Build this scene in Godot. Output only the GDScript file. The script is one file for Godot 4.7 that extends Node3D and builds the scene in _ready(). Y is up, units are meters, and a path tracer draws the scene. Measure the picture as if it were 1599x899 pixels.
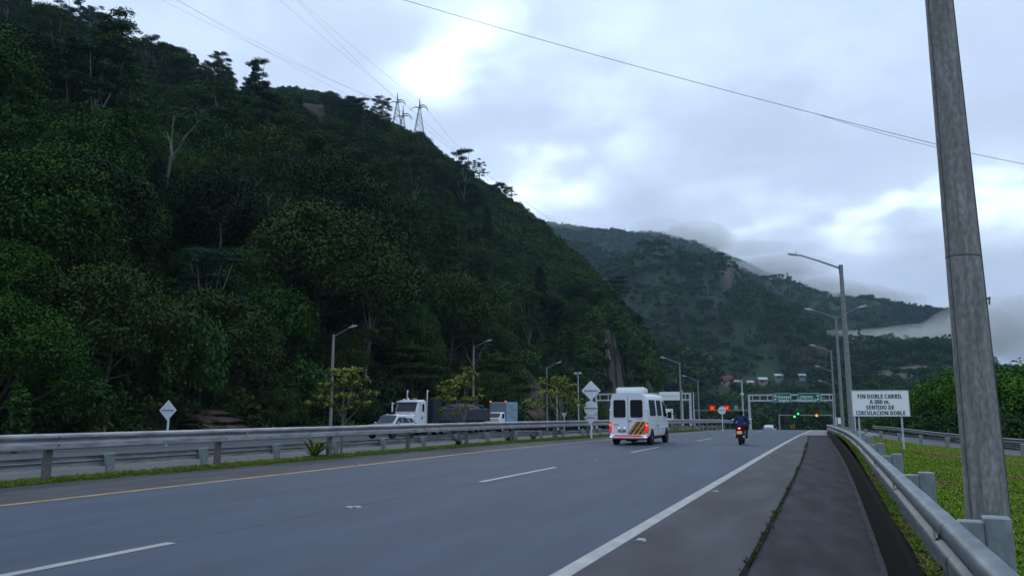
extends Node3D

# Frame of the place: x to the right of the carriageway, y up, the road runs towards -z (d metres ahead = z of -d).
const GROUND := 0.0
var rng := RandomNumberGenerator.new()
var taken := {}
var M := {}
var tex := {}
var hill_noise := FastNoiseLite.new()
var far_noise := FastNoiseLite.new()
var patch_noise := FastNoiseLite.new()


# ---------------------------------------------------------------- mesh builder
class MB:
	var v := PackedVector3Array()
	var n := PackedVector3Array()
	var c := PackedColorArray()
	var col := Color(1, 1, 1)

	func tri(a: Vector3, b: Vector3, e: Vector3, na: Vector3, nb: Vector3, ne: Vector3) -> void:
		if (b - a).cross(e - a).dot(na + nb + ne) > 0.0:
			var t := b
			b = e
			e = t
			t = nb
			nb = ne
			ne = t
		v.append(a); v.append(b); v.append(e)
		n.append(na); n.append(nb); n.append(ne)
		c.append(col); c.append(col); c.append(col)

	func flat(a: Vector3, b: Vector3, e: Vector3, out: Vector3) -> void:
		var m := (b - a).cross(e - a)
		if m.length_squared() < 1e-14:
			return
		m = m.normalized()
		if m.dot(out) < 0.0:
			m = -m
		tri(a, b, e, m, m, m)

	func quad(a: Vector3, b: Vector3, e: Vector3, f: Vector3, out: Vector3) -> void:
		flat(a, b, e, out)
		flat(a, e, f, out)

	func box(at: Vector3, size: Vector3, basis := Basis()) -> void:
		cbox(at, size, 0.0, basis)

	# a box with chamfered edges
	func cbox(at: Vector3, size: Vector3, ch := 0.01, basis := Basis()) -> void:
		var h := size * 0.5
		ch = minf(ch, minf(h.x, minf(h.y, h.z)) * 0.9)
		var pt := func(sx: float, sy: float, sz: float, ax: int) -> Vector3:
			var p := Vector3(sx * (h.x - ch), sy * (h.y - ch), sz * (h.z - ch))
			p[ax] += Vector3(sx, sy, sz)[ax] * ch
			return at + basis * p
		for ax in 3:
			for s in [-1.0, 1.0]:
				var q := []
				for k in [[-1.0, -1.0], [1.0, -1.0], [1.0, 1.0], [-1.0, 1.0]]:
					var g := Vector3()
					g[ax] = s
					g[(ax + 1) % 3] = k[0]
					g[(ax + 2) % 3] = k[1]
					q.append(pt.call(g.x, g.y, g.z, ax))
				var o := Vector3()
				o[ax] = s
				quad(q[0], q[1], q[2], q[3], basis * o)
		if ch <= 0.0:
			return
		for ax in 3:
			var b1 := (ax + 1) % 3
			var b2 := (ax + 2) % 3
			for s1 in [-1.0, 1.0]:
				for s2 in [-1.0, 1.0]:
					var g1 := Vector3()
					g1[b1] = s1
					g1[b2] = s2
					var lo := g1
					lo[ax] = -1.0
					var hi := g1
					hi[ax] = 1.0
					quad(pt.call(lo.x, lo.y, lo.z, b1), pt.call(hi.x, hi.y, hi.z, b1), pt.call(hi.x, hi.y, hi.z, b2), pt.call(lo.x, lo.y, lo.z, b2), basis * g1)
		for sx in [-1.0, 1.0]:
			for sy in [-1.0, 1.0]:
				for sz in [-1.0, 1.0]:
					flat(pt.call(sx, sy, sz, 0), pt.call(sx, sy, sz, 1), pt.call(sx, sy, sz, 2), basis * Vector3(sx, sy, sz))

	func tube(pts: Array, radii: Array, sides := 8, caps := true) -> void:
		var rings := []
		var norms := []
		var side := Vector3.ZERO
		for i in pts.size():
			var d: Vector3 = (pts[mini(i + 1, pts.size() - 1)] - pts[maxi(i - 1, 0)]).normalized()
			if side == Vector3.ZERO:
				side = d.cross(Vector3.UP)
				if side.length() < 0.05:
					side = d.cross(Vector3.RIGHT)
			side = (side - d * side.dot(d)).normalized()
			var up := d.cross(side)
			var ring := PackedVector3Array()
			var nn := PackedVector3Array()
			for k in sides:
				var a := TAU * k / sides
				var o := side * cos(a) + up * sin(a)
				nn.append(o)
				ring.append(pts[i] + o * float(radii[mini(i, radii.size() - 1)]))
			rings.append(ring)
			norms.append(nn)
		for i in pts.size() - 1:
			for k in sides:
				var k2 := (k + 1) % sides
				tri(rings[i][k], rings[i + 1][k], rings[i + 1][k2], norms[i][k], norms[i + 1][k], norms[i + 1][k2])
				tri(rings[i][k], rings[i + 1][k2], rings[i][k2], norms[i][k], norms[i + 1][k2], norms[i][k2])
		if caps:
			for e in [0, pts.size() - 1]:
				var out: Vector3 = (pts[0] - pts[1]) if e == 0 else (pts[e] - pts[e - 1])
				for k in sides:
					flat(pts[e], rings[e][k], rings[e][(k + 1) % sides], out)

	# closed polygon in the xy plane of xf, from z = 0 to z = depth
	func prism(poly: PackedVector2Array, depth: float, xf := Transform3D(), bevel := 0.0) -> void:
		var inner := poly
		if bevel > 0.0:
			var off := Geometry2D.offset_polygon(poly, -bevel)
			if off.size() == 1 and off[0].size() == poly.size():
				var best := 0
				var near := 1e9
				for k in poly.size():
					var dd: float = off[0][k].distance_to(poly[0])
					if dd < near:
						near = dd
						best = k
				inner = PackedVector2Array()
				for k in poly.size():
					inner.append(off[0][(best + k) % poly.size()])
				if inner[1].distance_to(poly[1]) > bevel * 4.0:
					inner = poly
		var lev := depth - (bevel if inner != poly else 0.0)
		var ids := Geometry2D.triangulate_polygon(inner)
		var k3 := 0
		while k3 < ids.size():
			var a := inner[ids[k3]]
			var b := inner[ids[k3 + 1]]
			var e := inner[ids[k3 + 2]]
			flat(xf * Vector3(a.x, a.y, depth), xf * Vector3(b.x, b.y, depth), xf * Vector3(e.x, e.y, depth), xf.basis.z * signf(depth))
			k3 += 3
		var ids2 := Geometry2D.triangulate_polygon(poly)
		k3 = 0
		while k3 < ids2.size():
			var a := poly[ids2[k3]]
			var b := poly[ids2[k3 + 1]]
			var e := poly[ids2[k3 + 2]]
			flat(xf * Vector3(a.x, a.y, 0), xf * Vector3(b.x, b.y, 0), xf * Vector3(e.x, e.y, 0), -xf.basis.z * signf(depth))
			k3 += 3
		var cw := -1.0 if Geometry2D.is_polygon_clockwise(poly) else 1.0
		for k in poly.size():
			var p := poly[k]
			var q := poly[(k + 1) % poly.size()]
			var o2 := Vector2(q.y - p.y, p.x - q.x) * cw
			var out := xf.basis * Vector3(o2.x, o2.y, 0)
			quad(xf * Vector3(p.x, p.y, 0), xf * Vector3(q.x, q.y, 0), xf * Vector3(q.x, q.y, lev), xf * Vector3(p.x, p.y, lev), out)
			if inner != poly:
				var p2 := inner[k]
				var q2 := inner[(k + 1) % poly.size()]
				quad(xf * Vector3(p.x, p.y, lev), xf * Vector3(q.x, q.y, lev), xf * Vector3(q2.x, q2.y, depth), xf * Vector3(p2.x, p2.y, depth), out + xf.basis.z * signf(depth))

	# turn a profile of (radius, along) about the axis of xf's y
	func lathe(profile: Array, sides := 16, xf := Transform3D()) -> void:
		for i in profile.size() - 1:
			var a: Vector2 = profile[i]
			var b: Vector2 = profile[i + 1]
			var sl := Vector2(b.y - a.y, a.x - b.x).normalized()
			for k in sides:
				var t1 := TAU * k / sides
				var t2 := TAU * (k + 1) / sides
				var c1 := Vector3(cos(t1), 0, sin(t1))
				var c2 := Vector3(cos(t2), 0, sin(t2))
				var n1 := xf.basis * (c1 * sl.x + Vector3.UP * sl.y)
				var n2 := xf.basis * (c2 * sl.x + Vector3.UP * sl.y)
				var up := Vector3.UP
				if a.x > 1e-5:
					tri(xf * (c1 * a.x + up * a.y), xf * (c2 * a.x + up * a.y), xf * (c2 * b.x + up * b.y), n1, n2, n2)
				if b.x > 1e-5:
					tri(xf * (c1 * a.x + up * a.y), xf * (c2 * b.x + up * b.y), xf * (c1 * b.x + up * b.y), n1, n2, n1)

	# rings of equal size joined into a smooth skin; normals away from the ring centres
	func loft(rings: Array, closed := true, caps := true, sharp := 0.6) -> void:
		var m: int = rings[0].size()
		var mids := []
		for r in rings:
			var s := Vector3.ZERO
			for p in r:
				s += p
			mids.append(s / m)
		var fn := {}
		var cols: int = m if closed else m - 1
		for i in rings.size() - 1:
			for k in cols:
				var k2 := (k + 1) % m
				var nn: Vector3 = (rings[i + 1][k] - rings[i][k2]).cross(rings[i + 1][k2] - rings[i][k])
				var outw: Vector3 = (rings[i][k] + rings[i + 1][k2]) * 0.5 - (mids[i] + mids[i + 1]) * 0.5
				if nn.dot(outw) < 0.0:
					nn = -nn
				fn[i * m + k] = nn.normalized() if nn.length() > 1e-9 else Vector3.ZERO
		var corner := func(i: int, k: int, own: Vector3) -> Vector3:
			var s := Vector3.ZERO
			for di in [-1, 0]:
				for dk in [-1, 0]:
					var ii: int = i + di
					var kk: int = (k + dk + m) % m
					if fn.has(ii * m + kk) and ii >= 0 and fn[ii * m + kk].dot(own) > sharp:
						s += fn[ii * m + kk]
			return s.normalized() if s.length() > 1e-6 else own
		for i in rings.size() - 1:
			for k in cols:
				var k2 := (k + 1) % m
				var own: Vector3 = fn[i * m + k]
				var na: Vector3 = corner.call(i, k, own)
				var nb: Vector3 = corner.call(i + 1, k, own)
				var ne: Vector3 = corner.call(i + 1, k2, own)
				var nf: Vector3 = corner.call(i, k2, own)
				tri(rings[i][k], rings[i + 1][k], rings[i + 1][k2], na, nb, ne)
				tri(rings[i][k], rings[i + 1][k2], rings[i][k2], na, ne, nf)
		if caps and closed:
			for e in [0, rings.size() - 1]:
				var out: Vector3 = mids[0] - mids[1] if e == 0 else mids[e] - mids[e - 1]
				for k in m:
					flat(mids[e], rings[e][k], rings[e][(k + 1) % m], out)

	func mesh() -> ArrayMesh:
		var am := ArrayMesh.new()
		add_to(am)
		return am

	func add_to(am: ArrayMesh) -> void:
		var a := []
		a.resize(Mesh.ARRAY_MAX)
		a[Mesh.ARRAY_VERTEX] = v
		a[Mesh.ARRAY_NORMAL] = n
		a[Mesh.ARRAY_COLOR] = c
		am.add_surface_from_arrays(Mesh.PRIMITIVE_TRIANGLES, a)


# ---------------------------------------------------------------- naming
func numbered(called: String, store: Dictionary) -> String:
	var k: int = store.get(called, 0)
	store[called] = k + 1
	return called if k == 0 else "%s_%03d" % [called, k]


func tag(o: Node, label: String, category := "", group := "", kind := "") -> Node:
	if label:
		o.set_meta("label", label)
	if category:
		o.set_meta("category", category)
	if group:
		o.set_meta("group", group)
	if kind:
		o.set_meta("kind", kind)
	return o


func thing(called: String, label: String, category: String, at := Vector3.ZERO, turn := 0.0, group := "") -> Node3D:
	var o := Node3D.new()
	o.name = numbered(called, taken)
	add_child(o)
	o.position = at
	o.rotation.y = turn
	tag(o, label, category, group)
	return o


func part(parent: Node, called: String, mesh: Mesh, mat: Material) -> MeshInstance3D:
	var o := MeshInstance3D.new()
	if not parent.has_meta("_names"):
		parent.set_meta("_names", {})
	o.name = numbered(called, parent.get_meta("_names"))
	o.mesh = mesh
	o.material_override = mat
	parent.add_child(o)
	return o


func single(called: String, mesh: Mesh, mat: Material, label: String, category: String, group := "", kind := "") -> MeshInstance3D:
	var o := MeshInstance3D.new()
	o.name = numbered(called, taken)
	o.mesh = mesh
	o.material_override = mat
	add_child(o)
	tag(o, label, category, group, kind)
	return o


func struct(called: String, mesh: Mesh, mat: Material, label := "") -> MeshInstance3D:
	return single(called, mesh, mat, label, "", "", "structure")


func copy(o: Node3D, at: Vector3, turn := 0.0, label := "", size := 1.0) -> Node3D:
	var r: Node3D = o.duplicate()
	r.name = numbered(str(o.name).rstrip("0123456789").trim_suffix("_"), taken)
	add_child(r)
	r.position = at
	r.rotation.y = turn
	r.scale = Vector3.ONE * size
	if label:
		r.set_meta("label", label)
	return r


# ---------------------------------------------------------------- materials
func noise_tex(key: String, freq: float, oct: int, lo: float, hi: float, size := 512, kind := FastNoiseLite.TYPE_SIMPLEX_SMOOTH, stretch := 1.0) -> Texture2D:
	if tex.has(key):
		return tex[key]
	var f := FastNoiseLite.new()
	f.noise_type = kind
	f.frequency = freq
	f.fractal_octaves = oct
	f.seed = key.hash() % 10000
	var im := f.get_seamless_image(size, size, false, false, 0.12)
	im.convert(Image.FORMAT_RGB8)
	if stretch != 1.0:
		im.resize(size, int(size / stretch), Image.INTERPOLATE_CUBIC)
	var data := im.get_data()
	for i in data.size():
		data[i] = int(255.0 * (lo + (hi - lo) * data[i] / 255.0))
	im = Image.create_from_data(im.get_width(), im.get_height(), false, Image.FORMAT_RGB8, data)
	tex[key] = ImageTexture.create_from_image(im)
	return tex[key]


# albedo given in linear values, as real base colours are
func lin(r: float, g: float, b: float) -> Color:
	return Color(r, g, b).linear_to_srgb()


func mat(key: String, color: Color, rough := 0.8, metal := 0.0) -> StandardMaterial3D:
	if M.has(key):
		return M[key]
	var m := StandardMaterial3D.new()
	m.resource_name = key
	m.albedo_color = color
	m.roughness = rough
	m.metallic = metal
	m.vertex_color_use_as_albedo = true
	m.metallic_specular = 0.5 if color.get_luminance() > 0.36 else 0.25
	M[key] = m
	return m


# fine pattern and coarse pattern over a material, in world metres
func worn(m: StandardMaterial3D, fine: Texture2D, fine_scale: Vector3, coarse: Texture2D = null, coarse_scale := Vector3.ONE, bump := 0.0, bump_tex: Texture2D = null) -> StandardMaterial3D:
	m.albedo_texture = fine
	m.uv1_triplanar = true
	m.uv1_world_triplanar = true
	m.uv1_scale = fine_scale
	if coarse:
		m.detail_enabled = true
		m.detail_albedo = coarse
		m.detail_blend_mode = BaseMaterial3D.BLEND_MODE_MUL
		m.detail_uv_layer = BaseMaterial3D.DETAIL_UV_2
		m.uv2_triplanar = true
		m.uv2_world_triplanar = true
		m.uv2_scale = coarse_scale
	if bump > 0.0:
		m.heightmap_enabled = true
		m.heightmap_scale = bump
		m.heightmap_texture = bump_tex if bump_tex else fine
	return m


func glow(key: String, color: Color, energy: float) -> StandardMaterial3D:
	if M.has(key):
		return M[key]
	var m := mat(key, color, 0.3)
	m.emission_enabled = true
	m.emission = color
	m.emission_energy_multiplier = energy
	return m


func materials() -> void:
	var grain := noise_tex("grain", 0.22, 2, 0.62, 1.0, 512)
	var pebble := noise_tex("pebble", 0.35, 2, 0.45, 1.0, 512, FastNoiseLite.TYPE_CELLULAR)
	var blotch := noise_tex("blotch", 0.011, 5, 0.66, 1.0, 512)
	var soft := noise_tex("soft", 0.012, 3, 0.84, 1.0, 512)
	var streak := noise_tex("streak", 0.035, 4, 0.55, 1.0, 512)
	worn(mat("asphalt", lin(0.100, 0.130, 0.218), 0.85), noise_tex("roadgrain", 0.3, 2, 0.5, 1.0, 512), Vector3(1.1, 1.1, 1.1), soft, Vector3(0.16, 0.16, 0.022), 0.5, pebble)
	worn(mat("asphalt_old", lin(0.140, 0.143, 0.178), 0.88), pebble, Vector3(1.3, 1.3, 1.3), blotch, Vector3(0.2, 0.2, 0.05), 0.6, pebble)
	worn(mat("asphalt_left", lin(0.150, 0.163, 0.195), 0.85), grain, Vector3(0.9, 0.9, 0.9), soft, Vector3(0.1, 0.1, 0.03))
	worn(mat("asphalt_pale", lin(0.33, 0.34, 0.38), 0.88), grain, Vector3(0.9, 0.9, 0.9), soft, Vector3(0.15, 0.15, 0.05))
	worn(mat("gutter", lin(0.092, 0.089, 0.108), 0.9), grain, Vector3(0.9, 0.9, 0.35), blotch, Vector3(0.35, 0.35, 0.1), 0.5, grain)
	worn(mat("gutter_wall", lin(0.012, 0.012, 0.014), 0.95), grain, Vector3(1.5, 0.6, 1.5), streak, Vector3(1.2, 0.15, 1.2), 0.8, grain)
	worn(mat("silt", lin(0.135, 0.135, 0.145), 0.95), pebble, Vector3(2.0, 2.0, 2.0), blotch, Vector3(0.7, 0.7, 0.4), 1.0, pebble)
	mat("crack", lin(0.035, 0.037, 0.05), 0.95)
	worn(mat("paint_white", lin(0.62, 0.61, 0.62), 0.7), grain, Vector3(1.6, 1.6, 1.6), soft, Vector3(0.6, 0.6, 0.3))
	worn(mat("paint_yellow", lin(0.66, 0.42, 0.17), 0.7), grain, Vector3(1.6, 1.6, 1.6), blotch, Vector3(0.6, 0.6, 0.3))
	worn(mat("zinc", lin(0.25, 0.30, 0.36), 0.5, 0.35), blotch, Vector3(1.0, 2.2, 0.3), soft, Vector3(0.5, 0.5, 0.1))
	worn(mat("zinc_dull", lin(0.56, 0.55, 0.58), 0.5, 0.12), blotch, Vector3(1.0, 1.5, 0.25), soft, Vector3(0.4, 0.4, 0.1))
	worn(mat("zinc_post", lin(0.33, 0.37, 0.40), 0.6, 0.15), soft, Vector3(2.0, 0.7, 2.0), soft, Vector3(0.5, 0.5, 0.5))
	worn(mat("grey_post", lin(0.26, 0.24, 0.23), 0.75), streak, Vector3(2.0, 0.7, 2.0), soft, Vector3(0.5, 0.5, 0.5))
	worn(mat("pole_concrete", lin(0.50, 0.485, 0.475), 0.9), noise_tex("poregrain", 0.03, 5, 0.66, 1.0, 512), Vector3(1.4, 0.6, 1.4), noise_tex("softstreak", 0.02, 4, 0.66, 1.0, 512), Vector3(1.5, 0.10, 1.5), 0.5, pebble)
	worn(mat("pole_far", lin(0.42, 0.41, 0.41), 0.9), streak, Vector3(1.5, 0.2, 1.5))
	mat("pole_seam", lin(0.10, 0.10, 0.11), 0.95)
	mat("arm_steel", lin(0.20, 0.22, 0.26), 0.5, 0.4)
	mat("lamp_head", lin(0.42, 0.44, 0.48), 0.45, 0.2)
	mat("lamp_glass", lin(0.75, 0.78, 0.82), 0.2)
	mat("sign_pale", lin(0.72, 0.74, 0.80), 0.5)
	mat("sign_back", lin(0.48, 0.50, 0.54), 0.5, 0.2)
	mat("sign_bar", lin(0.12, 0.13, 0.16), 0.6)
	mat("sign_white", lin(0.90, 0.90, 0.92), 0.45)
	mat("sign_green", lin(0.004, 0.16, 0.105), 0.4)
	mat("sign_letter", lin(0.8, 0.85, 0.85), 0.4)
	mat("black_letter", lin(0.012, 0.012, 0.02), 0.6)
	worn(mat("white_steel", lin(0.58, 0.60, 0.65), 0.5), soft, Vector3(0.3, 0.3, 0.3))
	mat("grey_steel", lin(0.30, 0.32, 0.35), 0.55, 0.2)
	mat("pylon_steel", lin(0.17, 0.18, 0.20), 0.6, 0.2)
	mat("wire", lin(0.06, 0.06, 0.07), 0.6)
	worn(mat("soil", lin(0.030, 0.034, 0.018), 0.95), grain, Vector3(0.5, 0.5, 0.5), blotch, Vector3(0.05, 0.05, 0.05), 4.0, blotch)
	worn(mat("far_ground", Color.WHITE, 0.95), noise_tex("fargrain", 0.05, 5, 0.45, 1.0, 512), Vector3(0.03, 0.03, 0.03), blotch, Vector3(0.006, 0.006, 0.006))
	worn(mat("hill_ground", Color.WHITE, 0.95), noise_tex("fargrain", 0.05, 5, 0.45, 1.0, 512), Vector3(0.12, 0.12, 0.12), blotch, Vector3(0.03, 0.03, 0.03))
	worn(mat("rock", Color.WHITE, 0.92), noise_tex("rockgrain", 0.03, 5, 0.5, 1.0, 512), Vector3(0.3, 0.16, 0.3), blotch, Vector3(0.08, 0.05, 0.08), 6.0, blotch)
	worn(mat("verge_soil", lin(0.100, 0.140, 0.032), 0.95), grain, Vector3(0.9, 0.9, 0.9), blotch, Vector3(0.22, 0.22, 0.22), 1.5, grain)
	mat("blade", Color.WHITE, 0.85).metallic_specular = 0.2
	mat("leaf", Color.WHITE, 0.75)
	mat("bark", lin(0.055, 0.050, 0.045), 0.9)
	mat("bark_pale", lin(0.15, 0.14, 0.125), 0.9)
	for k in [["leaf_dark", 0.028, 0.056, 0.020], ["leaf_mid", 0.040, 0.088, 0.022], ["leaf_blue", 0.030, 0.060, 0.042], ["leaf_olive", 0.046, 0.076, 0.020], ["leaf_bright", 0.038, 0.092, 0.014], ["leaf_deep", 0.017, 0.034, 0.014], ["leaf_light", 0.048, 0.090, 0.022], ["leaf_lime", 0.150, 0.175, 0.040], ["leaf_hedge", 0.060, 0.150, 0.014]]:
		mat(k[0], lin(k[1], k[2], k[3]), 0.85).metallic_specular = 0.16
	# vehicles
	mat("van_white", lin(0.72, 0.73, 0.77), 0.28).clearcoat_enabled = true
	mat("truck_white", lin(0.66, 0.67, 0.71), 0.35)
	mat("car_silver", lin(0.36, 0.42, 0.50), 0.25, 0.5).clearcoat_enabled = true
	mat("glass_dark", lin(0.008, 0.009, 0.012), 0.08).metallic_specular = 0.28
	mat("glass_tint", lin(0.035, 0.045, 0.058), 0.06)
	mat("rubber", lin(0.018, 0.018, 0.019), 0.85)
	mat("rim_metal", lin(0.40, 0.41, 0.43), 0.4, 0.6)
	mat("trim_black", lin(0.02, 0.02, 0.022), 0.6)
	mat("chassis", lin(0.025, 0.024, 0.024), 0.8)
	mat("red_trim", lin(0.35, 0.03, 0.05), 0.4)
	mat("roof_red", lin(0.16, 0.035, 0.035), 0.8)
	mat("orange_stripe", lin(0.50, 0.21, 0.035), 0.4)
	mat("plate_white", lin(0.55, 0.56, 0.56), 0.5)
	mat("plate_yellow", lin(0.60, 0.42, 0.16), 0.5)
	mat("chrome", lin(0.6, 0.61, 0.63), 0.15, 0.9)
	worn(mat("tarp", lin(0.062, 0.066, 0.085), 0.6), soft, Vector3(0.5, 0.25, 0.5), soft, Vector3(0.25, 0.25, 0.25))
	mat("cargo_black", lin(0.03, 0.033, 0.045), 0.45)
	mat("headboard", lin(0.018, 0.022, 0.034), 0.6)
	worn(mat("box_blue", lin(0.20, 0.38, 0.52), 0.5), soft, Vector3(0.4, 0.4, 0.4))
	mat("box_grey", lin(0.16, 0.20, 0.22), 0.5)
	mat("box_orange", lin(0.30, 0.19, 0.14), 0.6)
	mat("jacket", lin(0.014, 0.026, 0.07), 0.75)
	mat("cloth_dark", lin(0.010, 0.011, 0.016), 0.8)
	mat("skin", lin(0.28, 0.16, 0.11), 0.6)
	mat("bike_dark", lin(0.016, 0.015, 0.016), 0.4)
	mat("bike_red", lin(0.20, 0.012, 0.016), 0.35)
	worn(mat("earth", lin(0.21, 0.105, 0.085), 0.95), noise_tex("rockgrain", 0.03, 5, 0.5, 1.0, 512), Vector3(0.1, 0.1, 0.1))
	glow("tail_red", Color(1.0, 0.12, 0.08), 0.9)
	glow("tail_amber", Color(1.0, 0.42, 0.14), 1.3)
	glow("brake_red", Color(1.0, 0.10, 0.08), 0.7)
	glow("brake_core", Color(1.0, 0.65, 0.6), 1.6)
	glow("led_white", Color(0.85, 1.0, 0.9), 0.9)
	glow("led_pink", Color(1.0, 0.35, 0.42), 0.55)
	glow("signal_red", Color(1.0, 0.40, 0.20), 0.85)
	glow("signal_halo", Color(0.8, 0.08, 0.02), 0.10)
	glow("signal_green", Color(0.25, 1.0, 0.5), 1.0)
	glow("signal_amber", Color(1.0, 0.6, 0.2), 1.1)


# ---------------------------------------------------------------- the lie of the land
func smooth(a: float, b: float, x: float) -> float:
	return smoothstep(a, b, x)


func road_h(d: float) -> float:
	var h := 0.0
	if d > 25.0:
		var e := minf(d, 85.0) - 25.0
		h -= 0.00008 * e * e
	if d > 85.0:
		var e := minf(d, 127.0) - 85.0
		h -= 0.0096 * e + 0.0006 * e * e
	if d > 127.0:
		h -= 0.06 * (minf(d, 215.0) - 127.0)
	return h


func left_h(d: float) -> float:
	return road_h(d) - 0.35


func taper(d: float) -> float:   # the right-hand edge drifts towards the road
	var e := clampf(d, 0.0, 75.0)
	return -0.0003 * e * e


func yellow_x(d: float) -> float:
	if d < 30.0:
		return -13.4
	if d < 55.0:
		return lerpf(-13.4, -12.2, (d - 30.0) / 25.0)
	if d < 90.0:
		return lerpf(-12.2, -10.4, (d - 55.0) / 35.0)
	return -10.4


func dash_x(d: float) -> float:
	if d < 35.0:
		return -7.7
	if d < 85.0:
		return lerpf(-7.7, -6.5, (d - 35.0) / 50.0)
	return -6.5


func median_x(d: float) -> float:   # front edge of the grass strip
	if d < 12.0:
		return -16.5
	if d < 38.0:
		return lerpf(-16.5, -15.7, (d - 12.0) / 26.0)
	if d < 85.0:
		return lerpf(-15.7, -11.3, (d - 38.0) / 47.0)
	return -11.3


func median_h(d: float) -> float:
	return 0.03 + road_h(d)


func kerb_x(d: float) -> float:
	return 0.58 + taper(d)


func service_x(d: float) -> float:
	return maxf(14.45 - 0.18 * d, kerb_x(minf(d, 75.0)) + 0.35)


func service_h(d: float) -> float:   # the slip road lies lower and climbs to join the crest
	return road_h(d) - 0.36 * smooth(86.0, 56.0, d)


func verge_h(x: float, d: float) -> float:
	var t := clampf((x - kerb_x(d)) / maxf(service_x(d) - kerb_x(d), 0.2), 0, 1)
	return lerpf(0.22 + 0.16 * smooth(14, 30, d) - 0.25 * smooth(40, 66, d), service_h(d) - road_h(d), t * t * (3 - 2 * t)) + 0.03 * hill_noise.get_noise_2d(x * 20.0, d * 20.0) + road_h(d)


func table(t: Array, x: float) -> float:   # rows of [x, value], x falling
	if x >= t[0][0]:
		return t[0][1]
	for i in t.size() - 1:
		if x >= t[i + 1][0]:
			return lerpf(t[i + 1][1], t[i][1], (x - t[i + 1][0]) / (t[i][0] - t[i + 1][0]))
	return t[-1][1]

# crest of the near hill: bearing left of the road in degrees, rise of its skyline, and metres from the road's start to its crest
const NEAR_RISE := [[68, .51], [58.4, .478], [54.7, .463], [50.7, .44], [46.5, .425], [42.1, .424], [39.8, .423], [36.5, .4145], [32.6, .3905], [29.6, .367], [27.6, .3388], [24.1, .2933], [20.7, .249], [17.8, .2004], [15.9, .157], [14, .124], [12.9, .090], [12.4, .060], [12.0, .028], [11, .0], [9, -.03]]
const NEAR_CREST := [[75, 400], [60, 395], [50, 385], [40, 370], [32, 340], [25, 290], [20, 255], [16, 225], [12.5, 200], [9, 190]]
const FAR_RISE := [[40, .27], [27.5, .264], [20.9, .2535], [17.75, .2448], [13.9, .2359], [11.5, .2325], [8.3, .2143], [6.1, .1937], [3.9, .1718], [1.8, .1567], [-.2, .1419], [-2.2, .1343], [-4.15, .126], [-6, .1194], [-7.6, .1155], [-8.7, .085], [-9.8, .045], [-12, .02], [-25, .02], [-60, .05]]
const MID_RISE := [[3.5, .0], [1.0, .025], [-1.1, .047], [-2.3, .056], [-4.7, .062], [-6.9, .062], [-9, .051], [-10.9, .0475], [-14.2, .05], [-30, .055], [-60, .05]]


func bearing(x: float, d: float) -> float:
	return rad_to_deg(atan2(-x, d))


func tree_cover(az: float) -> float:
	return smooth(39.0, 45.0, az)


func near_toe(az: float) -> float:
	return minf(41.0 / sin(deg_to_rad(maxf(az, 5.0))), table(NEAR_CREST, az) * 0.86)


func hill_h(x: float, d: float) -> float:
	var az := bearing(x, d)
	var r := Vector2(x, d).length()
	var crest := table(NEAR_CREST, az)
	var toe := near_toe(az)
	var top := table(NEAR_RISE, az) * crest + 1.6 - 8.0 * tree_cover(az) - 0.8
	var base := road_h(minf(d, 240.0)) - 0.6
	var t := (r - toe) / (crest - toe)
	if t < 0.0:
		return base - 0.4 + 0.4 * smooth(-0.06, 0.0, t)
	var nz := hill_noise.get_noise_2d(x, d)
	if t > 1.0:
		return top - (r - crest) * 0.4 + nz * 1.0
	var cut := smooth(0.0, 0.035, t) * 0.02
	# the nose of the hill is a bluff
	var bluff := 0.5 * smooth(18.5, 15.5, az) * smooth(0.0, 0.22, t)
	var s := t + (cut + bluff) * (1.0 - t)
	return base + (top - base) * s + nz * (1.0 + 9.0 * sin(PI * t)) * minf(1.0, (top - base) / 60.0) * smooth(0.0, 0.1, t)


func far_crest(az: float) -> float:
	return 1450.0 + 120.0 * sin(az * 0.16)


func far_h(x: float, d: float) -> float:
	var az := bearing(x, d)
	var r := Vector2(x, d).length()
	var crest := far_crest(az)
	var top := table(FAR_RISE, az) * crest + 1.6 - 6.0
	var t := (r - 300.0) / (crest - 300.0)
	if t < 0.0:
		return -7.2 + t * 20.0
	if t > 1.0:
		return top - (r - crest) * 0.3
	var nz := far_noise.get_noise_2d(x, d)
	var shape := t * 0.80 + 0.2 * t * t
	return -7.2 + (top + 7.2) * shape + nz * 95.0 * sin(PI * pow(t, 0.8)) * minf(1.0, top / 250.0)


func mid_h(x: float, d: float) -> float:
	var az := bearing(x, d)
	var r := Vector2(x, d).length()
	var top := table(MID_RISE, az) * 560.0 + 1.6 - 4.0
	var t := (r - 250.0) / 310.0
	if t < 0.0:
		return -7.4
	if t > 1.0:
		return top - (r - 560.0) * 0.25
	return -7.4 + (top + 7.4) * t + far_noise.get_noise_2d(x * 2.0, d * 2.0) * 10.0 * sin(PI * t)


func P(x: float, d: float, h: float) -> Vector3:
	return Vector3(x, h, -d)


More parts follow.
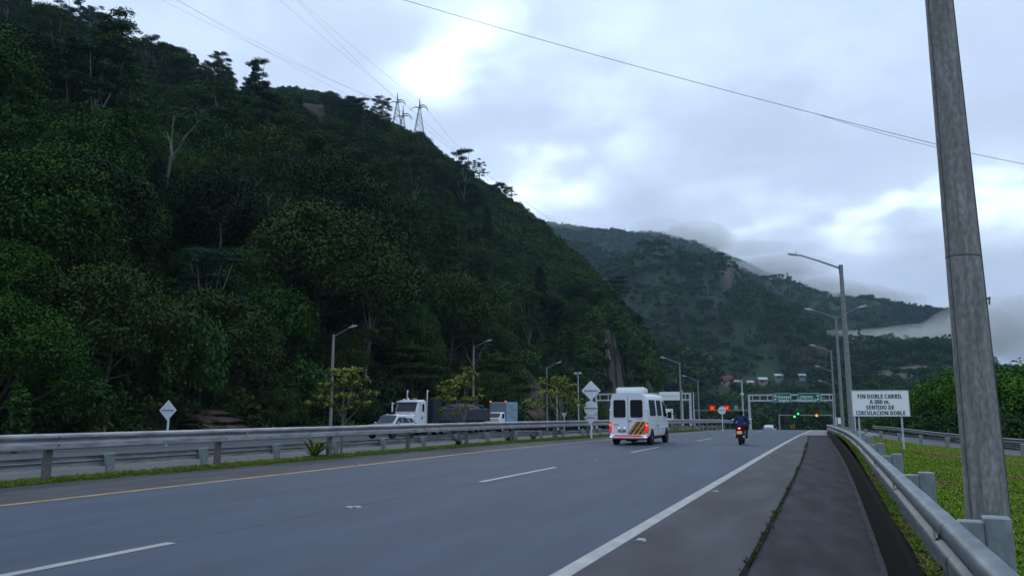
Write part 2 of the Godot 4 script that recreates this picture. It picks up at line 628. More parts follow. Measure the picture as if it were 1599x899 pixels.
# a sheet over rows of d, each row a list of points
func sheet(rows: Array, colour = null) -> ArrayMesh:
	var m: int = rows[0].size()
	var nr := rows.size()
	var verts := PackedVector3Array()
	var norms := PackedVector3Array()
	var cols := PackedColorArray()
	var ids := PackedInt32Array()
	for i in nr:
		for k in m:
			var p: Vector3 = rows[i][k]
			verts.append(p)
			var a: Vector3 = rows[mini(i + 1, nr - 1)][k] - rows[maxi(i - 1, 0)][k]
			var b: Vector3 = rows[i][mini(k + 1, m - 1)] - rows[i][maxi(k - 1, 0)]
			var nn := a.cross(b)
			if nn.y < 0.0:
				nn = -nn
			norms.append(nn.normalized() if nn.length() > 1e-9 else Vector3.UP)
			cols.append(colour.call(p, norms[-1]) if colour != null else Color.WHITE)
	for i in nr - 1:
		for k in m - 1:
			var a := i * m + k
			var q := [a, a + 1, a + m + 1, a + m]
			var up: Vector3 = (verts[q[1]] - verts[q[0]]).cross(verts[q[2]] - verts[q[0]])
			if up.y > 0.0:
				q = [a, a + m, a + m + 1, a + 1]
			ids.append_array(PackedInt32Array([q[0], q[1], q[2], q[0], q[2], q[3]]))
	var arr := []
	arr.resize(Mesh.ARRAY_MAX)
	arr[Mesh.ARRAY_VERTEX] = verts
	arr[Mesh.ARRAY_NORMAL] = norms
	arr[Mesh.ARRAY_COLOR] = cols
	arr[Mesh.ARRAY_INDEX] = ids
	var am := ArrayMesh.new()
	am.add_surface_from_arrays(Mesh.PRIMITIVE_TRIANGLES, arr)
	return am


func strip(from: float, to: float, step: float, left: Callable, right: Callable, height: Callable, cols := 2, lift := 0.0) -> ArrayMesh:
	var rows := []
	var count := maxi(1, int(ceil((to - from) / step)))
	for i in count + 1:
		var d := lerpf(from, to, float(i) / count)
		var row := []
		for k in cols:
			var x := lerpf(left.call(d), right.call(d), float(k) / (cols - 1))
			row.append(P(x, d, height.call(x, d) + lift))
		rows.append(row)
	return sheet(rows)


func polar(az0: float, az1: float, az_step: float, radii: Callable, height: Callable, colour: Callable) -> ArrayMesh:
	var rows := []
	var count := int(absf(az1 - az0) / az_step)
	for i in count + 1:
		var az := lerpf(az0, az1, float(i) / count)
		var row := []
		for r in radii.call(az):
			var x: float = -sin(deg_to_rad(az)) * r
			var d: float = cos(deg_to_rad(az)) * r
			row.append(P(x, d, height.call(x, d)))
		rows.append(row)
	return sheet(rows, colour)

# ---------------------------------------------------------------- camera, sky, light
const CLOUD_GAPS := [[28.3, 24.8, 2.3, 1.6], [27.0, 26.5, 5.5, 0.35], [24.5, 27.5, 3.0, 0.3], [20.7, 18.2, 2.6, 0.8], [22.6, 16.6, 2.6, 0.6], [18.0, 16.8, 2.2, 0.5], [24.5, 18.5, 3.0, 0.4], [15.5, 20.5, 3.5, 0.25], [5.0, 13.9, 2.4, 0.5], [8.0, 14.3, 2.5, 0.3], [1.0, 14.8, 2.2, 0.35], [-9.6, 15.0, 3.2, 0.9], [-12.0, 14.0, 3.0, 0.6], [-6.0, 13.6, 2.2, 0.4], [-2.6, 12.6, 2.0, 0.8], [-0.2, 12.2, 2.2, 0.45], [-4.5, 14.2, 2.5, 0.5], [17.0, 29.5, 6.0, 0.3], [45.0, 30.0, 6.0, 0.2]]
const CLOUD_BANKS := [[-7.0, 10.3, 3.6, 0.32], [-12.5, 9.5, 5.5, 0.28], [5.0, 20.0, 6.5, 0.2], [10.0, 18.0, 4.0, 0.12], [13.0, 15.0, 3.0, 0.2], [0.0, 19.5, 4.0, 0.12], [2.0, 11.4, 2.4, 0.2], [36.0, 25.5, 4.0, 0.1], [20.0, 13.5, 2.2, 0.12]]


func sky_image() -> Image:
	var w := 1536
	var h := 768
	var im := Image.create(w, h, false, Image.FORMAT_RGBF)
	var big := FastNoiseLite.new()
	big.seed = 11
	big.frequency = 0.9
	big.fractal_octaves = 5
	big.noise_type = FastNoiseLite.TYPE_SIMPLEX_SMOOTH
	big.domain_warp_enabled = true
	big.domain_warp_amplitude = 0.35
	big.domain_warp_frequency = 1.2
	var wisp := FastNoiseLite.new()
	wisp.seed = 5
	wisp.frequency = 3.2
	wisp.fractal_octaves = 4
	im.fill(Color(0.30, 0.35, 0.45))
	for j in int(h * 0.53):
		var el := PI * (0.5 - (j + 0.5) / h)
		var se := sin(maxf(el, 0.0))
		var eld := rad_to_deg(el)
		for i in w:
			var az := wrapf(TAU * (i + 0.5) / w, -PI, PI)       # to the right of the road's direction
			var dir := Vector3(sin(az) * cos(el), se, -cos(az) * cos(el))
			var q := dir / (se + 0.22)
			var nb := big.get_noise_3d(q.x, q.z, 0.0)
			var nw := wisp.get_noise_3d(q.x, q.z, 3.0)
			var b := 1.0 + 0.16 * nb + 0.05 * nw
			var azl := -rad_to_deg(az)
			var white := maxf(0.0, nb * 0.8 + nw * 0.2) * 0.6
			if absf(azl - 15.0) < 70.0:
				for g in CLOUD_GAPS:
					var dx: float = (azl - g[0]) * cos(el)
					var dy: float = eld - g[1]
					var e: float = exp(-(dx * dx + dy * dy * 1.5) / (g[2] * g[2]))
					var f := clampf(0.42 + 0.9 * nw + 0.5 * nb, 0.12, 0.9)
					b += g[3] * e * f
					white += g[3] * e * f * 1.1
				for g in CLOUD_BANKS:
					var dx: float = (azl - g[0]) * cos(el)
					var dy: float = eld - g[1]
					b -= 0.38 * g[3] * exp(-(dx * dx + dy * dy * 2.0) / (g[2] * g[2])) * clampf(0.9 + 0.8 * nw, 0.3, 1.5)
			white = clampf(white, 0.0, 1.0)
			var top := 1.03 + 0.5 * smoothstep(0.5, 1.0, se)
			var base := Color(0.645, 0.785, 1.04).lerp(Color(0.98, 1.16, 1.18), white)
			base = base.lerp(Color(0.52, 0.60, 0.82), 0.6 * (1.0 - smoothstep(0.02, 0.26, se)) * (1.0 - white))
			b *= top
			base = base.lerp(Color(0.70, 0.89, 1.02), 0.75 * smoothstep(0.36, 0.52, se) * clampf(0.7 + nb, 0.0, 1.0))
			im.set_pixel(i, j, Color(base.r * b, base.g * b, base.b * b))
	return im


func camera_sky_light() -> void:
	var cam := Camera3D.new()
	cam.name = "camera"
	cam.position = Vector3(0, 1.6, 0)
	cam.rotation = Vector3(atan2(193.5, 1200.0), atan2(507.5, Vector2(1200.0, 193.5).length()), 0)
	cam.rotation_order = EULER_ORDER_YXZ
	cam.fov = rad_to_deg(2.0 * atan(449.5 / 1200.0))
	cam.near = 0.1
	cam.far = 9000.0
	add_child(cam)
	var env := Environment.new()
	env.background_mode = Environment.BG_SKY
	env.sky = Sky.new()
	var pano := PanoramaSkyMaterial.new()
	pano.panorama = ImageTexture.create_from_image(sky_image())
	env.sky.sky_material = pano
	env.tonemap_mode = Environment.TONE_MAPPER_LINEAR
	env.tonemap_exposure = 1.0
	env.sdfgi_enabled = true
	env.ssao_enabled = true
	env.ssil_enabled = true
	env.fog_enabled = true
	env.fog_density = 0.00015
	env.fog_light_color = Color(0.76, 0.90, 1.0)
	env.volumetric_fog_enabled = true
	env.volumetric_fog_density = 0.0
	var we := WorldEnvironment.new()
	we.name = "environment"
	we.environment = env
	add_child(we)
	# the sun is behind the cloud over the near hill
	var sun := DirectionalLight3D.new()
	sun.name = "sun"
	var az := deg_to_rad(27.0)
	var el := deg_to_rad(27.0)
	sun.look_at_from_position(Vector3(-sin(az) * cos(el), sin(el), -cos(az) * cos(el)), Vector3.ZERO)
	sun.light_energy = 0.16
	sun.light_angular_distance = 16.0
	sun.light_color = Color(1.0, 0.97, 0.92)
	sun.shadow_enabled = true
	add_child(sun)
# ---------------------------------------------------------------- foliage
# leaf-sized faces gathered in clumps through a crown's volume; returns leaf, wood and joined meshes
func plant(kind: String, height: float, radius: float, clumps: int, leaves: int, leaf: float, sd: int, trunk := 0.16) -> Dictionary:
	var r := RandomNumberGenerator.new()
	r.seed = sd
	var lv := PackedVector3Array()
	var ln := PackedVector3Array()
	var lc := PackedColorArray()
	var spots := []
	var mid := Vector3(0, height * 0.62, 0)
	for i in clumps:
		var a := TAU * r.randf()
		var p := Vector3.ZERO
		var cr := radius * r.randf_range(0.24, 0.40)
		var fl := 0.8
		if kind == "dome":
			var u := r.randf_range(-0.45, 1.0)
			var k := sqrt(1.0 - u * u) * (0.86 if r.randf() < 0.75 else 0.45)
			p = mid + Vector3(cos(a) * k * radius, u * height * 0.36, sin(a) * k * radius)
		elif kind == "airy":
			var k := sqrt(r.randf()) * radius
			var y := height * r.randf_range(0.42, 0.98)
			p = Vector3(cos(a) * k * (1.25 - y / height * 0.6), y, sin(a) * k * (1.25 - y / height * 0.6))
			fl = 0.36
			cr *= 0.85
		elif kind == "column":
			var t := r.randf()
			var k := radius * (1.0 - 0.75 * t) * r.randf_range(0.3, 0.85)
			p = Vector3(cos(a) * k, height * (0.14 + 0.84 * t), sin(a) * k)
			fl = 0.9
			cr *= 0.95 - 0.4 * t
		elif kind == "layer":
			var lay := r.randi_range(0, 3)
			var k: float = radius * sqrt(r.randf()) * [1.0, 0.9, 0.7, 0.45][lay]
			p = Vector3(cos(a) * k, height * [0.58, 0.72, 0.85, 0.95][lay] + r.randf_range(-0.2, 0.2), sin(a) * k)
			fl = 0.3
		else:   # shrub
			var k := radius * sqrt(r.randf())
			p = Vector3(cos(a) * k, height * r.randf_range(0.1, 0.8) * (1.0 - 0.4 * k / radius), sin(a) * k)
			fl = 0.95
		spots.append([p, cr])
		var tone := r.randf_range(0.6, 1.4)
		var warm := r.randf_range(0.88, 1.08)
		for j in leaves:
			var o := Vector3(r.randfn(), r.randfn(), r.randfn()).normalized()
			if o.y < -0.2 and r.randf() < 0.6:
				o.y = -o.y
			var s := pow(r.randf(), 0.45) * r.randf_range(0.75, 1.15)
			var at := p + Vector3(o.x, o.y * fl, o.z) * cr * s
			if at.y < 0.05:
				continue
			var nn := (o * 0.5 + Vector3(0, 0.45, 0) + Vector3(r.randfn(), r.randfn(), r.randfn()) * 0.45).normalized()
			var t1 := nn.cross(Vector3(r.randfn(), r.randfn(), r.randfn())).normalized()
			var t2 := nn.cross(t1)
			var sz := leaf * r.randf_range(0.55, 1.35)
			var bend := nn * sz * 0.22
			var q0 := at - t1 * sz * 0.9 - bend
			var q1 := at + t2 * sz * 0.48
			var q2 := at + t1 * sz * 0.9 - bend
			var q3 := at - t2 * sz * 0.48
			var sn := (nn * 0.42 + o * 0.38 + Vector3(0, 0.2, 0)).normalized()
			var tl := tone * r.randf_range(0.92, 1.08)
			var cc := Color(tl * warm, tl, tl * r.randf_range(0.8, 1.1))
			lv.append_array(PackedVector3Array([q0, q1, q2, q0, q2, q3]))
			ln.append_array(PackedVector3Array([sn, sn, sn, sn, sn, sn]))
			lc.append_array(PackedColorArray([cc, cc, cc, cc, cc, cc]))
	var arr := []
	arr.resize(Mesh.ARRAY_MAX)
	arr[Mesh.ARRAY_VERTEX] = lv
	arr[Mesh.ARRAY_NORMAL] = ln
	arr[Mesh.ARRAY_COLOR] = lc
	var wood := MB.new()
	if trunk > 0.0:
		var lean := Vector3(r.randf_range(-0.5, 0.5), 0, r.randf_range(-0.5, 0.5))
		var top := Vector3(0, height * 0.6, 0) + lean
		wood.tube([Vector3(0, -0.8, 0), Vector3(0, height * 0.2, 0) + lean * 0.2, Vector3(0, height * 0.42, 0) + lean * 0.8, top], [trunk * 1.25, trunk, trunk * 0.8, trunk * 0.5], 7, false)
		for i in mini(9, spots.size()):
			var sp: Vector3 = spots[i * spots.size() / mini(9, spots.size())][0]
			var from := Vector3(0, height * r.randf_range(0.25, 0.55), 0) + lean * 0.7
			if sp.y < from.y:
				from.y = sp.y * 0.7
			var half := from.lerp(sp, 0.5) + Vector3(0, -0.04 * height, 0)
			wood.tube([from, half, sp], [trunk * 0.5, trunk * 0.36, trunk * 0.12], 5, false)
	var out := {"leaf": ArrayMesh.new(), "both": ArrayMesh.new(), "wood": null}
	out.leaf.add_surface_from_arrays(Mesh.PRIMITIVE_TRIANGLES, arr)
	out.both.add_surface_from_arrays(Mesh.PRIMITIVE_TRIANGLES, arr)
	if trunk > 0.0:
		out.wood = wood.mesh()
		wood.add_to(out.both)
	return out


func flock(parent: Node, called: String, mesh: Mesh, mats: Array, places: Array, tints: Array) -> MultiMeshInstance3D:
	var mm := MultiMesh.new()
	mm.transform_format = MultiMesh.TRANSFORM_3D
	mm.use_colors = true
	mm.mesh = mesh
	mm.instance_count = places.size()
	for i in places.size():
		mm.set_instance_transform(i, places[i])
		mm.set_instance_color(i, tints[i])
	for k in mini(mats.size(), mesh.get_surface_count()):
		mesh.surface_set_material(k, mats[k])
	var o := MultiMeshInstance3D.new()
	if not parent.has_meta("_names"):
		parent.set_meta("_names", {})
	o.name = numbered(called, parent.get_meta("_names") if parent != self else taken)
	o.multimesh = mm
	parent.add_child(o)
	o.set_meta("kind", "stuff")
	return o


func spot(x: float, d: float, y: float, turn: float, size: float, wide := 1.0) -> Transform3D:
	return Transform3D(Basis(Vector3.UP, turn).scaled(Vector3(size * wide, size, size * wide)), Vector3(x, y, -d))


func on_bearing(az: float, r: float) -> Vector2:
	return Vector2(-sin(deg_to_rad(az)) * r, cos(deg_to_rad(az)) * r)

# ---------------------------------------------------------------- ground and hills
func near_colour(p: Vector3, nn: Vector3) -> Color:
	var n1 := patch_noise.get_noise_2d(p.x * 3.0, p.z * 3.0)
	var c := Color(0.030, 0.045, 0.016).lerp(Color(0.058, 0.066, 0.026), clampf(0.5 + n1 * 1.3, 0, 1))
	var scar := Vector2(p.x, -p.z).distance_to(on_bearing(38.6, 312.0))
	c = c.lerp(Color(0.105, 0.058, 0.050), smooth(26.0, 15.0, scar + n1 * 8.0) )
	var gully := Vector2(p.x, -p.z) - on_bearing(21.3, 128.0)
	c = c.lerp(Color(0.17, 0.115, 0.080), smooth(7.0, 2.0, absf(gully.x * 0.75 - gully.y * 0.45 + n1 * 5.0)) * smooth(22.0, 10.0, gully.length()))
	return c


func far_colour(p: Vector3, nn: Vector3) -> Color:
	var n1 := patch_noise.get_noise_2d(p.x * 0.55, p.z * 0.55)
	var n2 := patch_noise.get_noise_2d(p.x * 1.9 + 400.0, p.z * 1.9)
	var c := Color(0.018, 0.038, 0.020).lerp(Color(0.034, 0.058, 0.026), clampf(0.5 + n2, 0, 1))
	c = c.lerp(Color(0.070, 0.140, 0.030), meadow(p.x, -p.z) * 0.85)
	var az := bearing(p.x, -p.z)
	var r := Vector2(p.x, p.z).length()
	for g in [[8.6, 740.0, 960.0, 0.30], [6.4, 680.0, 950.0, 0.40], [4.4, 700.0, 900.0, 0.32], [11.6, 800.0, 960.0, 0.22]]:
		var wob: float = 0.5 * n2 + 0.004 * (r - 820.0)
		c = c.lerp(Color(0.26, 0.135, 0.09), 0.9 * smooth(g[3], g[3] * 0.3, absf(az - g[0] + wob)) * smooth(g[1] - 20.0, g[1] + 20.0, r) * smooth(g[2] + 20.0, g[2] - 20.0, r))
	var crag := smooth(0.2, 0.4, patch_noise.get_noise_2d(p.x * 2.6, p.z * 0.9 + p.y * 6.0)) * smooth(560.0, 700.0, r) * smooth(1000.0, 880.0, r) * smooth(3.0, 6.0, az)
	c = c.lerp(Color(0.15, 0.135, 0.115), crag * 0.45)
	return c


func meadow(x: float, d: float) -> float:
	var n1 := patch_noise.get_noise_2d(x * 0.55, -d * 0.55)
	var az := bearing(x, d)
	var r := Vector2(x, d).length()
	var m := smooth(0.30, 0.42, n1) * smooth(3.0, 5.0, absf(az - 10.0)) * smooth(12.0, 8.0, az)
	# the grazed spur that comes down across the foot of the mountain
	var band := 600.0 + 16.0 * (az - 8.0) + 60.0 * patch_noise.get_noise_2d(x * 1.3, d * 1.3)
	m = maxf(m, smooth(44.0, 24.0, absf(r - band)) * smooth(-3.0, 2.0, az) * smooth(0.02, 0.16, patch_noise.get_noise_2d(x * 1.2 - 90.0, d * 1.2) + 0.14))
	# strips of pasture between hedges further up
	var strip_n := patch_noise.get_noise_2d(x * 0.9 + 700.0, d * 2.6)
	m = maxf(m, 0.75 * smooth(0.20, 0.30, strip_n) * smooth(640.0, 700.0, r) * smooth(1150.0, 1000.0, r))
	return clampf(m, 0, 1)


func mid_colour(p: Vector3, nn: Vector3) -> Color:
	var n1 := patch_noise.get_noise_2d(p.x * 1.2, p.z * 1.2)
	var c := Color(0.035, 0.058, 0.026)
	var az := bearing(p.x, -p.z)
	var r := Vector2(p.x, p.z).length()
	c = c.lerp(Color(0.15, 0.10, 0.085), smooth(0.0, 0.18, n1 + 0.12) * smooth(420.0, 470.0, r) * smooth(548.0, 520.0, r) * smooth(-9.0, -7.0, az) * smooth(0.5, -1.5, az))
	return c


func land() -> void:
	hill_noise.seed = 3
	hill_noise.frequency = 0.012
	hill_noise.fractal_octaves = 4
	far_noise.seed = 8
	far_noise.frequency = 0.0032
	far_noise.fractal_octaves = 5
	patch_noise.seed = 21
	patch_noise.frequency = 0.008
	patch_noise.fractal_octaves = 4
	# one sheet of ground out to the horizon
	var rows := []
	var ds := [-5000.0, -1200.0, -300.0, -80.0, -20.0, 0.0, 20.0, 40.0, 60.0, 75.0, 90.0, 105.0, 120.0, 135.0, 160.0, 190.0, 215.0, 240.0, 300.0, 600.0, 1500.0, 5000.0]
	var xs := [-5000.0, -1500.0, -500.0, -200.0, -100.0, -60.0, -30.0, 0.0, 30.0, 60.0, 100.0, 200.0, 500.0, 1500.0, 5000.0]
	for d in ds:
		var row := []
		for x in xs:
			row.append(P(x, d, road_h(d) - 1.0))
		rows.append(row)
	struct("ground", sheet(rows), M.soil)
	struct("hillside", polar(8.6, 118.0, 0.55, func(az: float) -> Array:
		var toe := near_toe(az)
		var crest := table(NEAR_CREST, az)
		var out := [toe - 6.0, toe - 1.0]
		for k in 61:
			out.append(lerpf(toe, crest, pow(k / 60.0, 1.25)))
		for k in [12.0, 40.0, 120.0, 300.0]:
			out.append(crest + k)
		return out, hill_h, near_colour), M.hill_ground, "steep wooded hillside rising from the left edge of the road")
	struct("mountain", polar(-60.0, 44.0, 0.4, func(_az: float) -> Array:
		var out := []
		for k in 90:
			out.append(280.0 + 1500.0 * pow(k / 89.0, 1.15))
		out.append(2300.0)
		return out, far_h, far_colour), M.far_ground, "long green mountain across the valley with cloud on its crest")
	struct("low_hill", polar(-60.0, 3.5, 0.4, func(_az: float) -> Array:
		var out := []
		for k in 40:
			out.append(240.0 + 340.0 * k / 39.0)
		out.append(700.0)
		return out, mid_h, mid_colour), M.far_ground, "low dark hill with a bare brown cutting behind the white notice board")


# bare rock or earth that follows the hill's own slope, broken and proud of it, its ragged edges sunk into the ground
func drape(az: float, r0: float, r1: float, half: float, sd: int, rough: float, tint: Color) -> ArrayMesh:
	var f := FastNoiseLite.new()
	f.seed = sd
	f.frequency = 0.16
	f.fractal_octaves = 5
	f.fractal_type = FastNoiseLite.FRACTAL_RIDGED
	var g := FastNoiseLite.new()
	g.seed = sd + 50
	g.frequency = 0.12
	g.fractal_octaves = 4
	var side := on_bearing(az - 90.0, 1.0)
	var rows := []
	for j in 46:
		var v := j / 45.0
		var r := lerpf(r0, r1, v)
		var c := on_bearing(az, r) + side * 1.6 * g.get_noise_1d(r * 1.7)
		var w := half * (0.55 + 0.75 * sin(PI * (0.12 + 0.8 * v))) * (1.0 + 0.7 * g.get_noise_1d(r * 3.0 + 200.0))
		var row := []
		for i in 27:
			var u := i / 13.0 - 1.0
			var q := c + side * u * w * 1.25
			var y := hill_h(q.x, q.y)
			var edge := 1.0 - smooth(0.62, 1.0, absf(u) + 0.5 * g.get_noise_2d(q.x * 3.0, q.y * 3.0))
			edge *= smooth(0.0, 0.1, v) * smooth(1.0, 0.85, v)
			var o := rough * (0.5 + 0.5 * f.get_noise_3d(u * w * 2.2, y * 0.8, 0.0) + 0.3 * f.get_noise_3d(u * w * 6.0, y * 3.0, 9.0))
			q -= on_bearing(az, 1.0) * o * edge
			row.append(P(q.x, q.y, y + 0.25 * edge * (1.0 + o) - 0.9 * (1.0 - edge)))
		rows.append(row)
	return sheet(rows, func(p: Vector3, _nn: Vector3) -> Color:
		var k := f.get_noise_3d(p.x * 1.8, p.y * 0.6, p.z * 1.8)
		return tint * Color(0.48, 0.44, 0.40).lerp(Color(0.16, 0.145, 0.135), clampf(0.35 + k * 1.2, 0, 1)))


# a cliff face: a lumpy slab of stone leaning against the hill
func cliff(at: Vector2, turn: float, wide: float, tall: float, sd: int, tint := Color.WHITE) -> ArrayMesh:
	var f := FastNoiseLite.new()
	f.seed = sd
	f.frequency = 0.14
	f.fractal_octaves = 5
	f.fractal_type = FastNoiseLite.FRACTAL_RIDGED
	var rows := []
	var nx := 34
	var ny := 40
	for j in ny + 1:
		var row := []
		var v := float(j) / ny
		for i in nx + 1:
			var u := float(i) / nx * 2.0 - 1.0
			var w := wide * 0.5 * (1.0 - 0.45 * v * v) * (1.0 + 0.12 * f.get_noise_2d(v * 20.0, 3.0))
			var x := u * w + 0.8 * f.get_noise_2d(v * 16.0, 9.0)
			var y := v * tall
			var z := -v * tall * 0.62 + 1.9 * (0.65 * f.get_noise_3d(x * 1.6, y * 0.7, 0.0) + 0.55 * f.get_noise_3d(x * 5.0, y * 2.2, 4.0)) * (1.0 - pow(absf(u), 3.0)) - 4.5 * pow(clampf(absf(u) + 0.35 * f.get_noise_2d(v * 9.0, 40.0 + signf(u) * 20.0), 0.0, 1.2), 3.0) - 3.5 * pow(v, 5.0)
			row.append(Vector3(x, y, z))
		rows.append(row)
	var b := Basis(Vector3.UP, turn)
	for row in rows:
		for i in row.size():
			row[i] = b * row[i] + Vector3(at.x, 0, -at.y)
	return sheet(rows, func(p: Vector3, nn: Vector3) -> Color:
		var k := f.get_noise_3d(p.x * 1.8, p.y * 0.6, p.z * 1.8)
		return tint * Color(0.48, 0.44, 0.40).lerp(Color(0.16, 0.145, 0.135), clampf(0.35 + k * 1.3, 0, 1)).lerp(Color(0.29, 0.19, 0.14), clampf(f.get_noise_2d(p.x * 0.5 + 50.0, p.y * 0.5), 0, 0.5)))
# ---------------------------------------------------------------- woods
const TINTS := [["leaf_dark", "dark green"], ["leaf_mid", "mid green"], ["leaf_blue", "blue-green"], ["leaf_olive", "olive"], ["leaf_bright", "fresh green"], ["leaf_deep", "blackish green"], ["leaf_light", "light green"]]
var forms := []


func make_forms() -> void:
	forms = [
		["broad round-crowned", plant("dome", 8.5, 3.9, 120, 270, 0.115, 101)], ["broad round-crowned", plant("dome", 9.5, 4.4, 130, 270, 0.115, 102)], ["lopsided bushy", plant("dome", 7.0, 3.4, 90, 270, 0.11, 103)],
		["tall thin-crowned", plant("airy", 12.5, 3.3, 58, 240, 0.11, 104, 0.2)], ["tall thin-crowned", plant("airy", 13.5, 3.0, 54, 240, 0.11, 105, 0.2)],
		["narrow upright", plant("column", 11.0, 2.3, 105, 250, 0.112, 106)], ["narrow upright", plant("column", 9.5, 2.0, 95, 250, 0.112, 107)],
		["flat-topped layered", plant("layer", 9.0, 4.0, 92, 260, 0.112, 108)], ["flat-topped layered", plant("layer", 10.0, 3.6, 86, 260, 0.112, 109)],
	]


func tree(called: String, label: String, form: Dictionary, leaf: String, bark: String, at: Vector3, turn: float, size: float, group := "", category := "tree") -> Node3D:
	var t := thing(called, label, category, at, turn, group)
	t.scale = Vector3.ONE * size
	part(t, "crown", form.leaf, M[leaf])
	if form.wood:
		part(t, "trunk", form.wood, M[bark])
	return t


func woods() -> void:
	rng.seed = 77
	make_forms()
	var cand := []
	var az := 12.6
	while az < 63.0:
		var r := near_toe(az) + 3.6
		var crest := table(NEAR_CREST, az)
		while r < crest + 14.0:
			var gap := 5.2 + r * 0.0035
			var a := az + rng.randf_range(-0.5, 0.5) * rad_to_deg(gap / r)
			var q := on_bearing(a, r + rng.randf_range(-0.45, 0.45) * gap)
			var t := (r - near_toe(az)) / (crest - near_toe(az))
			var keep := 1.0
			if az < 44.0:
				keep = lerpf(0.95, 0.03, smooth(0.50, 0.86, t + 0.12 * hill_noise.get_noise_2d(q.x * 2.0, q.y * 2.0))) * smooth(0.93, 0.78, t)
			if az < 25.0:
				keep *= lerpf(0.35, 0.8, smooth(0.25, 0.0, t))
			if az > 44.0:
				keep = 0.95
			if (absf(a - 38.6) < 1.9 and r > 205.0 and r < 308.0) or q.distance_to(on_bearing(21.3, 128.0)) < 7.0 or (absf(a - 14.8) < 1.5 and r < 171.0) or (absf(a - 12.75) < 0.85 and r < 181.0) or (absf(a - 21.3) < 1.25 and r < 130.0):
				keep = 0.0
			if absf(a - 48.0) < 1.8 and r > 60.0 and r < 89.0:
				keep = 0.0
			if rng.randf() < keep:
				cand.append([r, a, q, t])
			r += gap
		az += rad_to_deg(5.4 / (0.45 * (near_toe(az) + crest))) * 0.92
	cand.sort_custom(func(a, b): return a[0] < b[0])
	var masses := {}
	var made := {}
	var n_single := 0
	for cd in cand:
		var q: Vector2 = cd[2]
		var w: float = rng.randf()
		var form := 0
		var pn := hill_noise.get_noise_2d(q.x * 1.7 + 300.0, q.y * 1.7)
		if cd[1] > 42.0 and cd[3] > 0.45:
			form = 3 + int(w * 2.0) if w < 0.55 else [0, 7, 5, 8][int(rng.randf() * 4.0)]
		elif cd[1] > 23.5 and cd[1] < 30.0 and cd[3] > 0.18 and cd[3] < 0.6:
			form = 5 + int(w * 2.0)
		elif pn > 0.12:
			form = [3, 4, 0, 8][int(w * 4.0)]
		else:
			form = [0, 1, 2, 2, 0, 5, 1][int(w * 7.0)]
		var tint: int = [0, 0, 1, 1, 2, 3, 0, 5, 6][int(rng.randf() * 9.0)]
		if hill_noise.get_noise_2d(q.x + 900.0, q.y) > 0.16:
			tint = 3
		if cd[1] > 46.0 and cd[3] < 0.5 and rng.randf() < 0.62:
			tint = 4 if rng.randf() < 0.7 else 1
		if cd[3] > 0.6 and cd[1] > 40.0:
			tint = [0, 2, 2, 0][int(rng.randf() * 4.0)]
		var size := rng.randf_range(0.5, 1.1) if rng.randf() < 0.82 else rng.randf_range(1.2, 1.65)
		if cd[1] < 25.0:
			size *= 0.72
		if cd[0] < 75.0:
			size *= 0.8
		var y := hill_h(q.x, q.y) - 0.3
		if n_single < 285:
			n_single += 1
			var key := "%d_%d" % [form, tint]
			var at := P(q.x, q.y, y)
			var turn := rng.randf() * TAU
			if made.has(key):
				copy(made[key], at, turn, "", size)
			else:
				var where: String = "in the wood on the steep slope above the left carriageway"
				made[key] = tree(["broad_tree", "broad_tree", "bushy_tree", "slender_tree", "slender_tree", "upright_tree", "upright_tree", "layered_tree", "layered_tree"][form],
					"%s %s tree %s" % [forms[form][0], TINTS[tint][1], where], forms[form][1], TINTS[tint][0], "bark_pale" if form in [3, 4] else "bark", at, turn, size, "%s %s trees on the near slope" % [forms[form][0], TINTS[tint][1]])
		else:
			var key := Vector2i(form, tint)
			if not masses.has(key):
				masses[key] = [[], []]
			masses[key][0].append(spot(q.x, q.y, y, rng.randf() * TAU, size))
			var k := rng.randf_range(0.75, 1.25)
			masses[key][1].append(Color(k * rng.randf_range(0.92, 1.1), k, k))
	var wood := thing("hillside_forest", "dense forest covering the upper part of the steep left hillside", "forest")
	wood.set_meta("kind", "stuff")
	for key in masses:
		var f: Dictionary = forms[key.x][1]
		var mesh: ArrayMesh = f.both.duplicate()
		flock(wood, "trees", mesh, [M[TINTS[key.y][0]], M["bark_pale" if key.x in [3, 4] else "bark"]], masses[key][0], masses[key][1])
	# shrubs over the whole slope
	var shrubs := [plant("shrub", 1.7, 1.5, 16, 70, 0.12, 201, 0.0), plant("shrub", 2.2, 1.3, 16, 70, 0.12, 202, 0.0), plant("shrub", 1.2, 1.7, 16, 70, 0.12, 203, 0.0)]
	var under := thing("undergrowth", "low shrubs and scrub covering the ground of the left hillside", "undergrowth")
	under.set_meta("kind", "stuff")
	for k in 3:
		for tint in [0, 1, 3]:
			var pl := []
			var tn := []
			for i in 2300:
				var a := rng.randf_range(12.2, 60.0)
				var toe := near_toe(a)
				var crest := table(NEAR_CREST, a)
				var r := sqrt(lerpf(toe * toe, (crest + 10.0) * (crest + 10.0), rng.randf())) if rng.randf() < 0.8 else lerpf(toe, crest, rng.randf())
				var q := on_bearing(a, r + 0.5)
				if (absf(a - 38.6) < 1.6 and r > 262.0 and r < 304.0) or q.distance_to(on_bearing(21.3, 128.0)) < 4.0 or (absf(a - 14.8) < 1.25 and r < 170.0) or (absf(a - 12.75) < 0.7 and r < 180.0) or (absf(a - 21.3) < 1.0 and r < 128.0):
					continue
				pl.append(spot(q.x, q.y, hill_h(q.x, q.y) - 0.25, rng.randf() * TAU, rng.randf_range(0.6, 1.5) * (1.0 if a > 25.0 else 1.3)))
				var kk := rng.randf_range(0.7, 1.7)
				tn.append(Color(kk * rng.randf_range(0.9, 1.25), kk, kk))
			flock(under, "shrubs", shrubs[k].both.duplicate(), [M[TINTS[tint][0]]], pl, tn)
	far_woods()


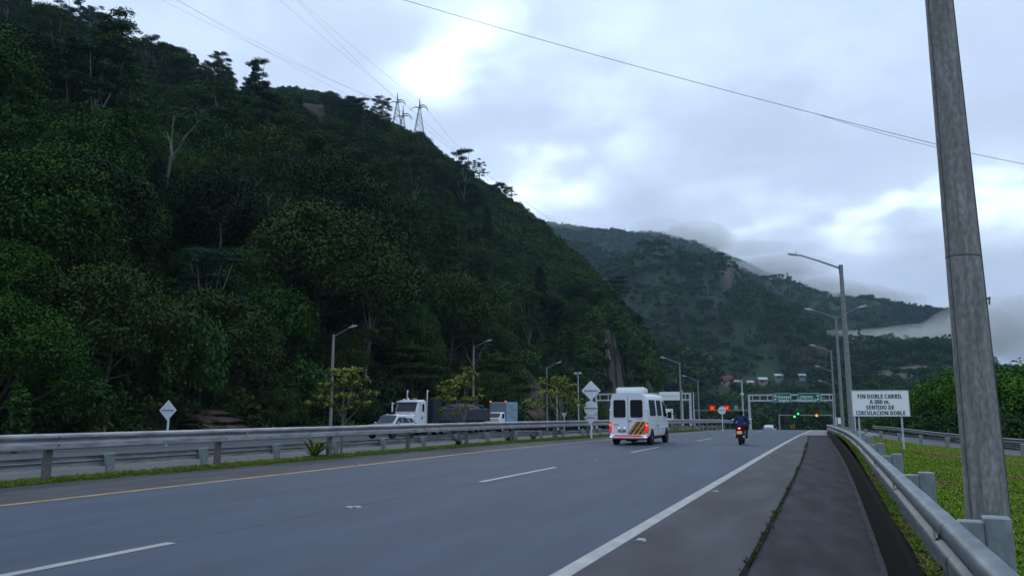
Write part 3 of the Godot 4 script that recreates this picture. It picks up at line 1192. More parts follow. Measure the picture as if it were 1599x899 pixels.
func far_woods() -> void:
	var f1: Dictionary = plant("dome", 8.0, 4.2, 16, 26, 0.95, 301, 0.0)
	var f2: Dictionary = plant("column", 9.0, 2.6, 16, 24, 0.85, 302, 0.0)
	var f3: Dictionary = plant("airy", 11.0, 3.2, 14, 24, 0.75, 303, 0.25)
	var far := thing("mountain_forest", "woods and hedgerows seen across the valley on the far mountain", "forest")
	far.set_meta("kind", "stuff")
	var lists := [[[], []], [[], []], [[], []]]
	var house_r := []
	for hs in HOUSES:
		house_r.append(rise_at(hs[0], hs[1]))
	for i in 76000:
		var az := rng.randf_range(-17.0, 24.0)
		var r := lerpf(305.0, far_crest(az) + 6.0, pow(rng.randf(), 0.8))
		var q := on_bearing(az, r)
		var m := meadow(q.x, q.y)
		var n2 := patch_noise.get_noise_2d(q.x * 1.6 + 90.0, q.y * 1.6)
		var keep := 0.50 if n2 > -0.05 else 0.20
		if m > 0.3:
			keep = 0.25
		if r > far_crest(az) - 30.0:
			keep = maxf(keep, 0.5)
		var scrub := 1.0
		if rng.randf() > keep:
			if rng.randf() < 0.35 or (m > 0.3 and rng.randf() < 0.8):
				continue
			scrub = rng.randf_range(0.22, 0.42)
		if rng.randf() < 0.85 and far_colour(P(q.x, q.y, far_h(q.x, q.y)), Vector3.UP).r > 0.10:
			continue
		var hidden := false
		for hi in HOUSES.size():
			if absf(az - HOUSES[hi][0]) < 0.42 and r > house_r[hi] - 42.0 and r < house_r[hi] + 9.0:
				hidden = true
		if hidden:
			continue
		var k := rng.randi_range(0, 2) if rng.randf() < 0.4 else 0
		lists[k][0].append(spot(q.x, q.y, far_h(q.x, q.y) - 0.5, rng.randf() * TAU, rng.randf_range(0.4, 1.0) * scrub))
		var t := rng.randf_range(0.6, 1.5)
		lists[k][1].append(Color(t * rng.randf_range(0.9, 1.25), t, t * rng.randf_range(0.85, 1.1)))
	flock(far, "trees", f1.both, [M.leaf_mid, M.bark], lists[0][0], lists[0][1])
	flock(far, "trees", f2.both, [M.leaf_dark, M.bark], lists[1][0], lists[1][1])
	flock(far, "trees", f3.both, [M.leaf_olive, M.bark], lists[2][0], lists[2][1])
	# the low hill to the right with its open row of tall trees
	var low := thing("low_hill_forest", "scrub and woods covering the low hill behind the white notice board", "forest")
	low.set_meta("kind", "stuff")
	var pl := []
	var tn := []
	for i in 3200:
		var az := rng.randf_range(-18.0, 3.0)
		var r := rng.randf_range(250.0, 566.0)
		var q := on_bearing(az, r)
		var y := mid_h(q.x, q.y)
		var c := mid_colour(P(q.x, q.y, y), Vector3.UP)
		if c.r > 0.06 and rng.randf() < 0.93:
			continue
		pl.append(spot(q.x, q.y, y - 0.4, rng.randf() * TAU, rng.randf_range(0.35, 0.85)))
		var t := rng.randf_range(0.6, 1.3)
		tn.append(Color(t, t, t))
	flock(low, "trees", f1.both.duplicate(), [M.leaf_mid, M.bark], pl, tn)
	var tall: Dictionary = plant("airy", 13.0, 4.2, 20, 40, 0.8, 304, 0.3)
	var tall2: Dictionary = plant("layer", 12.0, 4.5, 18, 40, 0.8, 305, 0.3)
	for i in 26:
		var az := lerpf(0.4, -8.6, (i + rng.randf_range(-0.3, 0.3)) / 26.0)
		var q := on_bearing(az, 557.0 + rng.randf_range(-8, 4))
		tree("ridge_tree", "tall open tree standing in the row on the misty low ridge", [tall, tall2][i % 2], "leaf_dark", "bark", P(q.x, q.y, mid_h(q.x, q.y) - 0.5), rng.randf() * TAU, rng.randf_range(0.8, 1.45), "row of trees on the low ridge")


# ---------------------------------------------------------------- carriageways, verge, markings
func flat_h(_x: float, d: float) -> float:
	return road_h(d)


func joint_x(d: float) -> float:
	return -0.95 + taper(d)


func road() -> void:
	var far_end := 260.0
	struct("road", strip(-14, far_end, 2.0, func(d): return yellow_x(d) - 0.25, func(_d): return -2.5, flat_h, 5), M.asphalt, "blue-grey two lane carriageway running ahead to the crest")
	struct("left_shoulder", strip(-14, far_end, 2.0, func(d): return median_x(d), func(d): return yellow_x(d) - 0.25, flat_h, 3), M.asphalt_old)
	struct("right_shoulder", strip(-14, 72, 2.0, func(_d): return -2.5, joint_x, flat_h, 3), M.asphalt_old)
	struct("pavement_apron", strip(62, far_end, 2.0, func(d): return -2.5, func(d): return 1.5 + 0.02 * d, func(x, d): return road_h(d), 4, 0.006), M.asphalt_pale, "pale pavement where the slip road joins at the crest")
	# concrete gutter that falls away to the wall
	struct("gutter", strip(-14, 66, 1.0, func(d): return joint_x(d) + 0.03, func(d): return 0.47 + taper(d), func(x, d):
		var t: float = (x - joint_x(d)) / 1.36
		return road_h(d) - 0.012 - 0.21 * t * smooth(66.0, 50.0, d) + 0.006 * hill_noise.get_noise_2d(x * 60.0, d * 30.0), 6), M.gutter, "dark concrete gutter beside the right shoulder")
	var rows := []
	for i in 161:
		var d := -14.0 + i * 0.5
		var k := taper(d)
		var j := 0.012 * hill_noise.get_noise_2d(d * 130.0, 5.0)
		var dr := smooth(66.0, 50.0, d)
		var b := road_h(d)
		rows.append([P(0.455 + k, d, b - 0.26 * dr), P(0.475 + k + j, d, b - 0.12 * dr), P(0.555 + k + j, d, b + 0.17), P(0.585 + k + j, d, b + 0.205), P(0.645 + k - j, d, b + 0.21), P(0.67 + k, d, b + 0.12)])
	struct("gutter_wall", sheet(rows), M.gutter_wall, "low dark stained concrete wall at the back of the gutter")
	# the weedy joint along the gutter
	struct("gutter_joint", strip(-14, 64, 0.5, func(d): return joint_x(d) - 0.02 + 0.012 * hill_noise.get_noise_2d(d * 60.0, 0.0), func(d): return joint_x(d) + 0.035 + 0.02 * hill_noise.get_noise_2d(d * 70.0, 9.0), func(x, d): return road_h(d) + 0.004, 2), M.gutter_wall)
	# silt washed against the foot of the wall, and old cracks in the surfacing
	struct("gutter_silt", strip(-4, 60, 0.12, func(d): return 0.395 + taper(d) - 0.05 * maxf(0.0, 0.4 + hill_noise.get_noise_2d(d * 90.0, 31.0)) - 0.05 * hill_noise.get_noise_2d(d * 400.0, 31.0), func(d): return 0.462 + taper(d) + 0.012 * hill_noise.get_noise_2d(d * 300.0, 8.0), func(x, d):
		var t: float = (x - joint_x(d)) / 1.36
		return road_h(d) - 0.002 - 0.21 * t * smooth(66.0, 50.0, d) + 0.006 * hill_noise.get_noise_2d(x * 60.0, d * 30.0), 3), M.silt)
	for q in [[6.9, 17.5, -7.72], [21.8, 30.5, -7.7]]:
		struct("road_crack", strip(q[0], q[1], 0.1, func(d): return q[2] + 0.10 * hill_noise.get_noise_2d(d * 70.0, q[2] * 50.0), func(d): return q[2] + 0.10 * hill_noise.get_noise_2d(d * 70.0, q[2] * 50.0) + 0.006 + 0.014 * absf(hill_noise.get_noise_2d(d * 160.0, 77.0)), flat_h, 2, 0.0035), M.crack)
	# left carriageway and median
	struct("left_road", strip(-14, far_end, 2.0, func(_d): return -41.0, func(d): return median_x(d) - 1.75, func(_x, d): return left_h(d), 5), M.asphalt_left, "grey left carriageway beyond the median rails")
	rows = []
	for i in 140:
		var d := -14.0 + i * 2.0
		var x := median_x(d)
		var r := road_h(d)
		var mh := median_h(d)
		rows.append([P(x + 0.03 + 0.05 * hill_noise.get_noise_2d(d * 40.0, 2.0), d, r + 0.003), P(x - 0.2, d, lerpf(r, mh, 0.8)), P(x - 0.6, d, mh), P(x - 0.95, d, mh - 0.03), P(x - 1.35, d, lerpf(mh, left_h(d), 0.8)), P(x - 1.8, d, left_h(d) + 0.004)])
	struct("median_strip", sheet(rows), M.verge_soil, "narrow grass strip between the carriageways")
	# verge, slip road, bank
	rows = []
	for i in 91:
		var d := -14.0 + i
		var row := []
		for k in 13:
			var x := lerpf(kerb_x(d) + 0.075, service_x(d), k / 12.0)
			row.append(P(x, d, verge_h(x, d)))
		rows.append(row)
	struct("grass_verge", sheet(rows), M.verge_soil, "green grass verge between the right rail and the slip road")
	struct("slip_road", strip(-14, 88, 1.5, service_x, func(d): return service_x(d) + 4.5, func(x, d): return service_h(d) - 0.005 - 0.03 * (x - service_x(d)), 5), M.asphalt_left, "narrow slip road on the far side of the grass verge")
	struct("right_bank", strip(-14, 240, 3.0, func(d): return (service_x(minf(d, 88.0)) + 0.03 * maxf(0.0, d - 88.0)) + 4.4, func(d): return 70.0, func(x, d): return service_h(d) - 0.22 + 0.3 * hill_noise.get_noise_2d(x * 4.0, d * 4.0), 16), M.soil)
	markings()


func line(called: String, from: float, to: float, centre: Callable, wide: float, height: Callable, m: Material, label: String, group := "", lift := 0.005) -> void:
	single(called, strip(from, to, 1.5, func(d): return centre.call(d) - wide * 0.5, func(d): return centre.call(d) + wide * 0.5, height, 2, lift), m, label, "road marking", group, "structure")


func markings() -> void:
	line("edge_line", -14, 200, func(_d): return -2.62, 0.2, flat_h, M.paint_white, "solid white edge line along the right shoulder")
	line("edge_line", -14, 200, yellow_x, 0.23, flat_h, M.paint_yellow, "solid yellow edge line along the left shoulder")
	for k in 9:
		var d := 2.3 + 14.25 * k
		line("lane_dash", d, d + 5.2, dash_x, 0.16, flat_h, M.paint_white, "white dash of the broken lane line", "dashes of the broken lane line")
	line("edge_line", -14, 200, func(d): return median_x(d) - 8.2, 0.2, func(_x, d): return left_h(d), M.paint_yellow, "yellow line on the left carriageway beside the median")
	line("edge_line", -14, 200, func(_d): return -36.6, 0.18, func(_x, d): return left_h(d), M.paint_white, "white edge line on the far side of the left carriageway")
	for k in 7:
		var d := 5.0 + 14.0 * k
		line("left_lane_dash", d, d + 5.0, func(_d): return -28.2, 0.16, func(_x, dd): return left_h(dd), M.paint_white, "white lane dash on the left carriageway", "lane dashes of the left carriageway")
	for k in 6:
		var d := 24.0 + 6.5 * k
		line("slip_road_line", d, d + 3.0, func(dd): return service_x(dd) + 0.55, 0.42, func(x, dd): return service_h(dd) - 0.005 - 0.03 * (x - service_x(dd)), M.paint_white, "worn white patch of edge line on the slip road", "white patches along the slip road")
	# reflective studs
	var stud := MB.new()
	stud.prism(PackedVector2Array([Vector2(-0.065, 0), Vector2(-0.04, 0.025), Vector2(0.04, 0.025), Vector2(0.065, 0)]), 0.11, Transform3D(Basis(), Vector3(0, 0, -0.055)))
	var sm := stud.mesh()
	var at := [[-7.62, 11.4, 0], [-7.72, 11.32, 0], [-13.75, 20.6, 1], [-13.7, 6.9, 1], [-2.38, 16.4, 0], [-2.38, 29.5, 0], [-2.38, 9.9, 0], [-7.6, 25.5, 0], [-7.5, 39.4, 0], [-13.5, 34.0, 1], [-2.38, 43.0, 0]]
	for q in at:
		var s := single("road_stud", sm, M.paint_yellow if q[2] == 1 else M.paint_white, "small yellow reflective stud beside the yellow edge line" if q[2] == 1 else "small white reflective stud on the right carriageway", "road stud", "yellow road studs" if q[2] == 1 else "white road studs")
		s.position = P(q[0], q[1], road_h(q[1]) + 0.002)
		s.scale = Vector3(1.0, 0.8, 1.2)


# ---------------------------------------------------------------- grass
func tuft(sd: int, blades: int, tall: float, wide: float) -> ArrayMesh:
	var r := RandomNumberGenerator.new()
	r.seed = sd
	var b := MB.new()
	for i in blades:
		var a := r.randf() * TAU
		var o := Vector3(cos(a), 0, sin(a))
		var root := o * r.randf() * wide * 0.4
		var side := Vector3(-o.z, 0, o.x) * 0.006 * r.randf_range(0.8, 1.5)
		var h := tall * r.randf_range(0.5, 1.15)
		var mid := root + o * wide * 0.25 * r.randf() + Vector3(0, h * 0.65, 0)
		var tip := root + o * wide * r.randf_range(0.2, 0.8) + Vector3(0, h, 0)
		var k := r.randf_range(0.75, 1.3)
		b.col = Color(k * r.randf_range(0.9, 1.2), k, k * 0.9)
		b.flat(root - side, root + side, mid, Vector3(0.2, 1, 0.2))
		b.flat(mid - side * 0.8, mid + side * 0.8, tip, Vector3(0.2, 1, 0.2))
		b.flat(root + side, mid + side * 0.8, mid - side * 0.8, Vector3(0.2, 1, 0.2))
	return b.mesh()


func grass() -> void:
	rng.seed = 5
	var kinds := [tuft(1, 12, 0.10, 0.11), tuft(2, 12, 0.07, 0.12), tuft(3, 9, 0.15, 0.12)]
	var base := [Color(0.125, 0.235, 0.018), Color(0.19, 0.235, 0.030), Color(0.25, 0.20, 0.075)]
	var sets := [[[], []], [[], []], [[], []]]
	for i in 110000:
		var d := 5.5 + 46.0 * pow(rng.randf(), 1.7)
		var x := rng.randf_range(kerb_x(d) + 0.08, service_x(d))
		if x > 0.75 * d + 2.5:
			continue
		var dry := hill_noise.get_noise_2d(x * 14.0, d * 9.0)
		var bare := smooth(0.05, 0.28, dry)
		if rng.randf() < 0.35 * bare:
			continue
		var k := rng.randi_range(0, 2) if rng.randf() < 0.35 else 0
		sets[k][0].append(spot(x, d, verge_h(x, d) - 0.01, rng.randf() * TAU, rng.randf_range(0.35, 0.75) * (1.0 + d * 0.012), 1.25))
		var c: Color = base[0].lerp(base[1], rng.randf()).lerp(base[2], clampf(bare * 0.9 + (0.5 if rng.randf() < 0.07 else 0.0), 0, 1))
		sets[k][1].append(c * rng.randf_range(0.7, 1.25))
	var g := thing("verge_grass", "green mown grass growing on the right verge", "grass")
	g.set_meta("kind", "stuff")
	for k in 3:
		flock(g, "grass", kinds[k].duplicate(), [M.blade], sets[k][0], sets[k][1])
	sets = [[[], []], [[], []], [[], []]]
	for i in 15000:
		var d := 7.0 + 70.0 * pow(rng.randf(), 1.5)
		var x := median_x(d) - rng.randf_range(0.0, 1.0) + 0.12 * hill_noise.get_noise_2d(d * 50.0, 2.0)
		var k := rng.randi_range(0, 2)
		sets[k][0].append(spot(x, d, lerpf(road_h(d), median_h(d), clampf((median_x(d) - x) * 2.0, 0, 1)) - 0.01, rng.randf() * TAU, rng.randf_range(0.3, 0.75) * (1.0 + d * 0.01), 1.3))
		var c: Color = base[0].lerp(base[1], rng.randf() * 0.9).lerp(base[2], 0.25 * rng.randf())
		sets[k][1].append(c * rng.randf_range(0.55, 1.05))
	g = thing("median_grass", "rough grass growing along the median strip", "grass")
	g.set_meta("kind", "stuff")
	for k in 3:
		flock(g, "grass", kinds[k].duplicate(), [M.blade], sets[k][0], sets[k][1])
	# weeds in the joint of the gutter
	var pl := []
	var tn := []
	for i in 430:
		var d := 6.5 + 40.0 * rng.randf()
		if hill_noise.get_noise_2d(d * 30.0, 70.0) < 0.02 and rng.randf() < 0.85:
			continue
		pl.append(spot(joint_x(d) + rng.randfn() * 0.03, d, road_h(d), rng.randf() * TAU, rng.randf_range(0.16, 0.5) * (1.0 + 0.7 * float(rng.randf() < 0.12)), 1.4))
		tn.append(Color(0.055, 0.085, 0.02) * rng.randf_range(0.5, 1.6))
	g = thing("joint_weeds", "small weeds growing out of the joint between shoulder and gutter", "weeds")
	g.set_meta("kind", "stuff")
	flock(g, "weeds", kinds[0].duplicate(), [M.blade], pl, tn)


# ---------------------------------------------------------------- guard rails
func beam_mesh(length: float, tall: float, deep: float) -> ArrayMesh:
	var pr := [[0.15, 0.0], [0.62, 0.02], [0.72, 0.05], [0.76, 0.10], [0.80, 0.36], [0.78, 0.42], [0.66, 0.47], [0.12, 0.54], [0.04, 0.58], [0.12, 0.62], [0.74, 0.67], [0.93, 0.72], [1.0, 0.78], [1.0, 0.85], [0.92, 0.92], [0.74, 0.965], [0.45, 0.99], [0.0, 1.0]]
	var b := MB.new()
	var rings := []
	for x in [0.0, length]:
		var ring := []
		for q in pr:
			ring.append(Vector3(x, q[1] * tall, q[0] * deep))
		for i in pr.size():
			var q: Array = pr[pr.size() - 1 - i]
			ring.append(Vector3(x, q[1] * tall, q[0] * deep - 0.012))
		rings.append(ring)
	# two skins, front and back, each smooth over the folds
	var m := pr.size()
	for s in 2:
		for k in m - 1:
			var i0 := s * m + k
			var nn := []
			for i in [i0, i0 + 1]:
				var lo := maxi(i - 1, s * m)
				var hi := mini(i + 1, s * m + m - 1)
				var t: Vector3 = rings[0][hi] - rings[0][lo]
				var o := Vector3(0, -t.z, t.y).normalized()
				if (o.z < 0.0) != (s == 1):
					o = -o
				nn.append(o)
			b.tri(rings[0][i0], rings[1][i0], rings[1][i0 + 1], nn[0], nn[0], nn[1])
			b.tri(rings[0][i0], rings[1][i0 + 1], rings[0][i0 + 1], nn[0], nn[1], nn[1])
	b.quad(rings[0][m - 1], rings[1][m - 1], rings[1][m], rings[0][m], Vector3.UP)
	b.quad(rings[0][0], rings[1][0], rings[1][2 * m - 1], rings[0][2 * m - 1], Vector3.DOWN)
	return b.mesh()


# o: from, to, gap (between posts), x, h (callables of d), bottom, tall, deep, side (+1: the beam faces +x), post, post_top, beam_mat, post_mat, shine
func guard_rail(label: String, o: Dictionary) -> void:
	var root := thing("guard_rail", label, "guardrail")
	var bm := beam_mesh(o.gap, o.tall, o.deep)
	var pb := MB.new()
	var ph: float = o.bottom + o.tall + o.post_top
	pb.cbox(Vector3(0, ph * 0.5 - 0.15, 0), Vector3(o.post.x, ph + 0.3, o.post.y), 0.012)
	var pm := pb.mesh()
	var deep: float = o.get("block_deep", 0.1)
	var sb := MB.new()
	sb.cbox(Vector3(), Vector3(o.post.x * 0.85, o.tall * 0.95, deep), 0.01)
	var smesh := sb.mesh()
	var rb := MB.new()
	rb.prism(PackedVector2Array([Vector2(-0.06, -0.075), Vector2(0.06, -0.05), Vector2(0.06, 0.05), Vector2(-0.06, 0.075)]), 0.02, Transform3D(), 0.004)
	var rm := rb.mesh()
	var bolt := MB.new()
	bolt.lathe([Vector2(0.0, 0.014), Vector2(0.018, 0.01), Vector2(0.022, 0.0)], 6, Transform3D(Basis(Vector3.RIGHT, PI / 2), Vector3()))
	var bolt_mesh := bolt.mesh()
	var d: float = o.from
	var i := 0
	while d < o.to - 0.01:
		var d2: float = minf(d + o.gap, o.to)
		var p := P(o.x.call(d), d, o.h.call(d))
		var p2 := P(o.x.call(d2), d2, o.h.call(d2))
		var along := (p2 - p)
		var len := along.length()
		along = along.normalized()
		var out := along.cross(Vector3.UP).normalized()
		if out.x * o.side < 0.0:
			out = -out
		var up := out.cross(along).normalized()
		if up.y < 0.0:
			up = -up
		var bs := Basis(along, up, out)
		var seg := part(root, "beam", bm, o.beam_mat)
		seg.transform = Transform3D(bs.scaled_local(Vector3(len / o.gap * 1.0, 1, 1)), p + up * float(o.bottom) + out * (deep + 0.01 + o.post.y * 0.5 + (0.004 if i % 2 == 0 else 0.0)))
		var lev := Basis(Vector3(along.x, 0, along.z).normalized(), Vector3.UP, Vector3(out.x, 0, out.z).normalized())
		var po := part(root, "post", pm, o.post_mat)
		po.transform = Transform3D(lev, p)
		if o.get("block", true):
			var bl := part(root, "spacer_block", smesh, o.post_mat)
			bl.transform = Transform3D(lev, p + Vector3.UP * (o.bottom + o.tall * 0.5 + o.post_top * 0.5) + lev.z * (o.post.y * 0.5 + deep * 0.5 + 0.001))
		if o.get("shine", 0) > 0 and i % int(o.shine) == 0 and d < 60.0:
			var rf := part(root, "reflector", rm, M.plate_white if o.side < 0 else M.paint_yellow)
			rf.transform = Transform3D(bs, p + up * (o.bottom + o.tall * 0.55) + out * (deep + 0.02 + o.post.y * 0.5 + o.deep * 0.55) + along * 0.9)
		if d < 30.0 and o.get("bolts", false):
			for k in [0.27, 0.75]:
				var bo := part(root, "bolt", bolt_mesh, M.trim_black)
				bo.transform = Transform3D(bs, p + up * (o.bottom + o.tall * k) + out * (deep + 0.014 + o.post.y * 0.5 + o.deep) + along * 0.06)
		d = d2
		i += 1


func guard_rails() -> void:
	guard_rail("grey steel guardrail on the median nearest the road, with dull posts", {"from": -3.0, "to": 102.0, "gap": 5.25, "x": func(d): return median_x(d) - 0.62, "h": median_h, "bottom": 0.70, "tall": 0.37, "deep": 0.1, "side": 1.0, "post": Vector2(0.19, 0.12), "post_top": -0.02, "beam_mat": M.zinc_dull, "post_mat": M.grey_post, "shine": 2, "bolts": true})
	guard_rail("lower guardrail at the back of the median, facing the left carriageway", {"from": -1.0, "to": 99.0, "gap": 3.33, "x": func(d): return median_x(d) - 2.1, "h": func(d): return left_h(d) + 0.1, "bottom": 0.39, "tall": 0.30, "deep": 0.09, "side": -1.0, "post": Vector2(0.2, 0.14), "post_top": 0.05, "beam_mat": M.zinc_dull, "post_mat": M.zinc_post})
	guard_rail("galvanised guardrail along the right kerb in front of the concrete pole", {"from": -2.6, "to": 77.4, "gap": 5.0, "x": func(d): return kerb_x(d) + 0.57, "h": func(d): return 0.2 + road_h(d) + 0.06 * smooth(14.0, 30.0, d) - 0.1 * smooth(30.0, 60.0, d), "bottom": -0.01, "tall": 0.53, "deep": 0.12, "side": -1.0, "post": Vector2(0.16, 0.19), "block_deep": 0.18, "post_top": 0.05, "beam_mat": M.zinc, "post_mat": M.zinc_post, "shine": 1, "bolts": true})
	guard_rail("guardrail on the near side of the slip road, seen from its back", {"from": 15.3, "to": 78.0, "gap": 4.9, "x": func(d): return service_x(d) + 0.06, "h": service_h, "bottom": 0.37, "tall": 0.20, "deep": 0.07, "side": 1.0, "post": Vector2(0.22, 0.14), "post_top": 0.04, "beam_mat": M.zinc, "post_mat": M.zinc_post})
	guard_rail("guardrail on the far side of the slip road below the hedge trees", {"from": 8.0, "to": 90.0, "gap": 4.0, "x": func(d): return service_x(minf(d, 84.0)) + 4.3, "h": func(d): return service_h(d) - 0.13, "bottom": 0.36, "tall": 0.30, "deep": 0.08, "side": -1.0, "post": Vector2(0.14, 0.12), "post_top": -0.02, "beam_mat": M.zinc, "post_mat": M.grey_post})
# ---------------------------------------------------------------- things
func box_mesh(at: Vector3, size: Vector3, ch := 0.01, basis := Basis()) -> ArrayMesh:
	var b := MB.new()
	b.cbox(at, size, ch, basis)
	return b.mesh()


func tube_mesh(pts: Array, radii: Array, sides := 8) -> ArrayMesh:
	var b := MB.new()
	b.tube(pts, radii, sides)
	return b.mesh()


func round_rect(w: float, h: float, r: float, n := 4) -> PackedVector2Array:
	var out := PackedVector2Array()
	for c in [[1, 1, 0.0], [-1, 1, 0.5], [-1, -1, 1.0], [1, -1, 1.5]]:
		for k in n + 1:
			var a: float = PI * (c[2] + 0.5 * k / n)
			out.append(Vector2(c[0] * (w * 0.5 - r) + cos(a) * r, c[1] * (h * 0.5 - r) + sin(a) * r))
	return out


func disc(r: float, n := 24) -> PackedVector2Array:
	var out := PackedVector2Array()
	for k in n:
		out.append(Vector2(cos(TAU * k / n), sin(TAU * k / n)) * r)
	return out


func letters(parent: Node, called: String, text: String, tall: float, m: Material, at: Vector3, turn := 0.0, squeeze := 1.0, bold := true, left := false) -> MeshInstance3D:
	var t := TextMesh.new()
	var f := SystemFont.new()
	f.font_names = PackedStringArray(["Droid Sans"])
	f.font_weight = 700 if bold else 400
	t.font = f
	t.text = text
	t.font_size = 32
	t.pixel_size = tall / 23.0
	t.depth = 0.008
	t.horizontal_alignment = HORIZONTAL_ALIGNMENT_LEFT if left else HORIZONTAL_ALIGNMENT_CENTER
	var o := part(parent, called, t, m)
	o.position = at
	o.rotation.y = turn
	o.scale = Vector3(squeeze, 1, 1)
	return o


func lamp_head(pt: Node, at: Vector3, dir: Vector3, k := 1.0) -> void:
	var b := MB.new()
	var rings := []
	var side := dir.cross(Vector3.UP).normalized()
	var up := side.cross(dir).normalized()
	for q in [[-0.08, 0.05, 0.05], [0.0, 0.075, 0.07], [0.3, 0.11, 0.085], [0.6, 0.13, 0.075], [0.72, 0.09, 0.03]]:
		var ring := []
		for i in 10:
			var a := TAU * i / 10.0
			var y := sin(a) * float(q[2])
			ring.append(at + dir * (q[0] * k) + side * cos(a) * q[1] * k + up * maxf(y, -0.035) * k)
		rings.append(ring)
	b.loft(rings)
	part(pt, "lamp_head", b.mesh(), M.lamp_head)
	var g := MB.new()
	g.prism(round_rect(0.34 * k, 0.17 * k, 0.05 * k), 0.02, Transform3D(Basis(dir, side, -up), at + dir * 0.42 * k - up * 0.035 * k))
	part(pt, "lens", g.mesh(), M.lamp_glass)
	part(pt, "photocell", tube_mesh([at + dir * 0.3 * k + up * 0.07 * k, at + dir * 0.3 * k + up * 0.16 * k], [0.035 * k], 8), M.lamp_head)


func street_lamp(label: String, at: Vector3, tall: float, arms: Array, r0 := 0.2, r1 := 0.12, group := "", mat_pole := "pole_far", reach := 2.1) -> Node3D:
	var t := thing("street_lamp", label, "street lamp", at, 0.0, group)
	part(t, "pole", tube_mesh([Vector3(0, -0.6, 0), Vector3(0, tall * 0.5, 0), Vector3(0, tall, 0)], [r0, (r0 + r1) * 0.5, r1], 14), M[mat_pole])
	part(t, "pole_cap", tube_mesh([Vector3(0, tall - 0.35, 0), Vector3(0, tall + 0.05, 0)], [r1 * 1.12], 12), M.arm_steel)
	for a in arms:
		var dir: Vector3 = a
		var d := (dir + Vector3(0, 0.42, 0)).normalized()
		var e := Vector3(0, tall - 0.1, 0) + d * reach
		part(t, "arm", tube_mesh([Vector3(0, tall - 0.15, 0), Vector3(0, tall - 0.1, 0) + d * reach * 0.5 , e], [0.05, 0.045, 0.035], 8), M.arm_steel)
		lamp_head(t, e, (dir + Vector3(0, 0.22, 0)).normalized(), 1.0)
	return t


func lamps() -> void:
	var L := Vector3(-1, 0, 0)
	var R := Vector3(1, 0, 0)
	street_lamp("concrete street lamp beside the left edge of the white notice board", P(0.68, 44, 0.2), 9.1, [L], 0.165, 0.10)
	street_lamp("two-armed concrete street lamp behind the first one on the right verge", P(0.45, 75, -0.2), 10.3, [L, R], 0.165, 0.10)
	var k := 0
	for q in [[111, "third street lamp along the right side, arm level with the low ridge"], [137, "fourth street lamp along the right side, above the green overhead signs"], [162, "fifth street lamp along the right side, arm beside the green overhead sign"], [205, "street lamp on the right just under the overhead green signs"], [232, "farthest street lamp on the right, low against the dark trees"]]:
		street_lamp(q[1], P(-0.2 - 0.08 * k, q[0], road_h(q[0])), 10.6, [L], 0.16, 0.10)
		k += 1
	street_lamp("tall street lamp on the left roadside behind the yellowish sapling", P(-38.2, 53, left_h(53)), 8.3, [R], 0.15, 0.1, "", "pole_far", 1.7)
	street_lamp("slim street lamp rising behind the black-load truck", P(-38.2, 80, left_h(80)), 9.6, [R], 0.13, 0.09, "", "pole_far", 1.7)
	street_lamp("slim street lamp left of the small white give-way sign", P(-38.2, 104.5, left_h(104.5)), 9.0, [R], 0.13, 0.09, "", "pole_far", 1.7)
	street_lamp("street lamp with its arm to the left, behind the white minibus", P(-19.6, 107, left_h(107)), 9.4, [L], 0.14, 0.09)
	street_lamp("shorter looking street lamp right of the minibus, arm to the left", P(-21.4, 133, left_h(133)), 9.3, [L], 0.14, 0.09)
	# plain masts
	for q in [["camera mast with two white boxes at its top beside the stacked sign backs", -37.5, 117.0, 9.3, 2], ["pale bare mast beside the small give-way sign", -37.4, 106.5, 7.9, 0], ["thin pale mast just behind the stacked sign backs", -34.0, 113.0, 6.8, 0], ["white mast with a round joint standing right of the motorcyclist", -10.6, 99.0, 6.1, 1], ["short pale mast over the white sign frame right of the minibus", -20.3, 112.0, 6.0, 0], ["thin white mast in front of the left overhead frame", -19.4, 116.0, 6.0, 0]]:
		var t := thing("mast", q[0], "mast", P(q[1], q[2], left_h(q[2]) + (0.3 if q[1] > -12.0 else 0.0)))
		part(t, "pole", tube_mesh([Vector3(0, -0.4, 0), Vector3(0, q[3], 0)], [0.11, 0.07], 10), M.white_steel)
		part(t, "base_plate", box_mesh(Vector3(0, 0.25, 0), Vector3(0.45, 0.3, 0.45), 0.03), M.white_steel)
		if q[4] == 2:
			for s in [-0.4, 0.35]:
				part(t, "camera", box_mesh(Vector3(s, q[3] - 0.1, 0.1), Vector3(0.42, 0.3, 0.5), 0.04), M.white_steel)
			part(t, "bracket", box_mesh(Vector3(0, q[3] - 0.1, 0), Vector3(1.0, 0.08, 0.08), 0.01), M.white_steel)
		if q[4] == 1:
			var b := MB.new()
			b.lathe([Vector2(0.02, -0.25), Vector2(0.2, -0.14), Vector2(0.22, 0.1), Vector2(0.02, 0.25)], 12, Transform3D(Basis(), Vector3(0, 4.3, 0)))
			part(t, "joint", b.mesh(), M.white_steel)


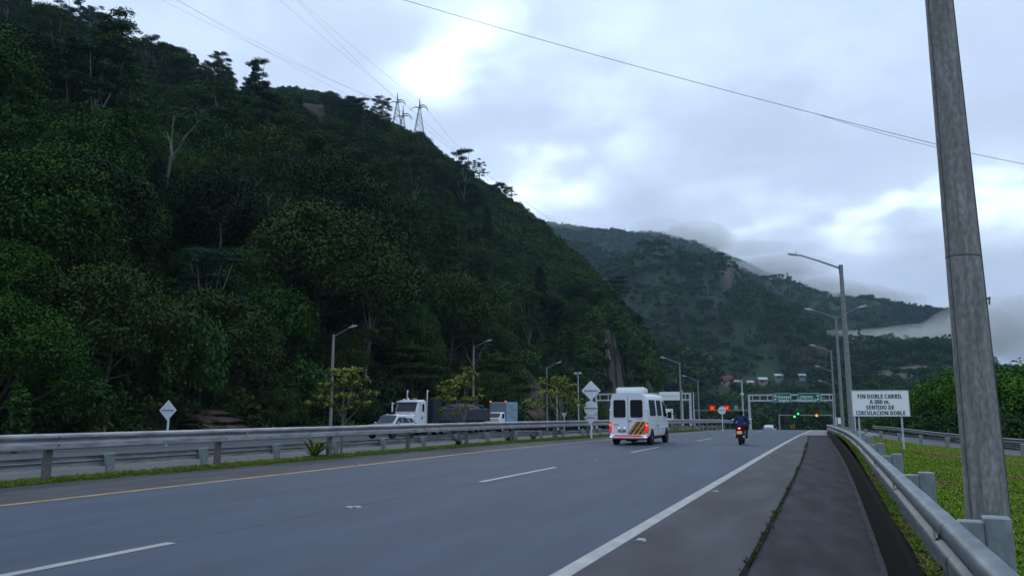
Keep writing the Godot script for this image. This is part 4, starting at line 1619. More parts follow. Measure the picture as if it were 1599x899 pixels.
func big_pole() -> void:
	var t := thing("concrete_pole", "thick weathered concrete pole standing behind the right guardrail", "utility pole", P(1.31, 9.0, 0.0))
	var b := MB.new()
	var rings := []
	var f := FastNoiseLite.new()
	f.seed = 4
	f.frequency = 1.1
	for j in 61:
		var y := -0.4 + 11.4 * j / 60.0
		var r := 0.196 - 0.0104 * y
		var ring := []
		for i in 40:
			var a := TAU * i / 40.0
			var rr := r + 0.0022 * f.get_noise_3d(cos(a) * 2.0, y * 1.4, sin(a) * 2.0)
			if absf(angle_difference(a, 2.65)) < 0.10 or absf(angle_difference(a, 0.28)) < 0.06:   # mould seams
				rr -= 0.006
			ring.append(Vector3(cos(a) * rr, y, sin(a) * rr))
		rings.append(ring)
	b.loft(rings, true, true, 0.2)
	part(t, "shaft", b.mesh(), M.pole_concrete)
	var c := MB.new()
	c.lathe([Vector2(0.160, -0.012), Vector2(0.1655, -0.006), Vector2(0.1655, 0.004), Vector2(0.160, 0.012)], 32, Transform3D(Basis(Vector3.FORWARD, 0.05), Vector3(0, 3.18, 0)))
	part(t, "joint_ring", c.mesh(), M.pole_seam)
	for a in [2.55, 0.22]:
		var o := Vector3(cos(a), 0, sin(a))
		part(t, "seam", tube_mesh([o * 0.1915 + Vector3(0, 0.2, 0), o * (0.1915 - 0.0104 * 5.4) + Vector3(0, 5.6, 0), o * (0.1915 - 0.0104 * 10.8) + Vector3(0, 11.0, 0)], [0.0075], 6), M.pole_seam)
	part(t, "step_bolt", tube_mesh([Vector3(0.16, 2.73, 0.03), Vector3(0.20, 2.745, 0.03)], [0.012], 6), M.arm_steel)
	part(t, "step_bolt", tube_mesh([Vector3(0.185, 2.67, 0.03), Vector3(0.19, 2.74, 0.03)], [0.010], 6), M.arm_steel)


func notice_board() -> void:
	var t := thing("notice_board", "white road notice board with black Spanish lettering on two white posts", "road sign", P(1.36, 28.6, 0.0), 0.0)
	var w := 1.78
	var h := 0.84
	var turn := 0.23
	var b := Basis(Vector3.UP, turn)
	var mid := Vector3(0, 1.88, 0)
	var mb := MB.new()
	mb.prism(round_rect(w, h, 0.03), 0.03, Transform3D(b, mid), 0.006)
	part(t, "panel", mb.mesh(), M.sign_white)
	var fr := MB.new()
	for q in [[0, h * 0.5, w, 0.025], [0, -h * 0.5, w, 0.025]]:
		fr.cbox(mid + b * Vector3(q[0], q[1], 0.013), Vector3(q[2] + 0.02, q[3], 0.045), 0.004, b)
	for s in [-1, 1]:
		fr.cbox(mid + b * Vector3(s * w * 0.5, 0, 0.013), Vector3(0.025, h - 0.03, 0.045), 0.004, b)
	part(t, "frame", fr.mesh(), M.sign_back)
	var y := 0.285
	for q in [["FIN DOBLE CARRIL", 0.135], ["A 300 m.", 0.135], ["SENTIDO DE", 0.13], ["CIRCULACION DOBLE", 0.13]]:
		letters(t, "lettering", q[0], q[1], M.black_letter, mid + b * Vector3(-0.02, y - 0.055, 0.036), turn, 0.84, true)
		y -= 0.182
	for s in [-0.70, 0.64]:
		var p: Vector3 = b * Vector3(s, 0, -0.03)
		var foot := 0.34 if s < 0.0 else 0.12
		part(t, "post", box_mesh(Vector3(p.x, (foot - 0.3 + 2.3) * 0.5, p.z), Vector3(0.055, 2.6 - foot, 0.055), 0.006), M.white_steel)


func sign_backs() -> void:
	# diamond on the far left roadside
	var t := thing("warning_sign", "lone grey back of a diamond road sign on a leaning white post, far left", "road sign", P(-36.4, 34.5, left_h(34.5)), 0.0)
	diamond(t, Vector3(0, 2.05, 0), 0.6, 0.12)
	part(t, "post", box_mesh(Vector3(0.02, 0.9, -0.04), Vector3(0.11, 2.6, 0.07), 0.01, Basis(Vector3.FORWARD, 0.03)), M.sign_pale)
	# stack of three in the median
	t = thing("stacked_sign", "median post with the grey backs of a diamond, round and small diamond sign", "road sign", P(-14.4, 47.5, median_h(47.5)), 0.0)
	diamond(t, Vector3(0.03, 2.95, 0), 0.63, 0.0)
	var b := MB.new()
	b.prism(disc(0.455, 32), 0.02, Transform3D(Basis(), Vector3(0.0, 1.84, 0)), 0.004)
	part(t, "round_panel", b.mesh(), M.sign_pale)
	b = MB.new()
	b.cbox(Vector3(0, 1.84, 0.035), Vector3(0.9, 0.045, 0.03), 0.004)
	part(t, "crossbar", b.mesh(), M.sign_bar)
	diamond(t, Vector3(-0.03, 1.25, -0.03), 0.42, 0.0)
	part(t, "post", box_mesh(Vector3(-0.02, 1.3, -0.09), Vector3(0.1, 3.4, 0.06), 0.01), M.sign_pale)
	# round sign back near the end of the median rail
	t = thing("round_sign", "round grey sign back on a post at the end of the median rail", "road sign", P(-10.0, 75.5, road_h(75.5)), 0.0)
	b = MB.new()
	b.prism(disc(0.36, 28), 0.02, Transform3D(Basis(), Vector3(0, 1.93, 0)), 0.004)
	part(t, "panel", b.mesh(), M.sign_pale)
	part(t, "crossbar", box_mesh(Vector3(0, 1.95, 0.035), Vector3(0.55, 0.045, 0.03), 0.004), M.sign_bar)
	part(t, "post", box_mesh(Vector3(0, 0.7, -0.04), Vector3(0.07, 2.2, 0.06), 0.008), M.sign_pale)
	# give way
	t = thing("give_way_sign", "small pale downward triangle sign back beside two thin masts", "road sign", P(-37.0, 108.5, left_h(108.5) + 0.1))
	b = MB.new()
	b.prism(PackedVector2Array([Vector2(-0.42, 0.3), Vector2(0.42, 0.3), Vector2(0.05, -0.42), Vector2(-0.05, -0.42)]), 0.02, Transform3D(Basis(), Vector3(0, 2.25, 0)), 0.004)
	part(t, "panel", b.mesh(), M.sign_pale)
	part(t, "post", box_mesh(Vector3(0, 0.9, -0.04), Vector3(0.09, 2.4, 0.06), 0.008), M.sign_pale)
	# red round sign behind the first lamp
	t = thing("speed_sign", "round red-edged sign showing beside the first lamp's shaft", "road sign", P(1.2, 62, 0.1))
	b = MB.new()
	b.prism(disc(0.36, 28), 0.02, Transform3D(Basis(), Vector3(0, 1.55, 0)), 0.004)
	part(t, "panel", b.mesh(), M.red_trim)
	b = MB.new()
	b.prism(disc(0.26, 28), 0.006, Transform3D(Basis(), Vector3(0, 1.55, 0.021)))
	part(t, "face", b.mesh(), M.sign_white)
	part(t, "post", box_mesh(Vector3(0, 0.5, -0.04), Vector3(0.07, 2.0, 0.06), 0.008), M.sign_pale)
	# small white panel behind the far end of the right rail
	t = thing("marker_board", "small white board behind the far end of the right guardrail", "road sign", P(0.35, 84, road_h(84)))
	part(t, "panel", box_mesh(Vector3(0, 1.0, 0), Vector3(0.62, 0.62, 0.03), 0.005), M.sign_white)
	part(t, "post", box_mesh(Vector3(0, 0.3, -0.04), Vector3(0.07, 1.4, 0.05), 0.006), M.sign_pale)
	part(t, "side_post", box_mesh(Vector3(-0.46, 0.5, -0.02), Vector3(0.09, 1.7, 0.05), 0.006), M.sign_pale)
	# amber beacon disc at the crest
	t = thing("delineator", "small round amber road marker at the crest of the road", "road marker", P(-4.35, 87.0, road_h(87.0)))
	b = MB.new()
	b.lathe([Vector2(0.10, 0.0), Vector2(0.20, 0.0), Vector2(0.21, 0.03), Vector2(0.20, 0.06), Vector2(0.10, 0.06)], 20, Transform3D(Basis(Vector3.RIGHT, PI / 2), Vector3(0, 0.36, 0)))
	part(t, "ring", b.mesh(), M.paint_yellow)
	part(t, "stalk", box_mesh(Vector3(0, 0.08, 0.03), Vector3(0.05, 0.2, 0.04), 0.004), M.trim_black)


func diamond(t: Node, at: Vector3, r: float, turn: float) -> void:
	var b := MB.new()
	var bs := Basis(Vector3.UP, turn)
	var pts := PackedVector2Array()
	for k in 4:
		var c := Vector2(cos(PI * 0.5 * k), sin(PI * 0.5 * k)) * r
		var s := Vector2(-sin(PI * 0.5 * k), cos(PI * 0.5 * k))
		pts.append(c * 0.93 - s * r * 0.07)
		pts.append(c * 0.985 - s * r * 0.02)
		pts.append(c * 0.985 + s * r * 0.02)
		pts.append(c * 0.93 + s * r * 0.07)
	b.prism(pts, 0.02, Transform3D(bs, at), 0.004)
	part(t, "diamond_panel", b.mesh(), M.sign_pale)
	part(t, "crossbar", box_mesh(at + bs * Vector3(0, 0, 0.035), Vector3(r * 1.4, 0.05, 0.03), 0.004, bs), M.sign_bar)


func gantry(called: String, label: String, xa: float, xb: float, d: float, top: float, base: float, gap: float, thick: float, m: Material) -> Node3D:
	var t := thing(called, label, "gantry", P((xa + xb) * 0.5, d, base))
	var w := absf(xb - xa)
	var h := top - base
	for s in [-1.0, 1.0]:
		part(t, "post", tube_mesh([Vector3(s * w * 0.5, -0.5, 0), Vector3(s * w * 0.5, h + 0.15, 0)], [thick * 1.25, thick], 10), m)
	part(t, "beam", box_mesh(Vector3(0, h, 0), Vector3(w, thick * 1.3, thick * 1.3), 0.02), m)
	if gap > 0.0:
		part(t, "beam", box_mesh(Vector3(0, h - gap, 0), Vector3(w, thick * 1.3, thick * 1.3), 0.02), m)
		for k in 11:
			var x := lerpf(-w * 0.5, w * 0.5, (k + 0.5) / 11.0)
			part(t, "strut", box_mesh(Vector3(x, h - gap * 0.5, 0), Vector3(thick * 0.7, gap - thick * 1.3, thick * 0.7), 0.01), m)
	return t


func gantries() -> void:
	# the green direction signs over the right carriageway
	var t := gantry("sign_gantry", "white steel gantry over the road carrying two green direction signs", -13.9, -0.35, 140.0, 4.45, road_h(140.0), 0.95, 0.2, M.white_steel)
	var base := road_h(140.0)
	for q in [[-8.45, 3.0, "Chipaque", "Bogotá", -1], [-4.15, 3.6, "Cáqueza", "Villavicencio", 1]]:
		var b := MB.new()
		var mid := Vector3(q[0] + 7.125, 4.0 - base, 0.24)
		b.prism(round_rect(q[1], 1.5, 0.12), 0.05, Transform3D(Basis(), mid), 0.01)
		var pn := part(t, "sign_panel", b.mesh(), M.sign_green)
		var rim := MB.new()
		for s in [-1.0, 1.0]:
			rim.cbox(mid + Vector3(0, s * 0.69, 0.055), Vector3(q[1] - 0.2, 0.05, 0.012), 0.003)
			rim.cbox(mid + Vector3(s * (q[1] * 0.5 - 0.07), 0, 0.055), Vector3(0.05, 1.3, 0.012), 0.003)
		part(pn, "border", rim.mesh(), M.sign_letter)
		for k in 2:
			var y := 0.12 - 0.56 * k
			letters(pn, "lettering", q[2 + k], 0.42, M.sign_letter, mid + Vector3(0.28 if q[4] < 0 else -0.4, y, 0.056), 0.0, 0.88, true)
			var a := MB.new()
			a.prism(PackedVector2Array([Vector2(0, 0.2), Vector2(0.2, -0.02), Vector2(0.07, -0.02), Vector2(0.07, -0.2), Vector2(-0.07, -0.2), Vector2(-0.07, -0.02), Vector2(-0.2, -0.02)]), 0.012, Transform3D(Basis(Vector3.BACK, 0.0 if k == 0 else -0.8 * q[4]), mid + Vector3(q[4] * (q[1] * 0.5 - 0.42), y + 0.16, 0.05)))
			part(pn, "arrow", a.mesh(), M.sign_letter)
	# the frame with the lane signals
	t = gantry("signal_gantry", "low grey frame beyond the crest with two green and one amber light", -11.7, -0.7, 180.0, 0.9, road_h(180.0), 0.0, 0.14, M.grey_steel)
	for q in [[-7.73, 1.15, "signal_green", 0.24], [-8.5, 0.55, "signal_green", 0.24], [-4.0, 0.8, "signal_amber", 0.28]]:
		var c := Vector3(q[0] + 6.2, q[1] - road_h(180.0), 0.3)
		var hd := part(t, "signal_head", box_mesh(c, Vector3(0.75, 1.1, 0.25), 0.05), M.trim_black)
		var b := MB.new()
		b.prism(disc(q[3], 20), 0.03, Transform3D(Basis(), c + Vector3(0, 0.05, 0.13)), 0.01)
		part(hd, "signal_light", b.mesh(), M[q[2]])
		signal_lamp(hd, c + Vector3(0, 0.05, 0.35), M[q[2]].emission, 0.8)
	# left carriageway
	t = gantry("sign_gantry", "white steel gantry across the left carriageway behind the minibus", -35.2, -20.4, 119.0, 4.35, left_h(119.0), 0.95, 0.19, M.white_steel)
	base = left_h(119.0)
	part(t, "sign_back", box_mesh(Vector3(4.35, 4.0 - base, 0.27), Vector3(3.1, 1.25, 0.06), 0.02), M.sign_white)
	part(t, "sign_backing_rail", box_mesh(Vector3(4.35, 4.0 - base, 0.32), Vector3(2.9, 0.06, 0.04), 0.01), M.sign_back)
	t = gantry("signal_gantry", "low grey frame over the left carriageway with two red lane crosses", -34.2, -20.2, 205.0, 2.0, left_h(205.0), 0.0, 0.14, M.grey_steel)
	base = left_h(205.0)
	for q in [[-29.55, 1], [-26.9, 0], [-25.9, 1], [-23.6, 0]]:
		var c := Vector3(q[0] + 27.2, 2.55 - base, 0.3)
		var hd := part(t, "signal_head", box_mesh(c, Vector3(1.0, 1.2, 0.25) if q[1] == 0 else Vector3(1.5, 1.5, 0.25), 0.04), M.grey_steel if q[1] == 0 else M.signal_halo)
		if q[1] == 1:
			var b := MB.new()
			for s in [-1, 1]:
				b.cbox(c + Vector3(0, 0, 0.14 + 0.003 * s), Vector3(1.25, 0.2, 0.03), 0.004, Basis(Vector3.BACK, s * PI / 4))
			part(hd, "signal_light", b.mesh(), M.signal_red)
			signal_lamp(hd, c + Vector3(0, 0, 0.4), Color(1, 0.16, 0.05), 1.2)
	# notice board seen from behind, in the median
	t = thing("notice_board", "back of a large white notice board on posts beside the left carriageway", "road sign", P(-22.8, 110.0, left_h(110.0)))
	part(t, "panel", box_mesh(Vector3(0, 2.5, 0), Vector3(3.0, 1.55, 0.05), 0.01), M.sign_white)
	part(t, "crossbar", box_mesh(Vector3(0, 2.55, 0.05), Vector3(2.9, 0.12, 0.05), 0.01), M.sign_bar)
	for s in [-1.25, 1.3]:
		part(t, "post", box_mesh(Vector3(s, 1.3, 0.05), Vector3(0.1, 3.6, 0.06), 0.01), M.sign_back)
	# bright plastic barrier
	t = thing("road_barrier", "orange and pale plastic road barrier beyond the median rail", "barrier", P(-20.0, 118.0, left_h(118.0) + 0.15))
	for k in 2:
		var b := MB.new()
		b.prism(PackedVector2Array([Vector2(-0.3, 0), Vector2(0.3, 0), Vector2(0.26, 0.25), Vector2(0.1, 0.45), Vector2(0.08, 0.95), Vector2(-0.08, 0.95), Vector2(-0.1, 0.45), Vector2(-0.26, 0.25)]), 0.95, Transform3D(Basis(Vector3.UP, PI / 2), Vector3(-1.0 + k * 1.0, 0, 0)), 0.03)
		part(t, "block", b.mesh(), M.box_orange)
		part(t, "rail", box_mesh(Vector3(-0.52 + k * 1.0, 0.7, 0.16), Vector3(0.8, 0.2, 0.08), 0.02), M.plate_white)


func signal_lamp(parent: Node3D, at: Vector3, c: Color, e: float) -> void:
	var l := OmniLight3D.new()
	l.name = "lamp"
	l.light_color = c
	l.light_energy = e * 0.02
	l.light_size = 0.2
	l.omni_range = 12.0
	l.omni_attenuation = 2.0
	l.shadow_enabled = true
	parent.add_child(l, true)
	l.position = at


# ---------------------------------------------------------------- wheels and vehicles
func wheel(t: Node3D, at: Vector3, r: float, w: float, side: float, m := "rim_metal") -> void:
	var x := Transform3D(Basis(Vector3.FORWARD, PI / 2 * side), at)     # y axis towards the outside
	var b := MB.new()
	b.lathe([Vector2(r * 0.62, w * 0.42), Vector2(r * 0.72, w * 0.5), Vector2(r * 0.93, w * 0.48), Vector2(r, w * 0.34), Vector2(r, -w * 0.34), Vector2(r * 0.93, -w * 0.48), Vector2(r * 0.6, -w * 0.5), Vector2(0.0, -w * 0.4)], 28, x)
	var tyre := part(t, "tyre", b.mesh(), M.rubber)
	b = MB.new()
	b.lathe([Vector2(r * 0.64, w * 0.43), Vector2(r * 0.58, w * 0.30), Vector2(r * 0.5, w * 0.26), Vector2(r * 0.34, w * 0.34), Vector2(r * 0.2, w * 0.36), Vector2(r * 0.16, w * 0.46), Vector2(0, w * 0.47)], 20, x)
	for k in 5:
		b.col = Color(0.12, 0.12, 0.12)
		b.lathe([Vector2(r * 0.09, 0.006), Vector2(0, 0.007)], 8, x * Transform3D(Basis(), Vector3(cos(TAU * k / 5) * r * 0.43, w * 0.305, sin(TAU * k / 5) * r * 0.43)))
	part(tyre, "rim", b.mesh(), M[m])


func section(pts: Array, z: float, kx: float, ky: Callable) -> Array:
	var ring := []
	for q in pts:
		ring.append(Vector3(q[0] * kx, ky.call(q[1]), z))
	for i in pts.size():
		var q: Array = pts[pts.size() - 1 - i]
		if absf(q[0]) > 0.001:
			ring.append(Vector3(-q[0] * kx, ky.call(q[1]), z))
	return ring


# a flat-bottomed patch laid on the leaning side of a body
func side_panel(s: float, lo: Vector2, hi: Vector2, poly: PackedVector2Array, proud: float) -> ArrayMesh:
	# lo, hi: (half width, height) of the side's line; poly in (z, height above lo along the slope)
	var up := Vector3((hi.x - lo.x) * s, hi.y - lo.y, 0).normalized()
	var fw := Vector3(0, 0, -s)
	var out := fw.cross(up).normalized()
	if out.x * s < 0.0:
		out = -out
	var b := MB.new()
	b.prism(poly, proud, Transform3D(Basis(fw, up, out), Vector3(lo.x * s, lo.y, 0)), minf(0.006, proud * 0.4))
	return b.mesh()


func flip(poly: PackedVector2Array, s: float) -> PackedVector2Array:
	var out := PackedVector2Array()
	for p in poly:
		out.append(Vector2(-p.x * s, p.y))
	return out


func shift(poly: PackedVector2Array, by: Vector2) -> PackedVector2Array:
	var out := PackedVector2Array()
	for p in poly:
		out.append(p + by)
	return out


func minibus() -> void:
	var t := thing("minibus", "white minibus with orange and black stripes on its rear corner", "minibus", P(-9.5, 40.4, road_h(40.4)))
	var pts := [[0.0, 0.36], [0.80, 0.36], [0.93, 0.44], [0.965, 0.62], [0.97, 1.0], [0.965, 1.32], [0.935, 1.75], [0.885, 2.25], [0.845, 2.40], [0.76, 2.49], [0.5, 2.545], [0.0, 2.56]]
	var b := MB.new()
	var rings := []
	for q in [[2.80, 0.955, 1.0], [2.77, 0.985, 1.0], [2.68, 1.0, 1.0], [1.0, 1.0, 1.0], [-1.2, 1.0, 1.0], [-1.5, 0.99, 0.97], [-2.25, 0.96, 0.36], [-2.72, 0.9, 0.16], [-2.85, 0.82, 0.05]]:
		var k: float = q[2]
		rings.append(section(pts, q[0], q[1], func(y: float) -> float: return y if y < 1.0 else 1.0 + (y - 1.0) * k))
	b.loft(rings, true, true, 0.72)
	part(t, "body", b.mesh(), M.van_white)
	# roof unit
	b = MB.new()
	rings = []
	for q in [[2.5, 0.60, 2.52, 2.66], [2.42, 0.68, 2.52, 2.82], [2.1, 0.70, 2.52, 2.84], [1.2, 0.66, 2.52, 2.80], [0.9, 0.56, 2.52, 2.62]]:
		var w: float = q[1]
		var ring := []
		for p in [[-w, q[2]], [-w, q[3] - 0.06], [-w + 0.07, q[3]], [w - 0.07, q[3]], [w, q[3] - 0.06], [w, q[2]]]:
			ring.append(Vector3(p[0], p[1], q[0]))
		rings.append(ring)
	b.loft(rings, true, true, 0.6)
	part(t, "roof_unit", b.mesh(), M.van_white)
	# rear doors: seam, windows, handles
	var z := 2.80
	part(t, "door_seam", box_mesh(Vector3(0.0, 1.45, z + 0.002), Vector3(0.018, 1.9, 0.012), 0.003), M.sign_bar)
	for s in [-1.0, 1.0]:
		b = MB.new()
		b.prism(round_rect(0.62, 0.86, 0.09), 0.02, Transform3D(Basis(Vector3.RIGHT, -0.03), Vector3(s * 0.425, 1.78, z - 0.005)), 0.006)
		part(t, "rear_window", b.mesh(), M.glass_dark)
		var red := tube_mesh([Vector3(s * 0.925, 1.05, 2.735), Vector3(s * 0.922, 1.4, 2.735), Vector3(s * 0.87, 2.0, 2.735), Vector3(s * 0.825, 2.38, 2.735), Vector3(s * 0.70, 2.50, 2.735)], [0.032], 8)
		part(t, "red_piping", red, M.red_trim)
		part(t, "hinge", box_mesh(Vector3(s * 0.905, 1.72, 2.765), Vector3(0.10, 0.09, 0.08), 0.015), M.van_white)
		# tail lamp
		var lb := MB.new()
		lb.prism(PackedVector2Array([Vector2(-0.075, -0.26), Vector2(0.07, -0.26), Vector2(0.075, 0.22), Vector2(0.0, 0.27), Vector2(-0.07, 0.2)]), 0.06, Transform3D(Basis(Vector3.UP, s * 0.35), Vector3(s * 0.905, 0.86, z - 0.06)), 0.012)
		var lamp := part(t, "tail_lamp", lb.mesh(), M.red_trim)
		for q in [[0.12, "tail_amber", 0.055], [-0.02, "tail_red", 0.055], [-0.17, "tail_red", 0.05]]:
			if s < 0.0 and q[0] == -0.02:
				continue
			lb = MB.new()
			lb.prism(disc(q[2], 14), 0.012, Transform3D(Basis(Vector3.UP, s * 0.35), Vector3(s * 0.915, 0.86 + q[0], z + 0.0)))
			part(lamp, "bulb", lb.mesh(), M[q[1]])
	part(t, "red_piping", tube_mesh([Vector3(-0.70, 2.50, 2.735), Vector3(0, 2.545, 2.74), Vector3(0.70, 2.50, 2.735)], [0.025], 8), M.red_trim)
	part(t, "door_handle", box_mesh(Vector3(0.10, 1.19, z + 0.02), Vector3(0.16, 0.04, 0.04), 0.012), M.trim_black)
	part(t, "step_line", box_mesh(Vector3(0, 0.86, z + 0.001), Vector3(1.62, 0.016, 0.012), 0.003), M.sign_back)
	part(t, "badge", box_mesh(Vector3(0.60, 1.27, z + 0.003), Vector3(0.26, 0.07, 0.012), 0.003), M.sign_back)
	part(t, "badge", box_mesh(Vector3(-0.60, 0.99, z + 0.003), Vector3(0.26, 0.12, 0.012), 0.003), M.sign_back)
	# stripes: slanting bands of orange and black
	var window := PackedVector2Array([Vector2(-0.3, 0.5), Vector2(0.845, 0.5), Vector2(0.845, 1.15), Vector2(-0.3, 1.15)])
	for q in [[-0.10, 0.13, 0], [0.03, 0.085, 1], [0.115, 0.145, 0], [0.26, 0.085, 1], [0.345, 0.145, 0], [0.49, 0.085, 1], [0.575, 0.3, 0]]:
		var poly := PackedVector2Array([Vector2(q[0], 0.50), Vector2(q[0] + q[1], 0.50), Vector2(q[0] + q[1] + 0.49, 1.15), Vector2(q[0] + 0.49, 1.15)])
		for cutp in Geometry2D.intersect_polygons(poly, window):
			b = MB.new()
			b.prism(cutp, 0.006, Transform3D(Basis(), Vector3(0, 0, z)))
			part(t, "stripe", b.mesh(), M.trim_black if q[2] == 1 else M.orange_stripe)
	# plate, bumper, lights
	var pl := part(t, "number_plate", box_mesh(Vector3(-0.32, 0.72, z + 0.008), Vector3(0.42, 0.2, 0.016), 0.004), M.sign_back)
	letters(pl, "lettering", "SPL 304", 0.1, M.black_letter, Vector3(-0.32, 0.68, z + 0.021), 0.0, 0.8)
	for s in [-0.14, 0.14]:
		part(t, "plate_light", box_mesh(Vector3(-0.32 + s, 0.845, z + 0.02), Vector3(0.1, 0.025, 0.03), 0.006), M.led_white)
	b = MB.new()
	b.cbox(Vector3(0, 0.42, z - 0.02), Vector3(1.88, 0.2, 0.26), 0.05)
	var bump := part(t, "bumper", b.mesh(), M.van_white)
	part(bump, "step_pad", box_mesh(Vector3(0, 0.475, z + 0.108), Vector3(1.35, 0.05, 0.03), 0.008), M.red_trim)
	part(bump, "reflector_strip", box_mesh(Vector3(0, 0.39, z + 0.108), Vector3(1.5, 0.03, 0.02), 0.005), M.led_pink)
	for q in [[-0.85, "led_white"], [0.85, "led_white"], [-0.3, "led_pink"], [0.35, "led_pink"]]:
		part(bump, "marker_light", box_mesh(Vector3(q[0], 0.41, z + 0.115), Vector3(0.11, 0.045, 0.03), 0.01), M[q[1]])
	# sides
	for s in [-1.0, 1.0]:
		var lo := Vector2(0.966, 1.32)
		var hi := Vector2(0.885, 2.25)
		for q in [[1.5, 1.35], [-0.05, 1.05]]:
			part(t, "side_window", side_panel(s, lo, hi, flip(shift(round_rect(q[1], 0.80, 0.09), Vector2(q[0], 0.50)), s), 0.014), M.glass_tint)
		part(t, "front_window", side_panel(s, lo, hi, flip(PackedVector2Array([Vector2(-1.0, 0.06), Vector2(-1.95, 0.06), Vector2(-1.7, 0.42), Vector2(-1.25, 0.86), Vector2(-1.0, 0.86)]), s), 0.014), M.glass_dark)
		part(t, "side_moulding", box_mesh(Vector3(s * 0.973, 0.83, 0.3), Vector3(0.02, 0.05, 4.6), 0.006), M.van_white)
		part(t, "door_handle", box_mesh(Vector3(s * 0.985, 0.93, 0.55), Vector3(0.03, 0.04, 0.34), 0.01), M.trim_black)
		part(t, "sill_stripe", box_mesh(Vector3(s * 0.955, 0.42, -0.1), Vector3(0.03, 0.04, 2.6), 0.006), M.red_trim)
		for q in [0.32, -0.9]:
			part(t, "door_seam", box_mesh(Vector3(s * 0.972, 0.85, q), Vector3(0.008, 0.85, 0.014), 0.002), M.sign_back)
		var arch := MB.new()
		for wz in [1.82, -1.75]:
			arch = MB.new()
			arch.prism(disc(0.41, 24), 0.012, Transform3D(Basis(Vector3.UP, s * PI / 2), Vector3(s * 0.958, 0.40, wz)))
			part(t, "wheel_arch", arch.mesh(), M.trim_black)
			wheel(t, Vector3(s * 0.86, 0.345, wz), 0.345, 0.24, s)
		part(t, "mirror_arm", tube_mesh([Vector3(s * 0.93, 1.32, -1.85), Vector3(s * 1.08, 1.36, -1.86)], [0.025], 6), M.trim_black)
		part(t, "mirror", box_mesh(Vector3(s * 1.12, 1.45, -1.86), Vector3(0.2, 0.36, 0.09), 0.03), M.trim_black)
	part(t, "windscreen", box_mesh(Vector3(0, 1.82, -1.90), Vector3(1.5, 0.82, 0.03), 0.01, Basis(Vector3.RIGHT, 0.68)), M.glass_tint)
	part(t, "undercarriage", box_mesh(Vector3(0, 0.33, 0.1), Vector3(1.5, 0.16, 5.0), 0.04), M.chassis)
	part(t, "exhaust", tube_mesh([Vector3(-0.42, 0.28, 1.9), Vector3(-0.42, 0.26, 2.75)], [0.035], 8), M.chassis)
	part(t, "spare_wheel", tube_mesh([Vector3(0.05, 0.20, 2.3), Vector3(0.05, 0.40, 2.3)], [0.3], 16), M.rubber)
	# lamps' own light on the road behind
	for s in [-1.0, 1.0]:
		lamp_light(t, Vector3(s * 0.92, 0.86, 2.95), Color(1, 0.2, 0.1), 0.015)


func lamp_light(t: Node3D, at: Vector3, c: Color, e: float) -> void:
	var l := OmniLight3D.new()
	l.name = "lamp_glow"
	l.light_color = c
	l.light_energy = e
	l.light_size = 0.06
	l.omni_range = 10.0
	l.omni_attenuation = 2.0
	l.shadow_enabled = true
	t.add_child(l, true)
	l.position = at


